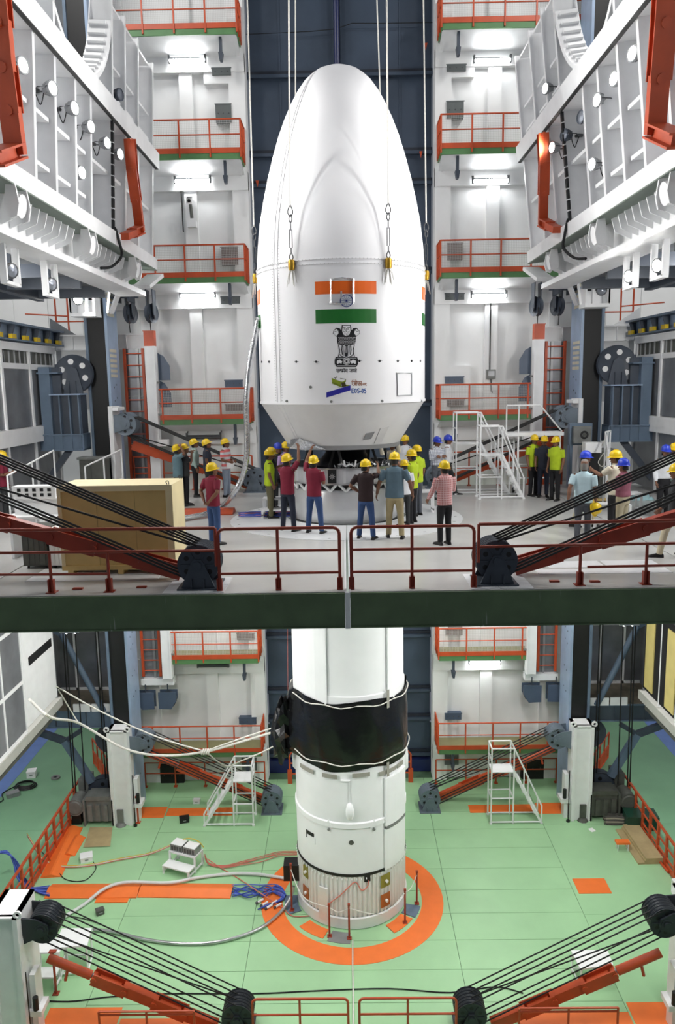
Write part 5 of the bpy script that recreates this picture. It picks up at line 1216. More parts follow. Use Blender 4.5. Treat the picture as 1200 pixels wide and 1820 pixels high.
    MB(s).beam((10.15, 4.2, -7.72), (9.3, 4.2, -8.05), 0.16, 0.2).build('lower_brace', STEELD, lp); MB(s).beam((8.75, 4.2, -7.7), (9.3, 4.2, -8.05), 0.12, 0.14).build('lower_brace', STEELD, lp)
    MB(s).beam((9.3, 4.2, -8.05), (8.5, 4.2, -9.5), 0.18, 0.22).build('lower_brace', STEEL, lp)
    # lower winch machinery
    w_ = thing('winch', '%s hoist winch with gearbox at the far %s of the green floor' % ({-1: 'light grey', 1: 'dark greasy'}[s], sd), 'winch', (8.0 * s, 3.4, ZL))
    mm = MACH if s < 0 else MACHD
    MB(s).box(7.7, 8.5, 3.05, 3.5, ZL + 0.12, ZL + 0.85).build('gearbox', mm, w_); MB(s).prism([(7.66, ZL + 0.85), (8.54, ZL + 0.85), (8.46, ZL + 1.0), (7.74, ZL + 1.0)], 'y', 3.0, 3.55).build('gearbox_lid', mm, w_)
    for x in (7.8, 8.05, 8.3): MB(s).box(x, x + 0.14, 2.98, 3.05, ZL + 0.15, ZL + 0.7).build('cover', mm, w_)
    for x in (7.62, 8.52): MB(s).box(x, x + 0.06, 2.95, 3.6, ZL, ZL + 0.9).build('side_frame', mm, w_)
    MB(s).lathe([(0, -0.35), (0.2, -0.35), (0.26, -0.3), (0.26, 0.3), (0, 0.35)], (8.85, 3.3, ZL + 0.62), (0, 1, 0), 18).build('motor', mm, w_, True)
    MB(s).lathe([(0, -0.02), (0.28, -0.02), (0.28, 0.02), (0, 0.02)], (8.85, 3.0, ZL + 0.62), (0, 1, 0), 18).build('motor_flange', mm, w_)
    MB(s).box(8.7, 9.0, 3.05, 3.55, ZL, ZL + 0.36).build('motor_foot', BLACK, w_)
    MB(s).box(8.62, 8.95, 3.7, 4.3, ZL + 0.25, ZL + 1.2).build('brake_housing', mm, w_)
    MB(s).lathe([(0, -0.12), (0.46, -0.12), (0.5, -0.16), (0.44, 0), (0.5, 0.16), (0.46, 0.12), (0, 0.12)], (8.15, 3.85, ZL + 0.75), (0, 1, 0), 28).build('drum', STEELD, w_, True)
    for k in range(5):
        a = k * 2 * pi / 5 + 0.3; MB(s).tube((8.15 + 0.28 * math.cos(a), 3.72, ZL + 0.75 + 0.28 * math.sin(a)), (8.15 + 0.28 * math.cos(a), 3.73, ZL + 0.75 + 0.28 * math.sin(a)), 0.07, n=8).build('drum_hole', BLACK, w_)
    MB(s).box(7.3, 7.5, 2.95, 3.1, ZL, ZL + 0.55).build('chain_post', mm, w_); MB(s).lathe([(0, 0), (0.18, 0), (0.1, 0.1), (0, 0.12)], (7.4, 3.0, ZL), n=10).build('chain_pile', mm, w_)
    w_.location.y += 0.45
    up = thing('idler_wheel', 'dark idler wheel behind the %s bracket mast' % sd, 'pulley', (8.0 * s, 4.7, -8.2))
    MB(s).lathe([(0, -0.1), (0.44, -0.1), (0.5, -0.14), (0.44, 0), (0.5, 0.14), (0.44, 0.1), (0, 0.1)], (7.95, 4.75, -8.2), (0, 1, 0), 28).build('sheave', STEELD, up, True)
    for k in range(4): MB(s).tube((7.95 + 0.26 * math.cos(k * pi / 2 + 0.5), 4.63, -8.2 + 0.26 * math.sin(k * pi / 2 + 0.5)), (7.95 + 0.26 * math.cos(k * pi / 2 + 0.5), 4.645, -8.2 + 0.26 * math.sin(k * pi / 2 + 0.5)), 0.07, n=8).build('hole', BLACK, up)
    MB(s).box(7.7, 8.2, 4.6, 5.0, -7.75, -7.62).build('hanger', STEELD, up)
    for i, (x, y) in enumerate(((7.95, 4.15), (8.05, 4.2), (8.85, 3.9), (8.95, 3.95), (8.6, 4.05))):
        tag(MB(s).tube((x, y, -0.5), (x + (0.1 if i > 1 else 0), y, ZL + 0.9), 0.022, n=6).build('wire_rope', ROPE, None, True, off=(x * s, y, ZL + 0.9)), '%s vertical black rope of the %s winch' % (('innermost', 'second', 'fourth', 'outermost', 'middle')[i], sd), 'wire rope', 'winch ropes on the %s' % sd)

for s, sd in SIDES:
    for i, (x, y) in enumerate(((260, 1244), (299, 1243)) if s < 0 else ((988, 1230), (945, 1231))):
        c = at(x, y, 5.3)
        p = thing('hanging_pulley', '%s slate pulley block hanging below the %s ladder shaft' % (('outer', 'inner')[i], sd), 'pulley', c, 'hanging pulleys')
        k = 1 if i else -1
        for dy in (-0.14, 0.12): MB().prism([(c.x - 0.3 * s * k, c.z + 0.3), (c.x + 0.3 * s * k, c.z + 0.3), (c.x + 0.3 * s * k, c.z - 0.28), (c.x - 0.12 * s * k, c.z - 0.3), (c.x - 0.3 * s * k, c.z + 0.0)], 'y', c.y + dy, c.y + dy + 0.03).build('cheek_plate', PSB, p)
        MB().lathe([(0, -0.08), (0.26, -0.08), (0.28, -0.1), (0.23, 0), (0.28, 0.1), (0.26, 0.08), (0, 0.08)], c + V(0, 0, 0), (0, 1, 0), 20).build('sheave', STEELD, p, True)
        MB().tube(c + V(0, 0, 0.28), c + V(0, 0, 0.55), 0.02).build('hanger_rod', STEELD, p)

# ================================================================== RAILINGS
def railing(nm, lab, pts, hs, m, r=0.022, posts=True, base=True, toe=False, grp=None, extra=1):
    pts = [Vector(p) for p in pts]
    t = thing(nm, lab, 'railing', pts[0], grp)
    for h in hs:
        for p, q in zip(pts[:-1], pts[1:]): MB().tube(p + V(0, 0, h), q + V(0, 0, h), r, n=8).build('rail', m, t, True)
    for p, q in zip(pts[:-1], pts[1:]):
        for k in range(extra + (1 if q is pts[-1] else 0)):
            pp = p + (q - p) * (k / extra)
            MB().tube(pp, pp + V(0, 0, hs[0]), r * 1.15, n=8).build('post', m, t, True)
            if base: MB().cbox(pp + V(0, 0, 0.015), 0.12, 0.12, 0.03).build('foot', m, t)
    return t
def gate_rail(nm, lab, xa, xb, y, z0, H, mids, posts, m, r=0.027, grp=None):
    t = thing(nm, lab, 'railing', ((xa + xb) / 2, y, z0), grp); c = 0.1
    arc = [(xa, y, z0)] + [(xa + c - c * math.cos(a), y, z0 + H - c + c * math.sin(a)) for a in (0, 0.5, 1.05, pi / 2)] + [(xb - c + c * math.sin(a), y, z0 + H - c + c * math.cos(a)) for a in (0, 0.5, 1.05, pi / 2)] + [(xb, y, z0)]
    MB().path(arc, r, 8).build('hoop', m, t, True)
    for h in mids: MB().tube((xa, y, z0 + h), (xb, y, z0 + h), r * 0.85, n=8).build('rail', m, t, True)
    for x in posts: MB().tube((x, y, z0), (x, y, z0 + H), r * 0.95, n=8).build('post', m, t, True)
    for x in list(posts) + [xa, xb]:
        MB().box(x - 0.04, x + 0.04, y - 0.045, y + 0.045, z0, z0 + 0.03).build('foot', m, t)
        for dx in (-0.035, 0.035): MB().box(x + dx - 0.01, x + dx + 0.01, y - 0.05, y + 0.02, z0, z0 + 0.2).build('clevis', m, t)
    return t
GR = 'front railings of the work deck'
gate_rail('railing', 'front railing section left of the platform split', -2.08, -0.12, -7.22, 0, 1.02, (0.65, 0.28), (-1.12,), DIMRED, grp=GR)
gate_rail('railing', 'front railing section right of the platform split', 0.07, 2.05, -7.22, 0, 1.02, (0.65, 0.28), (1.05,), DIMRED, grp=GR)
for s, sd in SIDES:
    t = thing('railing', 'long front railing at the %s edge of the work deck' % sd, 'railing', (4 * s, -7.2, 0), GR)
    MB(s).tube((2.13, -7.18, 1.03), (7.5, -7.18, 1.06), 0.028, n=8).build('rail', DIMRED, t, True)
    MB(s).tube((2.13, -7.18, 0.66), (7.5, -7.18, 0.68), 0.024, n=8).build('rail', DIMRED, t, True)
    MB(s).tube((3.9, -7.18, 0.3), (7.5, -7.18, 0.32), 0.022, n=8).build('rail', DIMRED, t, True)
    MB(s).tube((2.13, -7.18, 1.03), (2.13, -7.18, 0.4), 0.026, n=8).build('post', DIMRED, t, True)
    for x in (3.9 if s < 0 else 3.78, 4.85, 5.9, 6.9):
        MB(s).tube((x, -7.18, 0), (x, -7.18, 0.66), 0.026, n=8).build('post', DIMRED, t, True)
        for dx in (-0.035, 0.035): MB(s).box(x + dx - 0.012, x + dx + 0.012, -7.23, -7.14, 0, 0.22).build('clevis', DIMRED, t)
        MB(s).box(x - 0.08, x + 0.08, -7.26, -7.1, 0, 0.012).build('foot', DIMRED, t)
    railing('railing', 'orange railing along the far %s edge of the work deck' % sd, [V(3.0 * s, 5.3, 0), V(6.8 * s, 5.3, 0)], (1.08, 0.55), ORANGE, extra=4)
    railing('railing', 'low orange railing before the %s wall on the green floor' % sd, [V(3.0 * s, 5.85, ZL), V(7.2 * s, 5.85, ZL)], (0.9, 0.5), ORANGE, extra=4)
    t = thing('railing', 'short orange hoop railing at the door on the %s of the stage' % sd, 'railing', (1.9 * s, 6.0, ZL))
    MB(s).path([(1.3, 6.0, ZL + 1.15), (2.05, 6.0, ZL + 1.15), (2.13, 6.0, ZL + 1.05), (2.13, 6.0, ZL)], 0.035, 8).build('hoop', ORANGE, t, True)
    for h in (0.35, 0.75): MB(s).tube((1.3, 6.0, ZL + h), (2.13, 6.0, ZL + h), 0.028).build('rail', ORANGE, t, True)
    MB(s).box(2.05, 2.21, 5.95, 6.05, ZL, ZL + 0.5).build('post_sleeve', ORANGE, t)
    # heavy side railing of the lower floor
    t = thing('railing', 'heavy orange railing along the %s side of the green floor' % sd, 'railing', (9.0 * s, 1, ZL))
    X = 9.05; ya, yb = -2.6, 4.6
    for h, w2 in ((1.0, 0.06), (0.62, 0.04), (0.3, 0.04)): MB(s).box(X - w2 / 2, X + w2 / 2, ya, yb, ZL + h - w2 / 2, ZL + h + w2 / 2).build('rail', ORANGE, t)
    MB(s).box(X - 0.02, X + 0.02, ya, yb, ZL, ZL + 0.16).build('toe_board', ORANGE, t)
    y = ya
    while y <= yb + 0.01:
        MB(s).box(X - 0.035, X + 0.035, y - 0.035, y + 0.035, ZL, ZL + 1.0).build('post', ORANGE, t); y += 0.6
    t = thing('mesh_guard', 'orange framed mesh guard behind the %s winch' % sd, 'guard', (8.7 * s, 6, ZL))
    for h in (0.05, 0.5, 1.0): MB(s).tube((8.3, 5.6, ZL + h), (9.6, 7.6, ZL + h), 0.03).build('rail', ORANGE, t)
    for k in range(5): MB(s).tube((8.3 + 0.325 * k, 5.6 + 0.5 * k, ZL), (8.3 + 0.325 * k, 5.6 + 0.5 * k, ZL + 1.0), 0.03).build('post', ORANGE, t)
    MB(s).add([(8.3, 5.6, ZL + 0.05), (9.6, 7.6, ZL + 0.05), (9.6, 7.6, ZL + 0.5), (8.3, 5.6, ZL + 0.5)], [(0, 1, 2, 3)]).build('sheet', ORANGE, t)
# railings at the bottom of the frame
zt = -9.62
gate_rail('railing', 'hoop railing on the lower floor left of the floor split', at(449, 1800, -4.9).x, at(619, 1800, -4.9).x, -4.9, ZL, 1.0, (0.62, 0.28), (at(533, 1800, -4.9).x,), ORANGE)
gate_rail('railing', 'hoop railing on the lower floor right of the floor split', at(639, 1800, -4.9).x, at(811, 1800, -4.9).x, -4.9, ZL, 1.0, (0.62, 0.28), (at(725, 1800, -4.9).x,), ORANGE)
for s, sd in SIDES:
    railing('railing', 'double pipe railing at the bottom %s corner of the lower floor' % sd, [V((3.35 if s < 0 else 3.45) * s, -5.2, ZL), V((5.35 if s < 0 else 5.5) * s, -5.2, ZL)], (1.0, 0.92, 0.5), ORANGE, extra=2)
# ================================================================== PEOPLE
def cloth(rgb): return mat('cloth_%d_%d_%d' % rgb, rgb, 0.85, var=0.10, scale=6, bump=0.25, bscale=14)
def patterned(name, c1, c2, kind, scale):
    m = mat(name, c1, 0.85); nt = m.node_tree; b = nt.nodes['Principled BSDF']
    tc = nt.nodes.new('ShaderNodeTexCoord'); sp = nt.nodes.new('ShaderNodeSeparateXYZ'); nt.links.new(tc.outputs['Object'], sp.inputs[0])
    prev = None
    for ax in (('Z',) if kind == 'stripe' else ('X', 'Z')):
        a = nt.nodes.new('ShaderNodeMath'); a.operation = 'MULTIPLY'; a.inputs[1].default_value = scale; nt.links.new(sp.outputs[ax], a.inputs[0])
        f = nt.nodes.new('ShaderNodeMath'); f.operation = 'FRACT'; nt.links.new(a.outputs[0], f.inputs[0])
        g = nt.nodes.new('ShaderNodeMath'); g.operation = 'LESS_THAN'; g.inputs[1].default_value = 0.5 if kind == 'stripe' else 0.22; nt.links.new(f.outputs[0], g.inputs[0])
        if prev is None: prev = g
        else:
            mx = nt.nodes.new('ShaderNodeMath'); mx.operation = 'MAXIMUM'; nt.links.new(prev.outputs[0], mx.inputs[0]); nt.links.new(g.outputs[0], mx.inputs[1]); prev = mx
    mix = nt.nodes.new('ShaderNodeMix'); mix.data_type = 'RGBA'
    mix.inputs['A'].default_value = lin(c1) + (1,); mix.inputs['B'].default_value = lin(c2) + (1,)
    nt.links.new(prev.outputs[0], mix.inputs['Factor']); nt.links.new(mix.outputs['Result'], b.inputs['Base Color'])
    return m
STRIPE = patterned('striped_shirt', (222, 112, 112), (214, 214, 218), 'stripe', 7)
CHECKP = patterned('pink_check_shirt', (190, 128, 128), (222, 190, 188), 'check', 22)
CHECKW = patterned('white_check_shirt', (222, 224, 230), (120, 128, 150), 'check', 24)
HATY = mat('helmet_yellow', (236, 200, 16), 0.3, var=0.03, coat=0.4); HATB = mat('helmet_blue', (36, 62, 190), 0.3, var=0.03, coat=0.4)
SHOE = mat('black_shoe', (24, 22, 22), 0.5); PAPER = mat('paper_white', (236, 236, 236), 0.7, var=0.01)
LIP = mat('lip', (110, 54, 48), 0.5); EYEW = mat('eye_white', (222, 218, 210), 0.3, var=0); EYED = mat('eye_dark', (20, 14, 12), 0.2, var=0)
def rings(m, rs, n=18):
    vs = []; fs = []
    for (c, rx, ry) in rs:
        for i in range(n):
            a = 2 * pi * i / n; vs.append((c[0] + rx * math.cos(a), c[1] + ry * math.sin(a), c[2]))
    for j in range(len(rs) - 1): fs += [(j * n + i, j * n + (i + 1) % n, (j + 1) * n + (i + 1) % n, (j + 1) * n + i) for i in range(n)]
    fs += [tuple(range(n - 1, -1, -1)), tuple(range((len(rs) - 1) * n, len(rs) * n))]
    m.add(vs, fs)
ARM = {'down': ((.045, -.03, -.28), (.05, .05, -.52)), 'out': ((.12, -.02, -.27), (.17, .05, -.5)), 'up': ((.05, .15, .2), (-.02, .24, .44)), 'fwdup': ((.05, .23, -.02), (-.02, .4, .17)),
       'front': ((.05, .02, -.27), (-.04, .24, -.2)), 'reach': ((.06, .2, -.16), (.0, .42, -.08)), 'behind': ((.08, -.1, -.26), (-.1, -.17, -.45)), 'cross': ((.07, .05, -.26), (-.2, .2, -.2)),
       'head': ((.2, .1, .1), (.0, .06, .28)), 'chin': ((.06, .15, -.19), (-.11, .2, .06)), 'hip': ((.16, -.04, -.24), (.04, .1, -.36)), 'hold': ((.05, .0, -.28), (-.03, .2, -.33)), 'swing': ((.05, .1, -.26), (.06, .26, -.46)), 'swingb': ((.06, -.14, -.25), (.07, -.22, -.49))}
LEG = {'stand': ((.0, .0), (.0, .0)), 'wide': ((-.07, .02), (.07, -.02)), 'stride': ((.0, .24), (.0, -.24)), 'step': ((.02, -.12), (-.02, .16)), 'shift': ((-.03, .06), (.04, -.05))}
def remesh(o, vox, sm):
    md = o.modifiers.new('surface', 'REMESH'); md.mode = 'VOXEL'; md.voxel_size = vox; md.use_smooth_shade = True
    if sm: s2 = o.modifiers.new('relax', 'SMOOTH'); s2.iterations = sm; s2.factor = 0.5
NP = 0
def person(label, loc, head, H=1.68, shirt=None, trous=None, hat=HATY, arms=('down', 'down'), legs='stand', look=(0, 0), sleeve='short', tuck=False, lean=0.0, hair=HAIR, skin=SKIN, fat=1.0, tache=False, group='people at work on the deck', shoe=SHOE):
    global NP; NP += 1
    k = H / 1.7
    t = thing('person', label, 'person', (0, 0, 0), group)
    def P(x, y, z):
        if z > .95: y = y + lean * (z - .95)
        return Vector((x * k, y * k, z * k))
    sh = {s: P(.178 * s * (0.5 + 0.5 * fat), -.005, 1.405) for s in (-1, 1)}
    el, wr = {}, {}
    for s, nm in ((-1, arms[0]), (1, arms[1])):
        e, w_ = ARM[nm]; el[s] = sh[s] + Vector((e[0] * s, e[1], e[2])) * k; wr[s] = sh[s] + Vector((w_[0] * s, w_[1], w_[2])) * k
    Mh = Matrix.Translation(P(0, .02, 1.585)) @ Matrix.Rotation(R_(-look[0]), 4, 'Z') @ Matrix.Rotation(R_(look[1]), 4, 'X')
    Hd = lambda x, y, z: Mh @ (Vector((x, y, z)) * k)
    # body: one continuous skin surface
    m = MB()
    rings(m, [(P(0, 0, .86), .13 * k, .09 * k), (P(0, 0, .95), .15 * k, .1 * k), (P(0, .005, 1.08), .135 * k * fat, .095 * k * fat), (P(0, .01, 1.25), .16 * k, .11 * k), (P(0, 0, 1.38), .165 * k, .085 * k), (P(0, 0, 1.43), .11 * k, .065 * k), (P(0, 0, 1.46), .05 * k, .05 * k)])
    m.tube(P(0, -.005, 1.42), P(0, .015, 1.56), .056 * k, .052 * k, n=12)
    for j, (z, rx, ry, yo) in enumerate(((-.12, .03, .035, .02), (-.105, .045, .055, .015), (-.07, .06, .08, .008), (-.02, .07, .09, 0), (.04, .074, .096, -.004), (.085, .066, .086, -.006), (.112, .04, .055, -.006), (.12, .012, .016, -.006))):
        vs = [Hd(rx * math.cos(2 * pi * i / 16), yo + ry * math.sin(2 * pi * i / 16), z) for i in range(16)]
        if j == 0: base = len(m.v); m.add(vs, [tuple(range(15, -1, -1))])
        else:
            o = len(m.v); m.add(vs, []); m.f += [(o - 16 + i, o - 16 + (i + 1) % 16, o + (i + 1) % 16, o + i) for i in range(16)]
    m.f.append(tuple(range(len(m.v) - 16, len(m.v))))
    m.tube(Hd(0, .085, .015), Hd(0, .112, -.035), .009 * k, .02 * k, n=8)      # nose
    m.tube(Hd(-.045, .078, .03), Hd(.045, .078, .03), .014 * k, n=6)             # brow
    m.tube(Hd(-.03, .078, -.068), Hd(.03, .078, -.068), .014 * k, n=6)          # lips
    for s in (-1, 1): m.lathe([(0, -.012 * k), (.03 * k, -.006 * k), (.032 * k, .006 * k), (0, .01 * k)], Hd(.076 * s, -.005, -.005), (Mh.to_3x3() @ Vector((1, .2, 0))), 10)
    for s in (-1, 1):
        m.path([sh[s] + V(-.03 * s, 0, .0), sh[s] + (el[s] - sh[s]) * .12, sh[s] + (el[s] - sh[s]) * .5, el[s], el[s] + (wr[s] - el[s]) * .3, wr[s]], [.06 * k, .056 * k, .05 * k, .041 * k, .043 * k, .028 * k], 10)
        d = (wr[s] - el[s]).normalized(); inn = Vector((-s, 0.2, 0)); inn = (inn - d * inn.dot(d)).normalized(); ac = d.cross(inn).normalized()
        pk = wr[s] + d * .085 * k
        m.add([wr[s] - d * .01 + ac * i * .026 * k + inn * j * .013 * k for j in (-1, 1) for i in (-1, 1)] + [pk + ac * i * .04 * k + inn * j * .013 * k for j in (-1, 1) for i in (-1, 1)], [(0, 2, 3, 1), (4, 5, 7, 6), (0, 1, 5, 4), (2, 6, 7, 3), (0, 4, 6, 2), (1, 3, 7, 5)])
        for q, (off, L) in enumerate(((-.034, .07), (-.0115, .08), (.0115, .076), (.034, .06))):
            b0 = pk + ac * off * k - d * .01; m.path([b0, b0 + d * L * .45 * k + inn * .01 * k, b0 + d * L * .8 * k + inn * .03 * k, b0 + d * L * .85 * k + inn * .05 * k], [.0105 * k, .01 * k, .0095 * k, .008 * k], 6)
        tb = wr[s] + d * .03 * k; sg = 1 if ac.y > 0 else -1
        m.path([tb + ac * .02 * sg * k, tb + ac * .05 * sg * k + d * .025 * k + inn * .012 * k, tb + ac * .055 * sg * k + d * .06 * k + inn * .025 * k], [.013 * k, .0115 * k, .0095 * k], 6)
    b = m.build('body', skin, t, True); remesh(b, 0.0085, 2)
    # shirt
    m = MB(); zb_ = .96 if tuck else .84
    e = .014 * k; fz = fat
    rings(m, [(P(0, 0, zb_), .16 * k * fz + e, .115 * k * fz + e), (P(0, 0, zb_ + .06), .158 * k * fz + e, .115 * k * fz + e), (P(0, .005, 1.08), .15 * k * fz + e, .108 * k * fz + e), (P(0, .01, 1.25), .168 * k + e, .118 * k + e), (P(0, 0, 1.37), .175 * k + e, .098 * k + e), (P(0, -.002, 1.425), .13 * k + e, .075 * k + e), (P(0, 0, 1.465), .062 * k + e, .058 * k + e)], 20)
    for s in (-1, 1):
        if sleeve == 'short': pts = [sh[s] + V(-.05 * s, 0, 0), sh[s] + (el[s] - sh[s]) * .1, sh[s] + (el[s] - sh[s]) * .45, sh[s] + (el[s] - sh[s]) * .8]; rr = [.068 * k, .072 * k, .066 * k, .062 * k]
        else: pts = [sh[s] + V(-.05 * s, 0, 0), sh[s] + (el[s] - sh[s]) * .1, sh[s] + (el[s] - sh[s]) * .5, el[s], el[s] + (wr[s] - el[s]) * .5, wr[s] - (wr[s] - el[s]) * .05]; rr = [.068 * k, .072 * k, .066 * k, .056 * k, .052 * k, .042 * k]
        m.path(pts, rr, 12)
    o = m.build('shirt', shirt, t, True); remesh(o, 0.016, 3)
    # collar
    MB().lathe([(.064 * k, -.005), (.07 * k, .03 * k), (.06 * k, .032 * k)], P(0, .002, 1.455), (0, lean + .1, 1), 16).build('collar', shirt, t, True)
    # trousers and shoes
    m = MB(); lg = LEG[legs]
    rings(m, [(P(0, 0, .80), .15 * k * fz, .115 * k * fz), (P(0, 0, .9), .163 * k * fz, .118 * k * fz), (P(0, 0, 1.0), .158 * k * fz, .112 * k * fz)], 18)
    for s, (dx, dy) in ((-1, lg[0]), (1, lg[1])):
        hip = P(.082 * s, 0, .88); ank = P(.1 * s + dx, dy, .09 + (.05 if dy < -.2 else 0)); kn = (hip + ank) / 2 + V(0.005 * s, (.04 if abs(dy) > .1 else .015) * k, .02 * k)
        m.path([hip, hip + (kn - hip) * .25, hip + (kn - hip) * .7, kn, kn + (ank - kn) * .35, kn + (ank - kn) * .75, ank + V(0, 0, -.03)], [.088 * k, .092 * k, .078 * k, .068 * k, .066 * k, .06 * k, .058 * k], 12)
        sm_ = MB(); f0 = Vector((ank.x, ank.y - .06 * k, 0.0 if dy >= -.2 else .03)); dirx = .12 * s
        vs = []; fs = []
        for j, (yy, wx, hh) in enumerate(((-.02, .025, .05), (.0, .036, .085), (.07, .038, .1), (.13, .04, .075), (.2, .045, .055), (.25, .036, .04), (.27, .015, .02))):
            for i in range(8):
                a = pi * i / 7; vs.append((f0.x + (wx * math.cos(a)) * k + dirx * yy * k, f0.y + yy * k, f0.z + max(0, hh * math.sin(a)) * k))
        for j in range(6): fs += [(j * 8 + i, j * 8 + i + 1, (j + 1) * 8 + i + 1, (j + 1) * 8 + i) for i in range(7)] + [(j * 8 + 7, j * 8, (j + 1) * 8, (j + 1) * 8 + 7)]
        fs += [tuple(range(8)), tuple(range(48, 56))]
        sm_.add(vs, fs).build('shoe', shoe, t, True)
    o = m.build('trousers', trous, t, True); remesh(o, 0.018, 3)
    # head wear, hair, face
    hm = MB(); vs = []
    for j in range(6):
        th = pi / 2 * j / 5
        for i in range(14):
            a = 2 * pi * i / 14; cz = .0 if math.sin(a) > .3 else -.05
            vs.append(Hd(.082 * math.cos(th) ** .45 * math.cos(a), -.01 + .104 * math.cos(th) ** .45 * math.sin(a), (.03 if math.sin(a) > .2 else -.075 if math.sin(a) < -.3 else -.01) * (1 - j / 5) + .128 * math.sin(th)))
    fs = [(j * 14 + i, j * 14 + (i + 1) % 14, (j + 1) * 14 + (i + 1) % 14, (j + 1) * 14 + i) for j in range(5) for i in range(14)]
    hm.add(vs, fs).build('hair', hair, t, True)
    if hat:
        h = MB(); vs = []; fs = []; n = 20
        prof = [(1.0, .035), (1.0, .06), (.97, .09), (.88, .125), (.68, .152), (.4, .166), (.05, .171)]
        for r, z in prof:
            for i in range(n):
                a = 2 * pi * i / n; vs.append(Hd(.104 * r * math.cos(a), -.004 + .128 * r * math.sin(a), z))
        for j in range(len(prof) - 1): fs += [(j * n + i, j * n + (i + 1) % n, (j + 1) * n + (i + 1) % n, (j + 1) * n + i) for i in range(n)]
        fs.append(tuple(range((len(prof) - 1) * n, len(prof) * n)))
        hh = h.add(vs, fs).build('helmet', hat, t, True)
        br = MB(); vs = []; fs = []
        for i in range(n):
            a = 2 * pi * i / n; f = max(0, math.sin(a)) ** 2
            for r, z in ((.99, .04), (1.1 + .3 * f, .03 - .012 * f), (1.1 + .3 * f, .022 - .012 * f), (.97, .03)): vs.append(Hd(.104 * r * math.cos(a), -.004 + .128 * r * math.sin(a) * (1 if f else 1), z))
        for i in range(n): fs += [(i * 4 + q, i * 4 + (q + 1) % 4, ((i + 1) % n) * 4 + (q + 1) % 4, ((i + 1) % n) * 4 + q) for q in range(4)]
        br.add(vs, fs).build('brim', hat, hh, True)
        MB().path([Hd(0, .12, .075), Hd(0, .09, .13), Hd(0, .03, .17), Hd(0, -.04, .174), Hd(0, -.1, .13), Hd(0, -.125, .08)], .012 * k, 6).build('ridge', hat, hh, True)
    for s in (-1, 1):
        ey = MB().lathe([(0, -.011 * k), (.011 * k, 0), (0, .011 * k)], Hd(.031 * s, .083, .012), (0, 0, 1), 8).build('eye', EYEW, t, True)
        MB().lathe([(0, -.006 * k), (.006 * k, 0), (0, .006 * k)], Hd(.031 * s, .092, .012), (0, 0, 1), 6).build('iris', EYED, ey, True)
    MB().path([Hd(-.026, .088, -.07), Hd(0, .097, -.068), Hd(.026, .088, -.07)], .006 * k, 6).build('mouth', LIP, t, True)
    if tache: MB().path([Hd(-.034, .084, -.06), Hd(0, .1, -.05), Hd(.034, .084, -.06)], .01 * k, 6).build('moustache', HAIR, t, True)
    t.location = loc; t.rotation_euler = (0, 0, -R_(head))
    return t, (lambda v: Matrix.Translation(Vector(loc)) @ Matrix.Rotation(-R_(head), 4, 'Z') @ v), wr, k
fz = lambda x, y: Vector(onz(x, y, 0.0)).to_tuple()
fh = lambda x, y, z=1.6: (lambda p: (p.x, p.y, 0.0))(onz(x, y, z))
MAROON = cloth((124, 28, 52)); NAVYC = cloth((44, 48, 62)); LIME = cloth((178, 202, 36)); TEAL = cloth((96, 122, 132)); MINT = cloth((168, 190, 182)); BLK = cloth((24, 24, 28)); CHAR = cloth((48, 50, 52))
DENIM = cloth((52, 78, 124)); DDENIM = cloth((36, 42, 58)); LDENIM = cloth((160, 172, 190)); KHAKI = cloth((176, 162, 124)); OLIVEC = cloth((98, 94, 68)); GREYT = cloth((84, 88, 96)); WHT = cloth((220, 222, 226)); CREAMC = cloth((214, 206, 186)); LILAC = cloth((186, 156, 206)); CYAN = cloth((192, 218, 226)); MAUVE = cloth((142, 84, 100)); BROWNC = cloth((44, 28, 30)); BEIGE = cloth((196, 186, 158))
person('man in maroon shirt and yellow helmet cut by the left frame edge', fh(2, 812), 75, 1.7, MAROON, CHAR, arms=('down', 'front'))
person('man in grey-teal shirt shading his eyes behind the plywood crate', fh(314, 798), 60, 1.68, TEAL, BLK, arms=('down', 'head'), look=(0, 22), fat=1.1)
person('man half hidden beside the grey-teal shirt, hand on his chin', fh(327, 797), 70, 1.68, CHAR, BLK, arms=('down', 'chin'), look=(0, 20))
person('man in pale mint shirt and black trousers looking up', fz(349, 883), 80, 1.7, MINT, BLK, arms=('down', 'down'), look=(0, 25), sleeve='long', tuck=True)
person('man in dark navy shirt looking up beside the mint shirt', fz(371, 884), 75, 1.7, NAVYC, CHAR, arms=('down', 'down'), look=(0, 24))
person('man in maroon shirt and jeans with hands behind his back by the crate', fz(382, 968), 40, 1.68, MAROON, DENIM, arms=('behind', 'behind'), look=(15, 12))
_, W_, wr_, k_ = person('man in pink striped shirt and pale jeans holding white paper', fz(404, 883), 110, 1.7, STRIPE, LDENIM, arms=('hold', 'hold'), look=(-10, 22), tache=True)
pa = tag(MB().box(-0.005, 0.005, -0.11, 0.11, -0.1, 0.12).build('paper', PAPER), 'white paper sheet held by the man in the striped shirt', 'paper'); pa.location = fz(404, 883); pa.location.z = 0.98; pa.location.x += 0.16; pa.location.y -= 0.2; pa.rotation_euler = (0, 0, R_(100))
person('man in lime shirt and olive trousers left of the stage, arm out', fz(481, 921), 75, 1.68, LIME, OLIVEC, arms=('reach', 'down'), look=(0, 0))
person('man with yellow helmet behind the lime shirt at the left', fh(481, 806), 95, 1.7, CHAR, CHAR)
person('man in dark grey overalls with a blue helmet left of the stage', fz(497, 901), 150, 1.7, CHAR, CHAR, hat=HATB, look=(-30, 0))
person('man in lilac shirt with yellow helmet behind the stage on the left', fh(507, 797), 130, 1.72, LILAC, CHAR, sleeve='long')
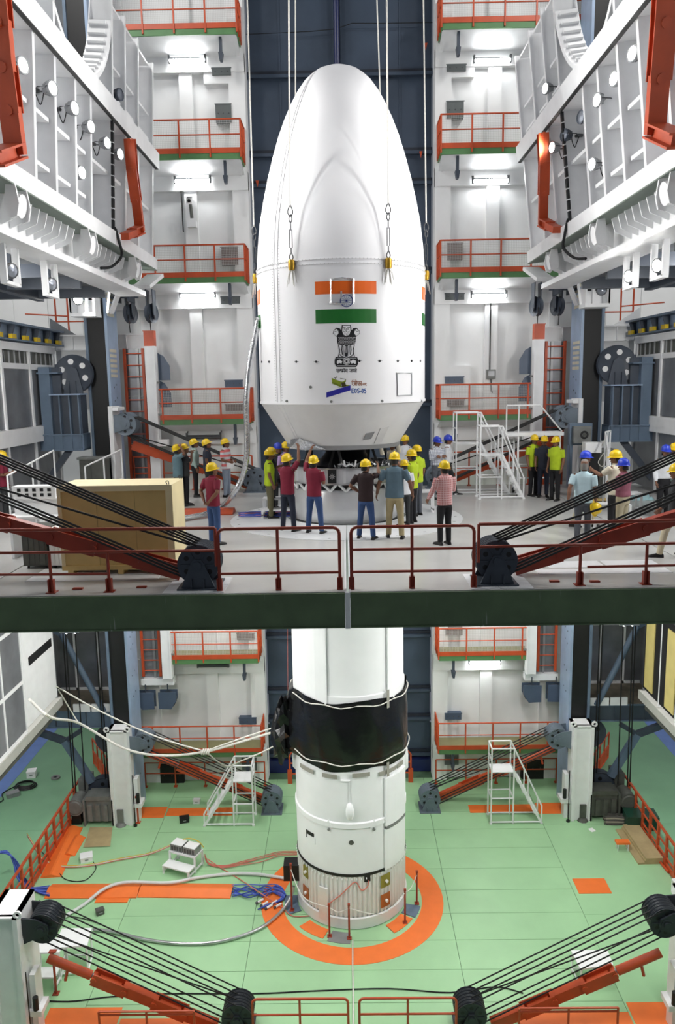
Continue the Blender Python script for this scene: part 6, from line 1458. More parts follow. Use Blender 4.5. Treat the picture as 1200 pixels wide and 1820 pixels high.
person('man in maroon shirt and dark jeans reaching up to the fairing rim', fz(513, 944), 32, 1.72, MAROON, DDENIM, arms=('reach', 'up'), legs='wide', look=(10, 15))
person('man in maroon shirt and blue jeans with both arms up at the stage', fz(560, 948), 20, 1.7, MAROON, DENIM, arms=('up', 'front'), legs='wide', look=(0, 12))
person('man in dark brown shirt and blue jeans facing the stage', fz(651, 958), 20, 1.66, BROWNC, DENIM, arms=('hip', 'fwdup'), legs='wide', look=(30, 0))
person('man in blue-grey shirt and khaki trousers seen from behind', fz(702, 957), 5, 1.8, cloth((92, 116, 130)), KHAKI, arms=('out', 'out'), legs='shift', fat=1.12, look=(15, -5))
person('man with yellow helmet between the blue-grey shirt and the lime shirt', (1.35, -1.75, 0.012), -20, 1.5, WHT, CHAR, arms=('fwdup', 'down'))
person('man in lime shirt and black trousers reaching to the fairing', fz(733, 930), -60, 1.7, LIME, BLK, arms=('fwdup', 'down'), look=(0, 0))
person('man in lime shirt and grey trousers right of the stage', fz(742, 917), -50, 1.72, LIME, GREYT, arms=('front', 'down'))
person('man in white shirt and yellow helmet behind the fairing rim', fh(721, 784), -140, 1.72, WHT, CHAR, sleeve='long')
person('man in cream shirt half hidden by the fairing rim', fh(700, 792), -150, 1.72, CREAMC, CHAR, sleeve='long', arms=('up', 'fwdup'), lean=0.1)
person('man in white checked shirt with folded arms and blue helmet', fz(776, 886), 150, 1.72, CHECKW, GREYT, hat=HATB, arms=('cross', 'cross'), sleeve='long', tuck=True, tache=True, look=(-20, -5))
person('man in white shirt and blue helmet walking behind the checked shirt', fz(795, 880), 100, 1.72, WHT, CHAR, hat=HATB, sleeve='long', tuck=True, legs='stride')
person('man in pink checked shirt and black trousers near the front railing', fz(790, 968), -25, 1.68, CHECKP, BLK, arms=('swing', 'front'), look=(0, 5), sleeve='long')
person('left man in lime shirt of the trio by the white steps', fz(947, 881), 150, 1.72, LIME, BLK, arms=('front', 'down'), look=(20, 0))
person('man in dark navy shirt between the two lime shirts', fz(965, 883), 190, 1.7, NAVYC, DDENIM, arms=('front', 'down'))
person('right man in lime shirt of the trio by the white steps', fz(986, 889), -130, 1.72, LIME, BLK, arms=('down', 'down'), look=(0, 0))
person('man with blue helmet walking behind the grey haired man', fh(1040, 812), 100, 1.68, CHAR, BEIGE, hat=HATB, legs='stride')
_, W_, wr_, k_ = person('grey haired man in pale blue shirt carrying a yellow helmet', fz(1034, 965), 25, 1.7, CYAN, GREYT, hat=None, hair=GHAIR, arms=('swingb', 'down'), legs='step', fat=1.12)
person('man in cream shirt and black trousers with yellow helmet on the right', fz(1090, 950), -40, 1.76, CREAMC, BLK, arms=('reach', 'down'), look=(-20, 0))
person('man in mauve shirt and beige trousers with a blue helmet', fz(1104, 962), -40, 1.66, MAUVE, BEIGE, hat=HATB, arms=('front', 'front'), sleeve='long', tuck=True, fat=1.1)
person('man in white shirt and blue helmet behind the right ropes', fh(1183, 802), 170, 1.7, WHT, BLK, hat=HATB, sleeve='long', tuck=True)
person('man with yellow helmet at the right frame edge', fh(1199, 800), 200, 1.72, MINT, CHAR)
person('man in dark jacket and beige trousers cut by the right frame edge', fz(1196, 990), -70, 1.7, CHAR, BEIGE, hat=HATY, sleeve='long', legs='stride', arms=('swing', 'swingb'))
# helmet carried in the hand
hp = W_((wr_[1] + V(0.02, 0.0, -0.16)))
hl = thing('helmet', 'yellow helmet carried low by the grey haired man', 'helmet', hp)
MB().lathe([(.13, -.05), (.13, -.02), (.115, .04), (.08, .085), (.03, .1), (0, .102)], hp, (0.6, -0.5, 0.2), 20).build('shell', HATY, hl, True)
MB().lathe([(.125, -.055), (.165, -.06), (.165, -.05), (.125, -.045)], hp, (0.6, -0.5, 0.2), 20).build('brim', HATY, hl, True)
MB().lathe([(0, -.02), (.11, -.04)], hp, (0.6, -0.5, 0.2), 16).build('lining', BLACK, hl)
# ================================================================== THINGS ON THE WORK DECK
t = thing('plywood_crate', 'large plywood crate behind the left front railing', 'crate', (-4.1, -5.5, 0))
x0, x1, y0, y1, zc = -5.1, -3.06, -6.0, -5.02, 1.6
MB().box(x0 + 0.04, x1 - 0.1, y0 + 0.03, y0 + 0.05, 0.08, zc - 0.1).build('front_panel', PLY, t)
MB().box(x1 - 0.012, x1, y0 + 0.03, y1 - 0.03, 0.08, zc - 0.03).build('side_panel', PLYD, t)
MB().box(x0, x0 + 0.012, y0 + 0.03, y1 - 0.03, 0.08, zc - 0.03).build('side_panel', PLYD, t)
MB().box(x0, x1, y1 - 0.03, y1, 0.08, zc - 0.03).build('back_panel', PLYD, t)
MB().box(x0, x1, y0, y1, zc - 0.03, zc).build('lid', PLYD, t)
for a in ((x1 - 0.12, x1 - 0.001, y0 + 0.0, y0 + 0.03, 0.16, zc - 0.101), (x0, x0 + 0.06, y0, y0 + 0.03, 0.16, zc - 0.101), (x0, x1, y0, y0 + 0.03, zc - 0.1, zc - 0.03), (x0, x1, y0, y0 + 0.03, 0.08, 0.16)):
    MB().box(*a).build('batten', PLYD if a[5] > zc - 0.11 else PLY, t)
for x in (x0 + 0.1, -4.1, x1 - 0.2): MB().box(x, x + 0.1, y0, y1, 0, 0.08).build('skid', PLY, t)
for x in (x0 + 0.68, x0 + 1.36): MB().box(x, x + 0.004, y0 + 0.026, y0 + 0.032, 0.16, zc - 0.1).build('panel_joint', mat('joint_brown', (150, 122, 70), 0.6), t)
for x, y in ((x1 - 0.09, y0 + 0.05), (x1 - 0.04, y1 - 0.1)):
    MB().path(smoothpts([V(x, y, zc), V(x - 0.02, y, zc + 0.05), V(x + 0.02, y, zc + 0.06), V(x + 0.03, y, zc)], 3), 0.008).build('ring_bolt', DKGREY, t)

def hose(nm, lab, cat, pts, r, m, n=8, sm=5, grp=None):
    pts = [Vector(p) for p in pts]
    return tag(MB().path(smoothpts(pts, sm), r, n).build(nm, m, None, True, off=pts[-1]), lab, cat, grp)
G0 = lambda x, y, h=0.05: Vector(onz(x, y, h))
hose('foil_duct', 'silver foil duct hanging from the fairing to the deck', 'duct', [at(459, 566, -0.55), at(452, 605, -0.7), at(443, 655, -0.7), at(438, 715, -0.7), at(439, 770, -0.6), at(438, 815, -0.6), at(429, 852, -0.5), at(413, 880, -0.4), G0(396, 899, 0.12), G0(370, 912, 0.09), G0(345, 918, 0.08), G0(325, 921, 0.08)], 0.07, FOIL, 12)
def deck_strip(lab, x0, y0, x1, y1):
    a = G0(x0, y0, 0); b = G0(x1, y1, 0)
    t = thing('cable_ramp', lab, 'cable ramp', ((a.x + b.x) / 2, a.y, 0))
    y = (a.y + b.y) / 2
    MB().prism([(y - 0.3, 0.002), (y + 0.3, 0.002), (y + 0.12, 0.13), (y - 0.12, 0.13)], 'x', a.x, b.x).build('cover', ORANGE, t)
    MB().box(a.x, b.x, y - 0.31, y - 0.29, 0.0, 0.03).build('edge', ORANGE, t)
deck_strip('orange cable ramp on the deck left of the white ring', 335, 908, 412, 917)
deck_strip('orange cable ramp on the deck left of the crate', 82, 916, 112, 918)
m_ = []
for i in range(8):
    hose('deck_cable', ['topmost', 'second', 'third', 'fourth', 'fifth', 'sixth', 'seventh', 'lowest'][i] + ' strand of the blue and red cable bundle on the white ring', 'cable', [G0(424 + i % 3, 911 + i * 0.9, 0.04), G0(445, 910 + i, 0.05 + 0.01 * (i % 3)), G0(475, 909 + i * 1.2, 0.04), G0(505, 907 + i * 1.4, 0.05), G0(536, 908 + i * 1.2, 0.03)], 0.014, (BLUEC, BLUEC, REDC, BLUEC)[i % 4], 6, 4, 'cable bundle on the white ring')
def stool(lab, c, w, d, h, m=WHITE, rz=0, lower=True, nm='step_stool'):
    t = thing(nm, lab, 'step stool', (0, 0, 0))
    MB().box(-w / 2, w / 2, -d / 2, d / 2, h - 0.04, h).build('top', m, t)
    for x in (-w / 2 + 0.025, w / 2 - 0.025):
        for y in (-d / 2 + 0.025, d / 2 - 0.025): MB().box(x - 0.025, x + 0.025, y - 0.025, y + 0.025, 0, h - 0.04).build('leg', m, t)
        MB().box(x - 0.02, x + 0.02, -d / 2, d / 2, 0.06, 0.1).build('stretcher', m, t)
    if lower:
        MB().box(-w / 2, w / 2, -d / 2 - 0.34, -d / 2, h / 2 - 0.04, h / 2).build('lower_tread', m, t)
        for x in (-w / 2 + 0.025, w / 2 - 0.025): MB().box(x - 0.025, x + 0.025, -d / 2 - 0.34, -d / 2 - 0.29, 0, h / 2 - 0.04).build('leg', m, t); MB().box(x - 0.02, x + 0.02, -d / 2 - 0.34, -d / 2, 0.06, 0.1).build('stretcher', m, t)
    t.location = c; t.rotation_euler = (0, 0, rz); return t
stool('white step stool on the ring left of the stage', V(-1.72, 0.1, 0.012), 0.8, 0.4, 0.45)
stool('white step stool on the ring right of the stage', V(2.0, 0.3, 0.012), 0.5, 0.4, 0.55, lower=False)
a = G0(1095, 940); stool('white double step stool behind the right strut', V(5.7, -2.7, 0), 0.9, 0.45, 0.62); stool('white step stool at the right frame edge of the deck', V(7.0, -0.2, 0), 0.7, 0.4, 0.5, lower=False)
a = G0(1085, 975); stool('low white step stool left of the right strut', V(4.0, -3.3, 0), 0.8, 0.4, 0.4, lower=False) if False else None
def mobile_steps(lab, x, y, zf, w, d, h, gr, s, run, nst, rail=True, nm='mobile_steps', tr=0.022):
    """white tubular steps: landing at x..x+w (in direction s), stair descends in direction s"""
    t = thing(nm, lab, 'steps', (x, y, zf))
    Pn = lambda u, v, z: V(x + s * u, y + v, zf + z)
    MB().beam(Pn(0, d / 2, h), Pn(w, d / 2, h), d, 0.035).build('landing', WHITE, t)
    for v in (0, d):
        MB().tube(Pn(0, v, 0), Pn(0, v, h + gr), tr).build('post', WHITE, t, True); MB().tube(Pn(w, v, 0 if False else h), Pn(w, v, h + gr), tr).build('post', WHITE, t, True)
        MB().tube(Pn(w, v, 0), Pn(w, v, h), tr).build('post', WHITE, t, True)
        MB().tube(Pn(0, v, h + gr), Pn(w, v, h + gr), tr).build('guard_rail', WHITE, t, True)
        MB().beam(Pn(w, v, h), Pn(w + run, v, 0.02), 0.03, 0.07).build('stringer', WHITE, t)
        if rail:
            MB().tube(Pn(w, v, h + gr), Pn(w + run, v, gr * 0.75), tr).build('hand_rail', WHITE, t, True); MB().tube(Pn(w + run, v, gr * 0.75), Pn(w + run, v, 0.02), tr).build('post', WHITE, t, True)
            MB().tube(Pn(w + run * .5, v, h * .5), Pn(w + run * .5, v, h * .5 + gr * .88), tr * .8).build('post', WHITE, t, True)
        MB().tube(Pn(0, v, 0.06), Pn(w + run, v, 0.06), tr).build('base_rail', WHITE, t, True)
        MB().tube(Pn(0, v, h * .5), Pn(w, v, h * .5), tr * .9).build('tie', WHITE, t, True)
    for u in (0, w): MB().tube(Pn(u, 0, h * 0.5), Pn(u, d, h * 0.5), tr * .9).build('tie', WHITE, t, True)
    MB().tube(Pn(0, 0, h + gr), Pn(0, d, h + gr), tr).build('guard_rail', WHITE, t, True); MB().tube(Pn(0, 0, h + gr * .5), Pn(0, d, h + gr * .5), tr).build('guard_rail', WHITE, t, True)
    for i in range(nst):
        f = (i + 1) / (nst + 1); MB().beam(Pn(w + run * f, -0.0, h * (1 - f)), Pn(w + run * f, d, h * (1 - f)), 0.13, 0.02).build('tread', WHITE, t)
    for u, v in ((0, 0), (0, d), (w + run, 0), (w + run, d)): MB().cbox(Pn(u, v, 0.02), 0.08, 0.08, 0.04).build('foot', WHITE, t)
    return t
mobile_steps('white mobile steps nearest the fairing on the right deck', 3.25, 3.3, 0, 0.72, 0.6, 1.5, 0.9, 1, 0.85, 5)
mobile_steps('white mobile steps beside the trio in lime shirts', 3.78, 2.3, 0, 0.62, 0.55, 1.25, 0.8, 1, 0.62, 5)
t = thing('work_platform', 'wide white wheeled platform behind the trio in lime shirts', 'platform', (5.2, 3.6, 0))
MB().box(4.6, 6.3, 2.98, 3.6, 1.72, 1.82).build('top', WHITE, t)
for x in (5.0, 6.2):
    for y in (3.02, 3.56): MB().tube((x, y, 0.15), (x, y, 1.72), 0.03).build('leg', WHITE, t, True); MB().lathe([(0, -0.03), (0.08, -0.03), (0.08, 0.03), (0, 0.03)], (x, y, 0.08), (1, 0, 0), 12).build('castor', BLACK, t)
for z in (0.5, 0.9, 1.3): MB().tube((5.0, 3.02, z), (6.2, 3.02, z), 0.022).build('tie', WHITE, t, True)
for x in (4.65, 5.0): MB().tube((x, 3.02, 1.82), (x, 3.02, 2.6), 0.022).build('guard_post', WHITE, t, True)
MB().tube((4.65, 3.02, 2.6), (5.6, 3.02, 2.6), 0.022).build('guard_rail', WHITE, t, True); MB().tube((5.6, 3.02, 2.6), (6.25, 3.02, 1.84), 0.022).build('guard_rail', WHITE, t, True)
# left deck furniture
def bench(lab, x0, x1, y0, y1, h, nm='bench', cat='bench', m=WHITE):
    t = thing(nm, lab, cat, ((x0 + x1) / 2, y0, 0))
    MB().box(x0, x1, y0, y1, h - 0.06, h).build('top', m, t)
    for x in (x0 + 0.05, x1 - 0.05):
        for y in (y0 + 0.05, y1 - 0.05): MB().box(x - 0.045, x + 0.045, y - 0.045, y + 0.045, 0, h - 0.06).build('leg', m, t)
    MB().box(x0, x1, y0 + 0.02, y0 + 0.05, 0.12, 0.18).build('stretcher', m, t)
    return t
bench('white bench with a black bag at the far left of the deck', -7.3, -6.0, -1.4, -0.5, 0.72)
bench('white bench behind the plywood crate', -6.6, -5.7, 1.2, 2.0, 0.62)
bg = thing('bag', 'black bag lying on the left white bench', 'bag', (-6.5, -0.8, 0.72))
MB().lathe([(0, 0), (0.3, 0), (0.32, 0.06), (0.22, 0.12), (0, 0.13)], (-6.5, -0.8, 0.72), n=16).build('body', BLACK, bg, True); MB().path(smoothpts([V(-6.7, -0.85, 0.8), V(-6.5, -0.9, 0.92), V(-6.3, -0.85, 0.8)], 4), 0.015).build('strap', BLACK, bg)
tr = thing('tray', 'stack of white trays on the bench behind the crate', 'trays', (-6.3, 1.5, 0.62))
for i in range(4): MB().box(-6.5, -6.05, 1.3, 1.6, 0.62 + i * 0.045, 0.655 + i * 0.045).build('tray', WHITE, tr)
def guard(lab, pts, nm='stair_guard'):
    t = thing(nm, lab, 'guard rail', pts[0])
    for p, q in zip(pts[:-1], pts[1:]):
        p = Vector(p); q = Vector(q)
        for f in (1.0, 0.5): MB().tube(V(p.x, p.y, p.z * f), V(q.x, q.y, q.z * f), 0.022).build('rail', WHITE, t, True)
        for k in range(3):
            c = p + (q - p) * k / 2; MB().tube(V(c.x, c.y, 0), c, 0.022).build('post', WHITE, t, True)
guard('white sloped guard rail beside the left cabin', [V(-7.75, -1.9, 1.35), V(-7.4, 0.1, 1.75)])
guard('white sloped guard rail left of the plywood crate', [V(-6.9, 0.9, 1.25), V(-6.2, 1.9, 1.6)])
guard('white sloped guard rail beside the right cabin', [V(6.5, -0.6, 0.95), V(7.0, 1.5, 1.9), V(7.3, 2.0, 1.9)])
t = thing('workstation', 'test bench with perforated panel at the left front of the deck', 'workbench', (-5.9, -4.5, 0))
MB().box(-6.7, -5.3, -4.6, -4.0, 0.78, 0.83).build('worktop', WHITE, t)
for x in (-6.6, -5.35): MB().box(x, x + 0.05, -4.6, -4.0, 0, 0.78).build('side', WHITE, t)
bx = MB().box(-6.6, -5.75, -4.35, -4.05, 1.15, 1.4).build('perforated_box', WHITE, t)
for i in range(5):
    for j in range(2): MB().box(-6.5 + i * 0.15, -6.43 + i * 0.15, -4.355, -4.35, 1.2 + j * 0.1, 1.26 + j * 0.1).build('hole', BLACK, bx)
MB().box(-6.6, -5.5, -4.3, -4.1, 0.83, 1.15).build('shelf_box', WHITE, t)
lp = thing('laptop', 'open black laptop on the left test bench', 'laptop', (-5.45, -4.75, 0.83))
MB().box(-5.62, -5.25, -4.66, -4.4, 0.83, 0.85).build('base', BLACK, lp); MB().beam(V(-5.43, -4.42, 0.85), V(-5.43, -4.36, 1.12), 0.37, 0.012, (0, 1, 0)).build('screen', BLACK, lp)
for i, (xa, xb, m, lab) in enumerate(((-6.0, -5.55, MACHD, 'dark grey drawer cabinet below the left test bench'), (-5.5, -5.15, WHITE, 'white louvred cabinet beside the left test bench'))):
    t = thing('cabinet', lab, 'cabinet', ((xa + xb) / 2, -5.2, 0))
    MB().box(xa, xb, -5.5, -4.75, 0.06, 0.75).build('body', m, t)
    for k in range(4): MB().box(xa + 0.03 + k * (xb - xa - .06) / 4, xa + 0.02 + (k + 1) * (xb - xa - .06) / 4, -5.515, -5.5, 0.1, 0.7).build('louvre', m, t)
    for x in (xa + 0.05, xb - 0.05): MB().tube((x, -5.4, 0), (x, -5.4, 0.06), 0.025).build('foot', BLACK, t)
t = thing('cable_coil', 'yellow cable coil on the deck left of the crate', 'cable coil', G0(97, 984))
c = G0(97, 984, 0.02)
for i in range(5): MB().path([c + V(0.22 * math.cos(a) + 0.02 * i, (0.16 - 0.01 * i) * math.sin(a), 0.012 * i) for a in [2 * pi * k / 20 for k in range(20)]], 0.012, 5, True).build('loop', YELC, t)
# right deck: fan unit on stand, boxes, pallet
c = at(1031, 772, 3.0)
t = thing('fan_unit', 'grey fan unit mounted at the foot of the right column', 'fan unit', (c.x, 3.0, c.z - 0.3))
MB().box(c.x - 0.32, c.x + 0.32, 2.9, 3.1, c.z - 0.3, c.z + 0.32).build('backing_plate', STEEL, t); MB().box(c.x - 0.25, c.x + 0.25, 2.75, 2.9, c.z - 0.24, c.z + 0.24).build('housing', MACH, t)
MB().box(c.x - 0.3, c.x - 0.22, 2.92, 3.0, 0, c.z - 0.3).build('leg', STEEL, t); MB().box(c.x + 0.22, c.x + 0.3, 2.92, 3.0, 0, c.z - 0.3).build('leg', STEEL, t)
MB().lathe([(0.06, -0.03), (0.12, -0.03), (0.12, 0.0), (0.06, 0.0)], (c.x + 0.05, 2.74, c.z), (0, -1, 0), 16).build('fan_ring', BLACK, t); MB().lathe([(0, 0), (0.05, 0)], (c.x + 0.05, 2.735, c.z), (0, -1, 0), 12).build('fan_hub', MACHD, t)
t = thing('equipment_box', 'white equipment box with looped cable on a stand by the right column', 'box', (6.6, 1.8, 0))
c = at(1052, 795, 1.8)
MB().box(c.x - 0.22, c.x + 0.22, 1.65, 1.95, c.z - 0.14, c.z + 0.14).build('case', WHITE, t)
MB().path(smoothpts([V(c.x + 0.22, 1.7, c.z), V(c.x + 0.34, 1.7, c.z + 0.25), V(c.x + 0.4, 1.7, c.z), V(c.x + 0.3, 1.7, c.z - 0.5), V(c.x + 0.16, 1.7, c.z - 0.4), V(c.x + 0.3, 1.7, c.z - 0.15)], 5), 0.014).build('cable', WROPE, t)
for dx in (-0.25, 0.25): MB().beam(V(c.x, 1.8, c.z - 0.14), V(c.x + dx, 1.8 + dx * .4, 0), 0.04, 0.04).build('tripod_leg', BLACK, t)
MB().beam(V(c.x, 1.8, c.z - 0.14), V(c.x, 2.1, 0), 0.04, 0.04).build('tripod_leg', BLACK, t); MB().box(c.x - 0.2, c.x + 0.2, 1.7, 1.9, 0.3, c.z - 0.14).build('dark_cover', BLACK, t)
t = thing('plank', 'yellow wooden plank lying on the right deck', 'plank', G0(1067, 888)); c = G0(1067, 888); MB().beam(c + V(-0.35, 0, 0), c + V(0.35, 0.05, 0), 0.2, 0.04).build('board', PLY, t); MB().beam(c + V(-0.25, -0.1, -0.03), c + V(-0.25, 0.12, -0.03), 0.05, 0.04).build('batten', PLY, t); MB().beam(c + V(0.25, -0.1, -0.03), c + V(0.25, 0.12, -0.03), 0.05, 0.04).build('batten', PLY, t)
c = G0(1140, 888, 0.0)
m = MB(); vs = []; rnd = random.Random(9)
for j in range(6):
    for i in range(8): vs.append(c + V(-0.3 + i * 0.09, -0.2 + j * 0.08, (0.03 + 0.14 * rnd.random()) if 0 < i < 7 and 0 < j < 5 else 0.005))
m.add(vs, [(j * 8 + i, j * 8 + i + 1, (j + 1) * 8 + i + 1, (j + 1) * 8 + i) for j in range(5) for i in range(7)])
tag(m.build('plastic_sheet', mat('pale_cyan_sheet', (176, 214, 220), 0.3), None, True, off=c), 'crumpled pale blue plastic sheet on the right deck', 'plastic sheet')

# ================================================================== THINGS ON THE LOWER FLOOR
F = lambda x, y, h=0.03: Vector(onz(x, y, ZL + h))
mobile_steps('white tubular steps on the green floor left of the stage', -3.12, 3.35, ZL, 0.62, 0.65, 1.5, 0.55, -1, 0.95, 4, tr=0.026)
mobile_steps('white tubular steps on the green floor right of the stage', 4.45, 3.3, ZL, 0.7, 0.55, 1.75, 0.8, 1, 0.9, 4, tr=0.026)
# double step with battery boxes
t = stool('white double step carrying grey boxes on the left floor', V(-4.85, 1.28, ZL), 0.9, 0.45, 0.5, rz=R_(-22))
for i in range(2):
    b = thing('terminal_box', '%s grey terminal box on the white double step' % ('left', 'right')[i], 'box', (0, 0, 0), 'terminal boxes')
    MB().box(-0.2, 0.2, -0.17, 0.17, 0, 0.2).build('case', GREYM, b); MB().box(-0.19, 0.19, -0.16, 0.16, 0.2, 0.215).build('lid', WHITE, b)
    for k in range(4): MB().box(-0.16 + k * 0.09, -0.1 + k * 0.09, -0.18, -0.17, 0.04, 0.16).build('socket', DKGREY, b)
    b.location = V(-4.85, 1.28, ZL + 0.5) + Matrix.Rotation(R_(-22), 3, 'Z') @ V(-0.22 + i * 0.44, 0, 0); b.rotation_euler = (0, 0, R_(-22))
# white tables
def table(lab, px, h):
    q = [Vector(onz(x, y, ZL + h)) for x, y in px]
    t = thing('white_table', lab, 'table', (q[0].x, q[0].y, ZL))
    n = len(q); m = MB(); m.add(q + [p - V(0, 0, 0.04) for p in q], [(0, 1, 2, 3), (7, 6, 5, 4)] + [(i, (i + 1) % 4, 4 + (i + 1) % 4, 4 + i) for i in range(4)]); m.build('top', WHITE, t)
    c = sum(q, Vector()) / 4
    ft = []
    for p in q:
        g = p + (c - p) * 0.08; MB().tube(V(g.x, g.y, ZL), V(g.x, g.y, p.z - 0.04), 0.025).build('leg', WHITE, t, True); ft.append(g)
    for a, b in zip(ft, ft[1:] + ft[:1]): MB().tube(V(a.x, a.y, ZL + 0.08), V(b.x, b.y, ZL + 0.08), 0.02).build('stretcher', WHITE, t, True)
    return t
table('white table with rope shadows at the bottom left of the floor', [(95, 1685), (110, 1650), (163, 1649), (155, 1680)], 0.8)
table('white table at the bottom right of the floor', [(1032, 1722), (1015, 1689), (1080, 1688), (1090, 1714)], 0.55)
stool('white frame stool beside the left table on the lower floor', V(-7.3, -2.9, ZL), 0.7, 0.5, 0.75, lower=True)
stool('small white step at the right frame edge of the lower floor', V(9.0, -0.3, ZL), 0.5, 0.4, 0.4, lower=False)
# orange cable covers
def cover(lab, p, q, w2, h=0.1):
    p = Vector(p); q = Vector(q); d = (q - p).normalized(); a = Vector((-d.y, d.x, 0))
    t = thing('cable_cover', lab, 'cable cover', (p + q) / 2, 'orange cable covers')
    vs = [e + a * o * w2 + V(0, 0, z) for e in (p, q) for o, z in ((-1, 0.0), (-0.1, h), (0.1, h), (1, 0.0))]
    MB().add(vs, [(0, 1, 5, 4), (1, 2, 6, 5), (2, 3, 7, 6), (0, 4, 7, 3), (3, 2, 1, 0), (4, 5, 6, 7)]).build('cover', ORFLOOR, t)
    vs = [e + a * o * w2 + V(0, 0, z) for e in (p, q) for o, z in ((-1.02, 0.0), (-1.02, 0.02), (-0.95, 0.02), (-0.95, 0))]
    MB().add(vs, [(0, 1, 5, 4), (1, 2, 6, 5), (2, 3, 7, 6), (0, 4, 7, 3), (3, 2, 1, 0), (4, 5, 6, 7)]).build('lip', ORFLOOR, t)
cover('left orange cable cover on the floor left of the stage', F(86, 1584, 0), F(248, 1583, 0), 0.32)
cover('right orange cable cover on the floor left of the stage', F(250, 1582, 0), F(413, 1584, 0), 0.32)
cover('long loose orange cable cover beside the left railing', F(90, 1560, 0), F(130, 1472, 0), 0.3)
cover('short loose orange cover piece beside the left railing', F(120, 1522, 0), F(140, 1488, 0), 0.22)
t = thing('orange_sheet', 'flat orange sheet under the left cable covers', 'sheet', F(195, 1600)); MB().box(F(168, 1603).x, F(226, 1603).x, F(190, 1603).y, F(190, 1590).y, ZL, ZL + 0.012).build('sheet', ORFLOOR, t); MB().box(F(168, 1603).x, F(226, 1603).x, F(190, 1603).y - 0.01, F(190, 1603).y, ZL, ZL + 0.03).build('lip', ORFLOOR, t)
tag(MB().add([F(148, 1506, 0.005), F(196, 1504, 0.005), F(200, 1470, 0.005), F(160, 1470, 0.005), F(148, 1506, 0.02), F(196, 1504, 0.02), F(200, 1470, 0.02), F(160, 1470, 0.02)], [(0, 1, 2, 3), (4, 5, 6, 7), (0, 4, 5, 1), (1, 5, 6, 2), (2, 6, 7, 3), (3, 7, 4, 0)]).build('floor_mat', TAN, None, False, off=F(170, 1490, 0)), 'tan mat on the floor in front of the left winch', 'mat')
def smallbox(nm, lab, cat, px, py, w, d, h, m, rz=0, zf=None, Fz=None):
    c = F(px, py, 0); t = thing(nm, lab, cat, (0, 0, 0))
    MB().box(-w / 2, w / 2, -d / 2, d / 2, 0, h * 0.8).build('body', m, t); MB().box(-w / 2 - 0.01, w / 2 + 0.01, -d / 2 - 0.01, d / 2 + 0.01, h * 0.8, h).build('lid', m, t)
    MB().box(-0.05, 0.05, -d / 2 - 0.025, -d / 2 - 0.01, h * 0.5, h * 0.62).build('latch', GREYM, t)
    t.location = c; t.rotation_euler = (0, 0, rz); return t
smallbox('junction_box', 'white junction box beside the loose orange covers', 'box', 154, 1528, 0.34, 0.3, 0.16, WHITE, R_(20))
smallbox('camera_bag', 'small black bag on the floor left of the white steps', 'bag', 328, 1460, 0.3, 0.22, 0.16, BLACK, R_(15))
smallbox('storage_box', 'dark green storage box by the right railing', 'box', 1138, 1468, 0.95, 0.55, 0.45, mat('bottle_green', (26, 66, 52), 0.35), R_(-4))
smallbox('junction_box', 'white box on the floor under the left hanging cabin', 'box', 57, 1380, 0.3, 0.3, 0.25, WHITE, R_(10))
smallbox('socket_box', 'grey socket box beside the coil under the left cabin', 'box', 23, 1415, 0.4, 0.25, 0.16, GREYM, R_(35))
smallbox('gauge_box', 'small grey instrument with a lead on the left floor', 'box', 178, 1624, 0.2, 0.16, 0.14, MACHD, R_(30))
smallbox('socket_box', 'tiny white socket box behind the left orange hatch', 'box', 350, 1427, 0.22, 0.16, 0.14, WHITE)
t = thing('rolled_cloth', 'tan folded canvas lying by the right railing', 'canvas', F(1140, 1510)); 
p, q = F(1118, 1475, 0), F(1160, 1536, 0); d = (q - p).normalized(); a = Vector((-d.y, d.x, 0))
for i, (w2, z0, z1, o) in enumerate(((0.34, 0.0, 0.05, -0.08), (0.27, 0.05, 0.12, 0.04), (0.25, 0.12, 0.19, 0.05))):
    vs = [e + a * (o + sx * w2) + V(0, 0, z) for e in (p, q) for sx, z in ((-1, z0), (1, z0), (1.04, (z0 + z1) / 2), (1, z1), (-1, z1))]
    MB().add(vs, [(0, 1, 6, 5), (1, 2, 7, 6), (2, 3, 8, 7), (3, 4, 9, 8), (4, 0, 5, 9), (4, 3, 2, 1, 0), (5, 6, 7, 8, 9)]).build('fold', TAN, t)
t = thing('folded_tarp', 'dark folded tarpaulin before the right winch', 'tarpaulin', F(1092, 1465)); c = F(1092, 1462, 0)
for i in range(5): MB().path(smoothpts([c + V(-0.35, -0.1 + 0.02 * i, 0.03 + 0.045 * i), c + V(0, -0.16 + 0.03 * i, 0.05 + 0.045 * i), c + V(0.3, -0.08, 0.03 + 0.045 * i), c + V(0.32, 0.12, 0.04 + 0.04 * i), c + V(-0.3, 0.16, 0.03 + 0.04 * i)], 4), 0.035, 6).build('fold', mat('tarp_%d' % (i % 2), ((78, 76, 72), (150, 142, 126))[i % 2], 0.8), t, True)
t = thing('small_stool', 'small orange topped stool by the tan canvas', 'stool', F(1106, 1503)); c = F(1106, 1510, 0)
MB().cbox(c + V(0, 0, 0.25), 0.4, 0.2, 0.06).build('seat', ORFLOOR, t)
for dx in (-0.15, 0.15):
    for dy in (-0.07, 0.07): MB().tube(c + V(dx, dy, 0), c + V(dx, dy, 0.23), 0.014).build('leg', WHITE, t)
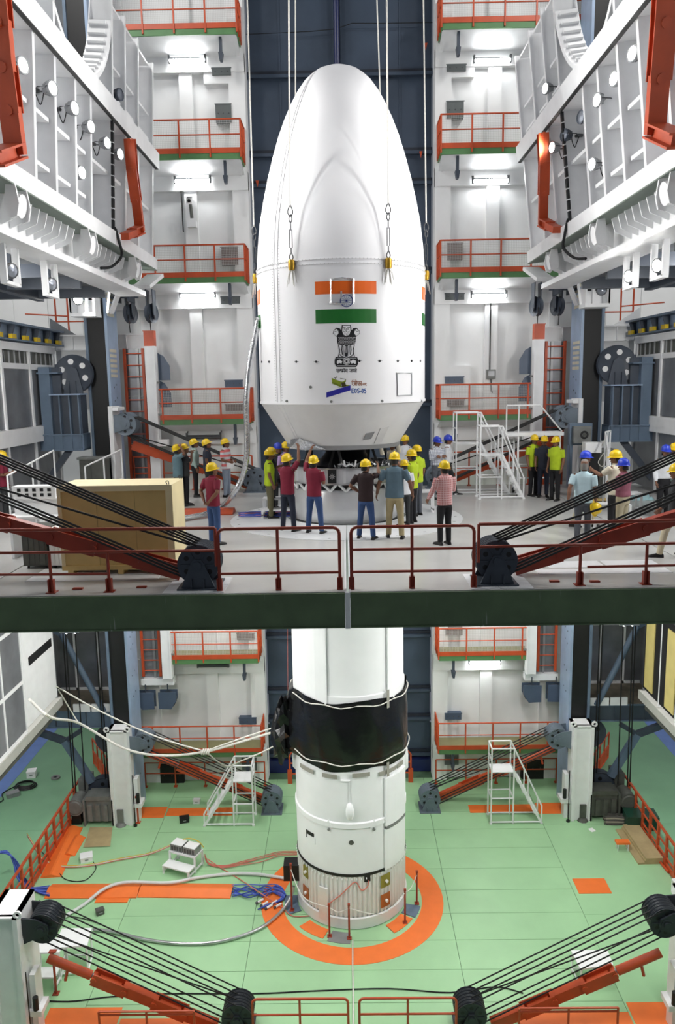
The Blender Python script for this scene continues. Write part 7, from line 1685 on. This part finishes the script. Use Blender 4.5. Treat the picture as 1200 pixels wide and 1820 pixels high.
tag(MB().add([F(1045, 1473, 0.004), F(1052, 1479, 0.004), F(1060, 1477, 0.004), F(1053, 1471, 0.004), F(1045, 1473, 0.02), F(1052, 1479, 0.012), F(1060, 1477, 0.02), F(1053, 1471, 0.012)], [(0, 1, 2, 3), (4, 5, 6, 7), (0, 4, 5, 1), (1, 5, 6, 2), (2, 6, 7, 3), (3, 7, 4, 0)]).build('paper', PAPER, None, off=F(1050, 1475, 0)), 'white paper lying on the floor near the right winch', 'paper')
t = thing('rail_parts', 'loose orange railing pieces at the right side railing', 'railing pieces', F(1185, 1530))
for p, q in ((F(1168, 1492, 0.4), F(1168, 1512, 0.05)), (F(1170, 1508, 0.1), F(1190, 1545, 0.05)), (F(1185, 1500, 0.5), F(1186, 1535, 0.05)), (F(1172, 1530, 0.05), F(1188, 1550, 0.05))): MB().tube(p, q, 0.035).build('pipe', ORANGE, t, True)
# stanchions and ribbon round the base
stp = [(519, 1618, 1.35), (586, 1664, 0.9), (621, 1668, 0.95), (720, 1640, 0.95), (741, 1606, 0.95)]
tops = []
for i, (x, y, h) in enumerate(stp):
    c = F(x, y, 0.004); t = thing('stanchion', '%s rust red stanchion round the rocket base, counted from the left' % ('first', 'second', 'third', 'fourth', 'fifth')[i], 'stanchion', c, 'stanchions round the base')
    MB().tube(c, c + V(0, 0, h), 0.025, n=8).build('pole', DIMRED, t, True); MB().cbox(c + V(0, 0, 0.01), 0.12, 0.12, 0.02).build('foot', DIMRED, t); MB().cbox(c + V(0, 0, h), 0.06, 0.06, 0.05).build('cap', DIMRED, t)
    tops.append(c + V(0, 0, h * 0.9))
for i, (a, b) in enumerate(zip(tops[:-1], tops[1:])):
    mid = (a + b) / 2 + V(0, 0, -0.12)
    if i == 2: mid = mid + V(0.1, -0.35, 0)
    if i == 0: mid = mid + V(-0.15, -0.2, 0)
    hose('barrier_rope', 'white barrier rope between the %s stanchions' % ('first and second', 'second and third', 'third and fourth', 'fourth and fifth')[i], 'rope', [a, mid, b], 0.012, WROPE, 5, 6, 'barrier ropes')
# hoses and cables on the floor
hose('corrugated_hose', 'white corrugated hose crossing the left cable covers', 'hose', [F(75, 1655, 0.3), F(110, 1632, 0.1), F(150, 1607, 0.06), F(185, 1580, 0.16), F(225, 1568, 0.16), F(300, 1569, 0.14), F(350, 1560, 0.06), F(410, 1553, 0.06), F(460, 1554, 0.06), F(512, 1562, 0.06)], 0.045, mat('hose_white', (214, 216, 216), 0.4, bump=0.5, bscale=60), 10)
hose('corrugated_hose', 'silver corrugated hose looping in front of the left floor', 'hose', [F(165, 1652, 0.06), F(200, 1656, 0.06), F(260, 1670, 0.06), F(320, 1677, 0.06), F(380, 1675, 0.06), F(430, 1663, 0.06), F(470, 1645, 0.06), F(500, 1620, 0.06), F(516, 1596, 0.2), F(522, 1575, 0.5)], 0.04, SILVER, 10)
rnd = random.Random(21)
BL2 = mat('pale_blue_cable', (104, 124, 206), 0.45, var=0.15); BL3 = mat('dark_blue_cable', (44, 62, 150), 0.45, var=0.15)
for i in range(9):
    o = i - 4
    hose('blue_cable', '%s blue cable from the left railing to the orange covers' % ('first', 'second', 'third', 'fourth', 'fifth', 'sixth', 'seventh', 'eighth', 'ninth')[i], 'cable', [F(-10 + i * 1.5, 1520 - i, 0.6), F(12 + i * 2, 1512 + i * 2, 0.7), F(24 + i * 2.2, 1535 + i * 2.5, 0.4), F(30 + i * 2.6, 1560 + i * 1.2, 0.06), F(50 + i * 2, 1577 + i, 0.05), F(88, 1574 + i * 2.3, 0.05)], 0.015, (BLUEC, BL2, BL3)[i % 3], 6, 4, 'blue cables left of the covers')
    hose('blue_cable', '%s blue cable between the covers and the stage' % ('first', 'second', 'third', 'fourth', 'fifth', 'sixth', 'seventh', 'eighth', 'ninth')[i], 'cable', [F(412, 1573 + i * 2.6, 0.05), F(440, 1572 + (i * 4 % 9) * 2.9, 0.05 + 0.012 * (i % 3)), F(468, 1573 + (i * 7 % 9) * 2.6, 0.06), F(490, 1580 + o * 2, 0.07), F(508 - abs(o), 1582 + i * 2, 0.05), F(496 - i * 2, 1600 + i, 0.05), F(478 - i * 2.5, 1606 + i * 1.3, 0.04)], 0.015, (BL2, BLUEC, BL3)[i % 3], 6, 4, 'blue cables beside the stage')
for i in range(5):
    x, y = 468 + i * 8, 1598 + (i * 5) % 12
    t = thing('cable_plug', '%s white cable plug beside the stage, counted from the left' % ('first', 'second', 'third', 'fourth', 'fifth')[i], 'plug', F(x, y), 'cable plugs'); MB().tube(F(x, y, 0.05), F(x - 10, y + 6, 0.05), 0.03).build('plug', WHITE, t, True); MB().tube(F(x - 10, y + 6, 0.05), F(x - 13, y + 7.5, 0.05), 0.036).build('end_ring', DKGREY, t, True)
for i in range(4): hose('red_cable', '%s salmon cable from the grey boxes to the stage' % ('first', 'second', 'third', 'fourth')[i], 'cable', [F(364, 1518 + i * 1.5, 0.3), F(372, 1534 + i, 0.05), F(400, 1538 + i * 1.3, 0.04), F(430, 1531 + i * 2, 0.04), F(465, 1522 + i * (i % 2 + 1) * 1.6, 0.04), F(495, 1514 + i * 2.4, 0.04), F(528, 1513 + i * 2, 0.05)], 0.012, REDC, 6, 4, 'salmon cables')
hose('red_cable', 'single salmon cable wandering to the plugs', 'cable', [F(366, 1525, 0.2), F(395, 1544, 0.03), F(430, 1565, 0.03), F(452, 1580, 0.14), F(470, 1592, 0.12), F(500, 1612, 0.03), F(520, 1628, 0.03), F(550, 1628, 0.03)], 0.014, REDC, 6)
for i, (m, nm) in enumerate(((YELC, 'yellow'), (WROPE, 'white'), (REDC, 'brown'))): hose('signal_cable', nm + ' signal cable from the left railing to the grey boxes', 'cable', [F(48, 1481 + i * 2, 0.9), F(60, 1500 + i * 2, 0.5), F(75, 1524 + i * 2, 0.05), F(110, 1538 + i * 1.5, 0.04), F(160, 1536 + i * 1.5, 0.04), F(215, 1525 + i * 1.6, 0.04), F(265, 1516 + i * 1.4, 0.04), F(302, 1502 + i, 0.3)], 0.012, m, 6, 4)
hose('yellow_lead', 'yellow lead curled on top of the grey boxes', 'cable', [F(325, 1492, 0.74), F(335, 1490, 0.78), F(345, 1492, 0.78), F(355, 1497, 0.74), F(362, 1506, 0.6)], 0.014, YELC, 6)
hose('black_lead', 'thin black lead from the junction box to the left floor', 'cable', [F(60, 1500, 0.03), F(95, 1535, 0.02), F(115, 1562, 0.02), F(150, 1565, 0.02), F(170, 1545, 0.02), F(166, 1532, 0.04)], 0.012, BLACK, 6)
hose('black_lead', 'thin black lead ending in a plug near the left table', 'cable', [F(70, 1600, 0.02), F(100, 1622, 0.02), F(150, 1633, 0.02), F(180, 1643, 0.03)], 0.01, BLACK, 6)
hose('floor_cable', 'black cable across the floor in front of the stage', 'cable', [F(40, 1775, 0.02), F(120, 1780, 0.02), F(200, 1771, 0.02), F(300, 1766, 0.02), F(450, 1766, 0.02), F(560, 1761, 0.02), F(690, 1757, 0.02), F(800, 1764, 0.02), F(880, 1754, 0.02), F(930, 1765, 0.02)], 0.014, BLACK, 6)
hose('floor_line', 'white line lying on the floor split in front of the stage', 'line', [F(627, 1672, 0.02), F(627, 1720, 0.02), F(628, 1770, 0.02), F(628, 1830, 0.02)], 0.018, WROPE, 6)
t = thing('cable_coil', 'black cable coil on the floor under the left hanging cabin', 'cable coil', F(45, 1397)); c = F(45, 1397, 0.03)
for i in range(6): MB().path([c + V((0.38 - 0.02 * i) * math.cos(a) + 0.03 * (i % 2), (0.3 - 0.02 * i) * math.sin(a), 0.02 * i) for a in [2 * pi * k / 22 for k in range(22)]], 0.018, 5, True).build('loop', BLACK, t)
MB().path(smoothpts([c + V(-0.35, 0, 0), c + V(-0.6, -0.5, 0), c + V(-0.4, -1.0, 0), c + V(-1.0, -1.6, 0)], 5), 0.018, 5).build('tail', BLACK, t)
t = thing('tape_reel', 'small grey reel on the floor left of the winch', 'reel', F(99, 1383)); MB().lathe([(0.08, 0), (0.16, 0), (0.16, 0.05), (0.08, 0.05), (0.08, 0)], F(99, 1383, 0), n=16).build('ring', MACH, t); MB().lathe([(0.03, 0), (0.07, 0), (0.07, 0.04), (0.03, 0.04)], F(99, 1383, 0), n=12).build('core', DKGREY, t)
t = thing('jack_pole', 'orange jack pole standing beside the near left mast', 'pole', F(100, 1766)); c = F(100, 1766, 0)
MB().tube(c, c + V(0, 0, 0.75), 0.03).build('tube', DIMRED, t, True); MB().tube(c + V(0, 0, 0.7), c + V(0, 0, 1.1), 0.022).build('inner_tube', BLACK, t, True); MB().cbox(c + V(0, 0, 0.01), 0.14, 0.14, 0.02).build('foot', DIMRED, t); MB().cbox(c + V(0, 0, 1.1), 0.16, 0.1, 0.03).build('head', DIMRED, t)
t = thing('marker_post', 'orange post at the far left hatch beside the mast', 'post', F(246, 1462)); c = F(246, 1462, 0); MB().tube(c, c + V(0, 0, 0.95), 0.03).build('tube', ORANGE, t, True); MB().cbox(c + V(0, 0, 0.9), 0.1, 0.08, 0.06).build('cap', DIMRED, t); MB().cbox(c + V(0, 0, 0.01), 0.14, 0.14, 0.02).build('foot', ORANGE, t)
# white ropes tying the plastic cover to the left cabin
hose('tie_line', 'thick white rope sagging from the left cabin to the black cover', 'rope', [onx(52, 1243, -7.9), onx(90, 1275, -7.3), at(140, 1285, 1.5), at(220, 1330, 1.2), at(290, 1343, 0.9), at(365, 1336, 0.6), at(430, 1318, 0.3), at(490, 1300, 0.0)], 0.035, WROPE, 8)
hose('tie_line', 'taut white rope from the left cabin to the knot', 'rope', [onx(100, 1220, -7.9), at(180, 1265, 1.5), at(280, 1310, 1.0), at(366, 1336, 0.6)], 0.022, WROPE, 8)
hose('tie_line', 'upper white rope from the knot to the black cover', 'rope', [at(366, 1335, 0.6), at(430, 1312, 0.3), at(490, 1292, 0.0)], 0.022, WROPE, 8)
hose('tie_line', 'slack white rope from the knot down over the left steps', 'rope', [at(368, 1337, 0.6), at(385, 1352, 0.9), at(405, 1362, 1.5), at(430, 1352, 0.6), at(470, 1335, 0.2), at(498, 1320, 0.0)], 0.02, WROPE, 8)
hose('tie_line', 'short white rope hanging below the left cabin edge', 'rope', [onx(104, 1226, -7.9), at(130, 1270, 1.6), at(140, 1285, 1.5)], 0.018, WROPE, 8)
t = thing('rope_knot', 'white rope knot left of the black cover', 'knot', at(366, 1336, 0.6)); c = at(366, 1336, 0.6)
for i in range(4): MB().path([c + V(-0.09 + 0.06 * i + 0.03 * math.cos(a), 0.07 * math.sin(a), 0.07 * math.cos(a)) for a in [2 * pi * k / 12 for k in range(12)]], 0.025, 6, True).build('turn', WROPE, t, True)
hose('plumb_line', 'thin red line hanging left of the stage', 'line', [at(511, 1090, 1.8), at(512, 1240, 1.8)], 0.007, REDC, 5, 2)
# cases of the added soffit lamps
for i, (X, Y) in enumerate(SOFF):
    t = thing('added_soffit_light', 'added twin tube lamp under the %s side soffit, %s one' % ('left' if X < 0 else 'right', 'front' if Y < -4 else 'rear'), 'light', (X, Y, 5.35), 'added soffit lamps')
    MB().box(X - 0.16, X + 0.16, Y - 1.15, Y + 1.15, 5.36, 5.44).build('case', WHITE, t)
    for dx in (-0.07, 0.07): MB().tube((X + dx, Y - 1.08, 5.345), (X + dx, Y + 1.08, 5.345), 0.018, n=8).build('tube', TUBE, t, True)
    for dy in (-0.9, 0.9): MB().box(X - 0.02, X + 0.02, Y + dy, Y + dy + 0.04, 5.44, 5.99).build('hanger', WHITE, t)
# under-deck lamp cases
for i, (X, Y) in enumerate(UNDER):
    t = thing('under_deck_light', 'lit twin tube lamp under the %s of the work deck, %s' % ('left half' if X < 0 else 'right half', 'outer front corner' if abs(X) > 6 else {-6.1: 'front one', -1.5: 'middle one', 3.4: 'rear one'}[Y]), 'light', (X, Y, -0.66), 'under-deck lamps')
    MB().box(X - 0.16, X + 0.16, Y - 1.15, Y + 1.15, -0.68, -0.6).build('case', WHITE, t)
    for dx in (-0.07, 0.07): MB().tube((X + dx, Y - 1.08, -0.695), (X + dx, Y + 1.08, -0.695), 0.018, n=8).build('tube', TUBE, t, True)
    for dy in (-0.9, 0.9): MB().box(X - 0.02, X + 0.02, Y + dy, Y + dy + 0.04, -0.6, -0.5).build('hanger', WHITE, t)
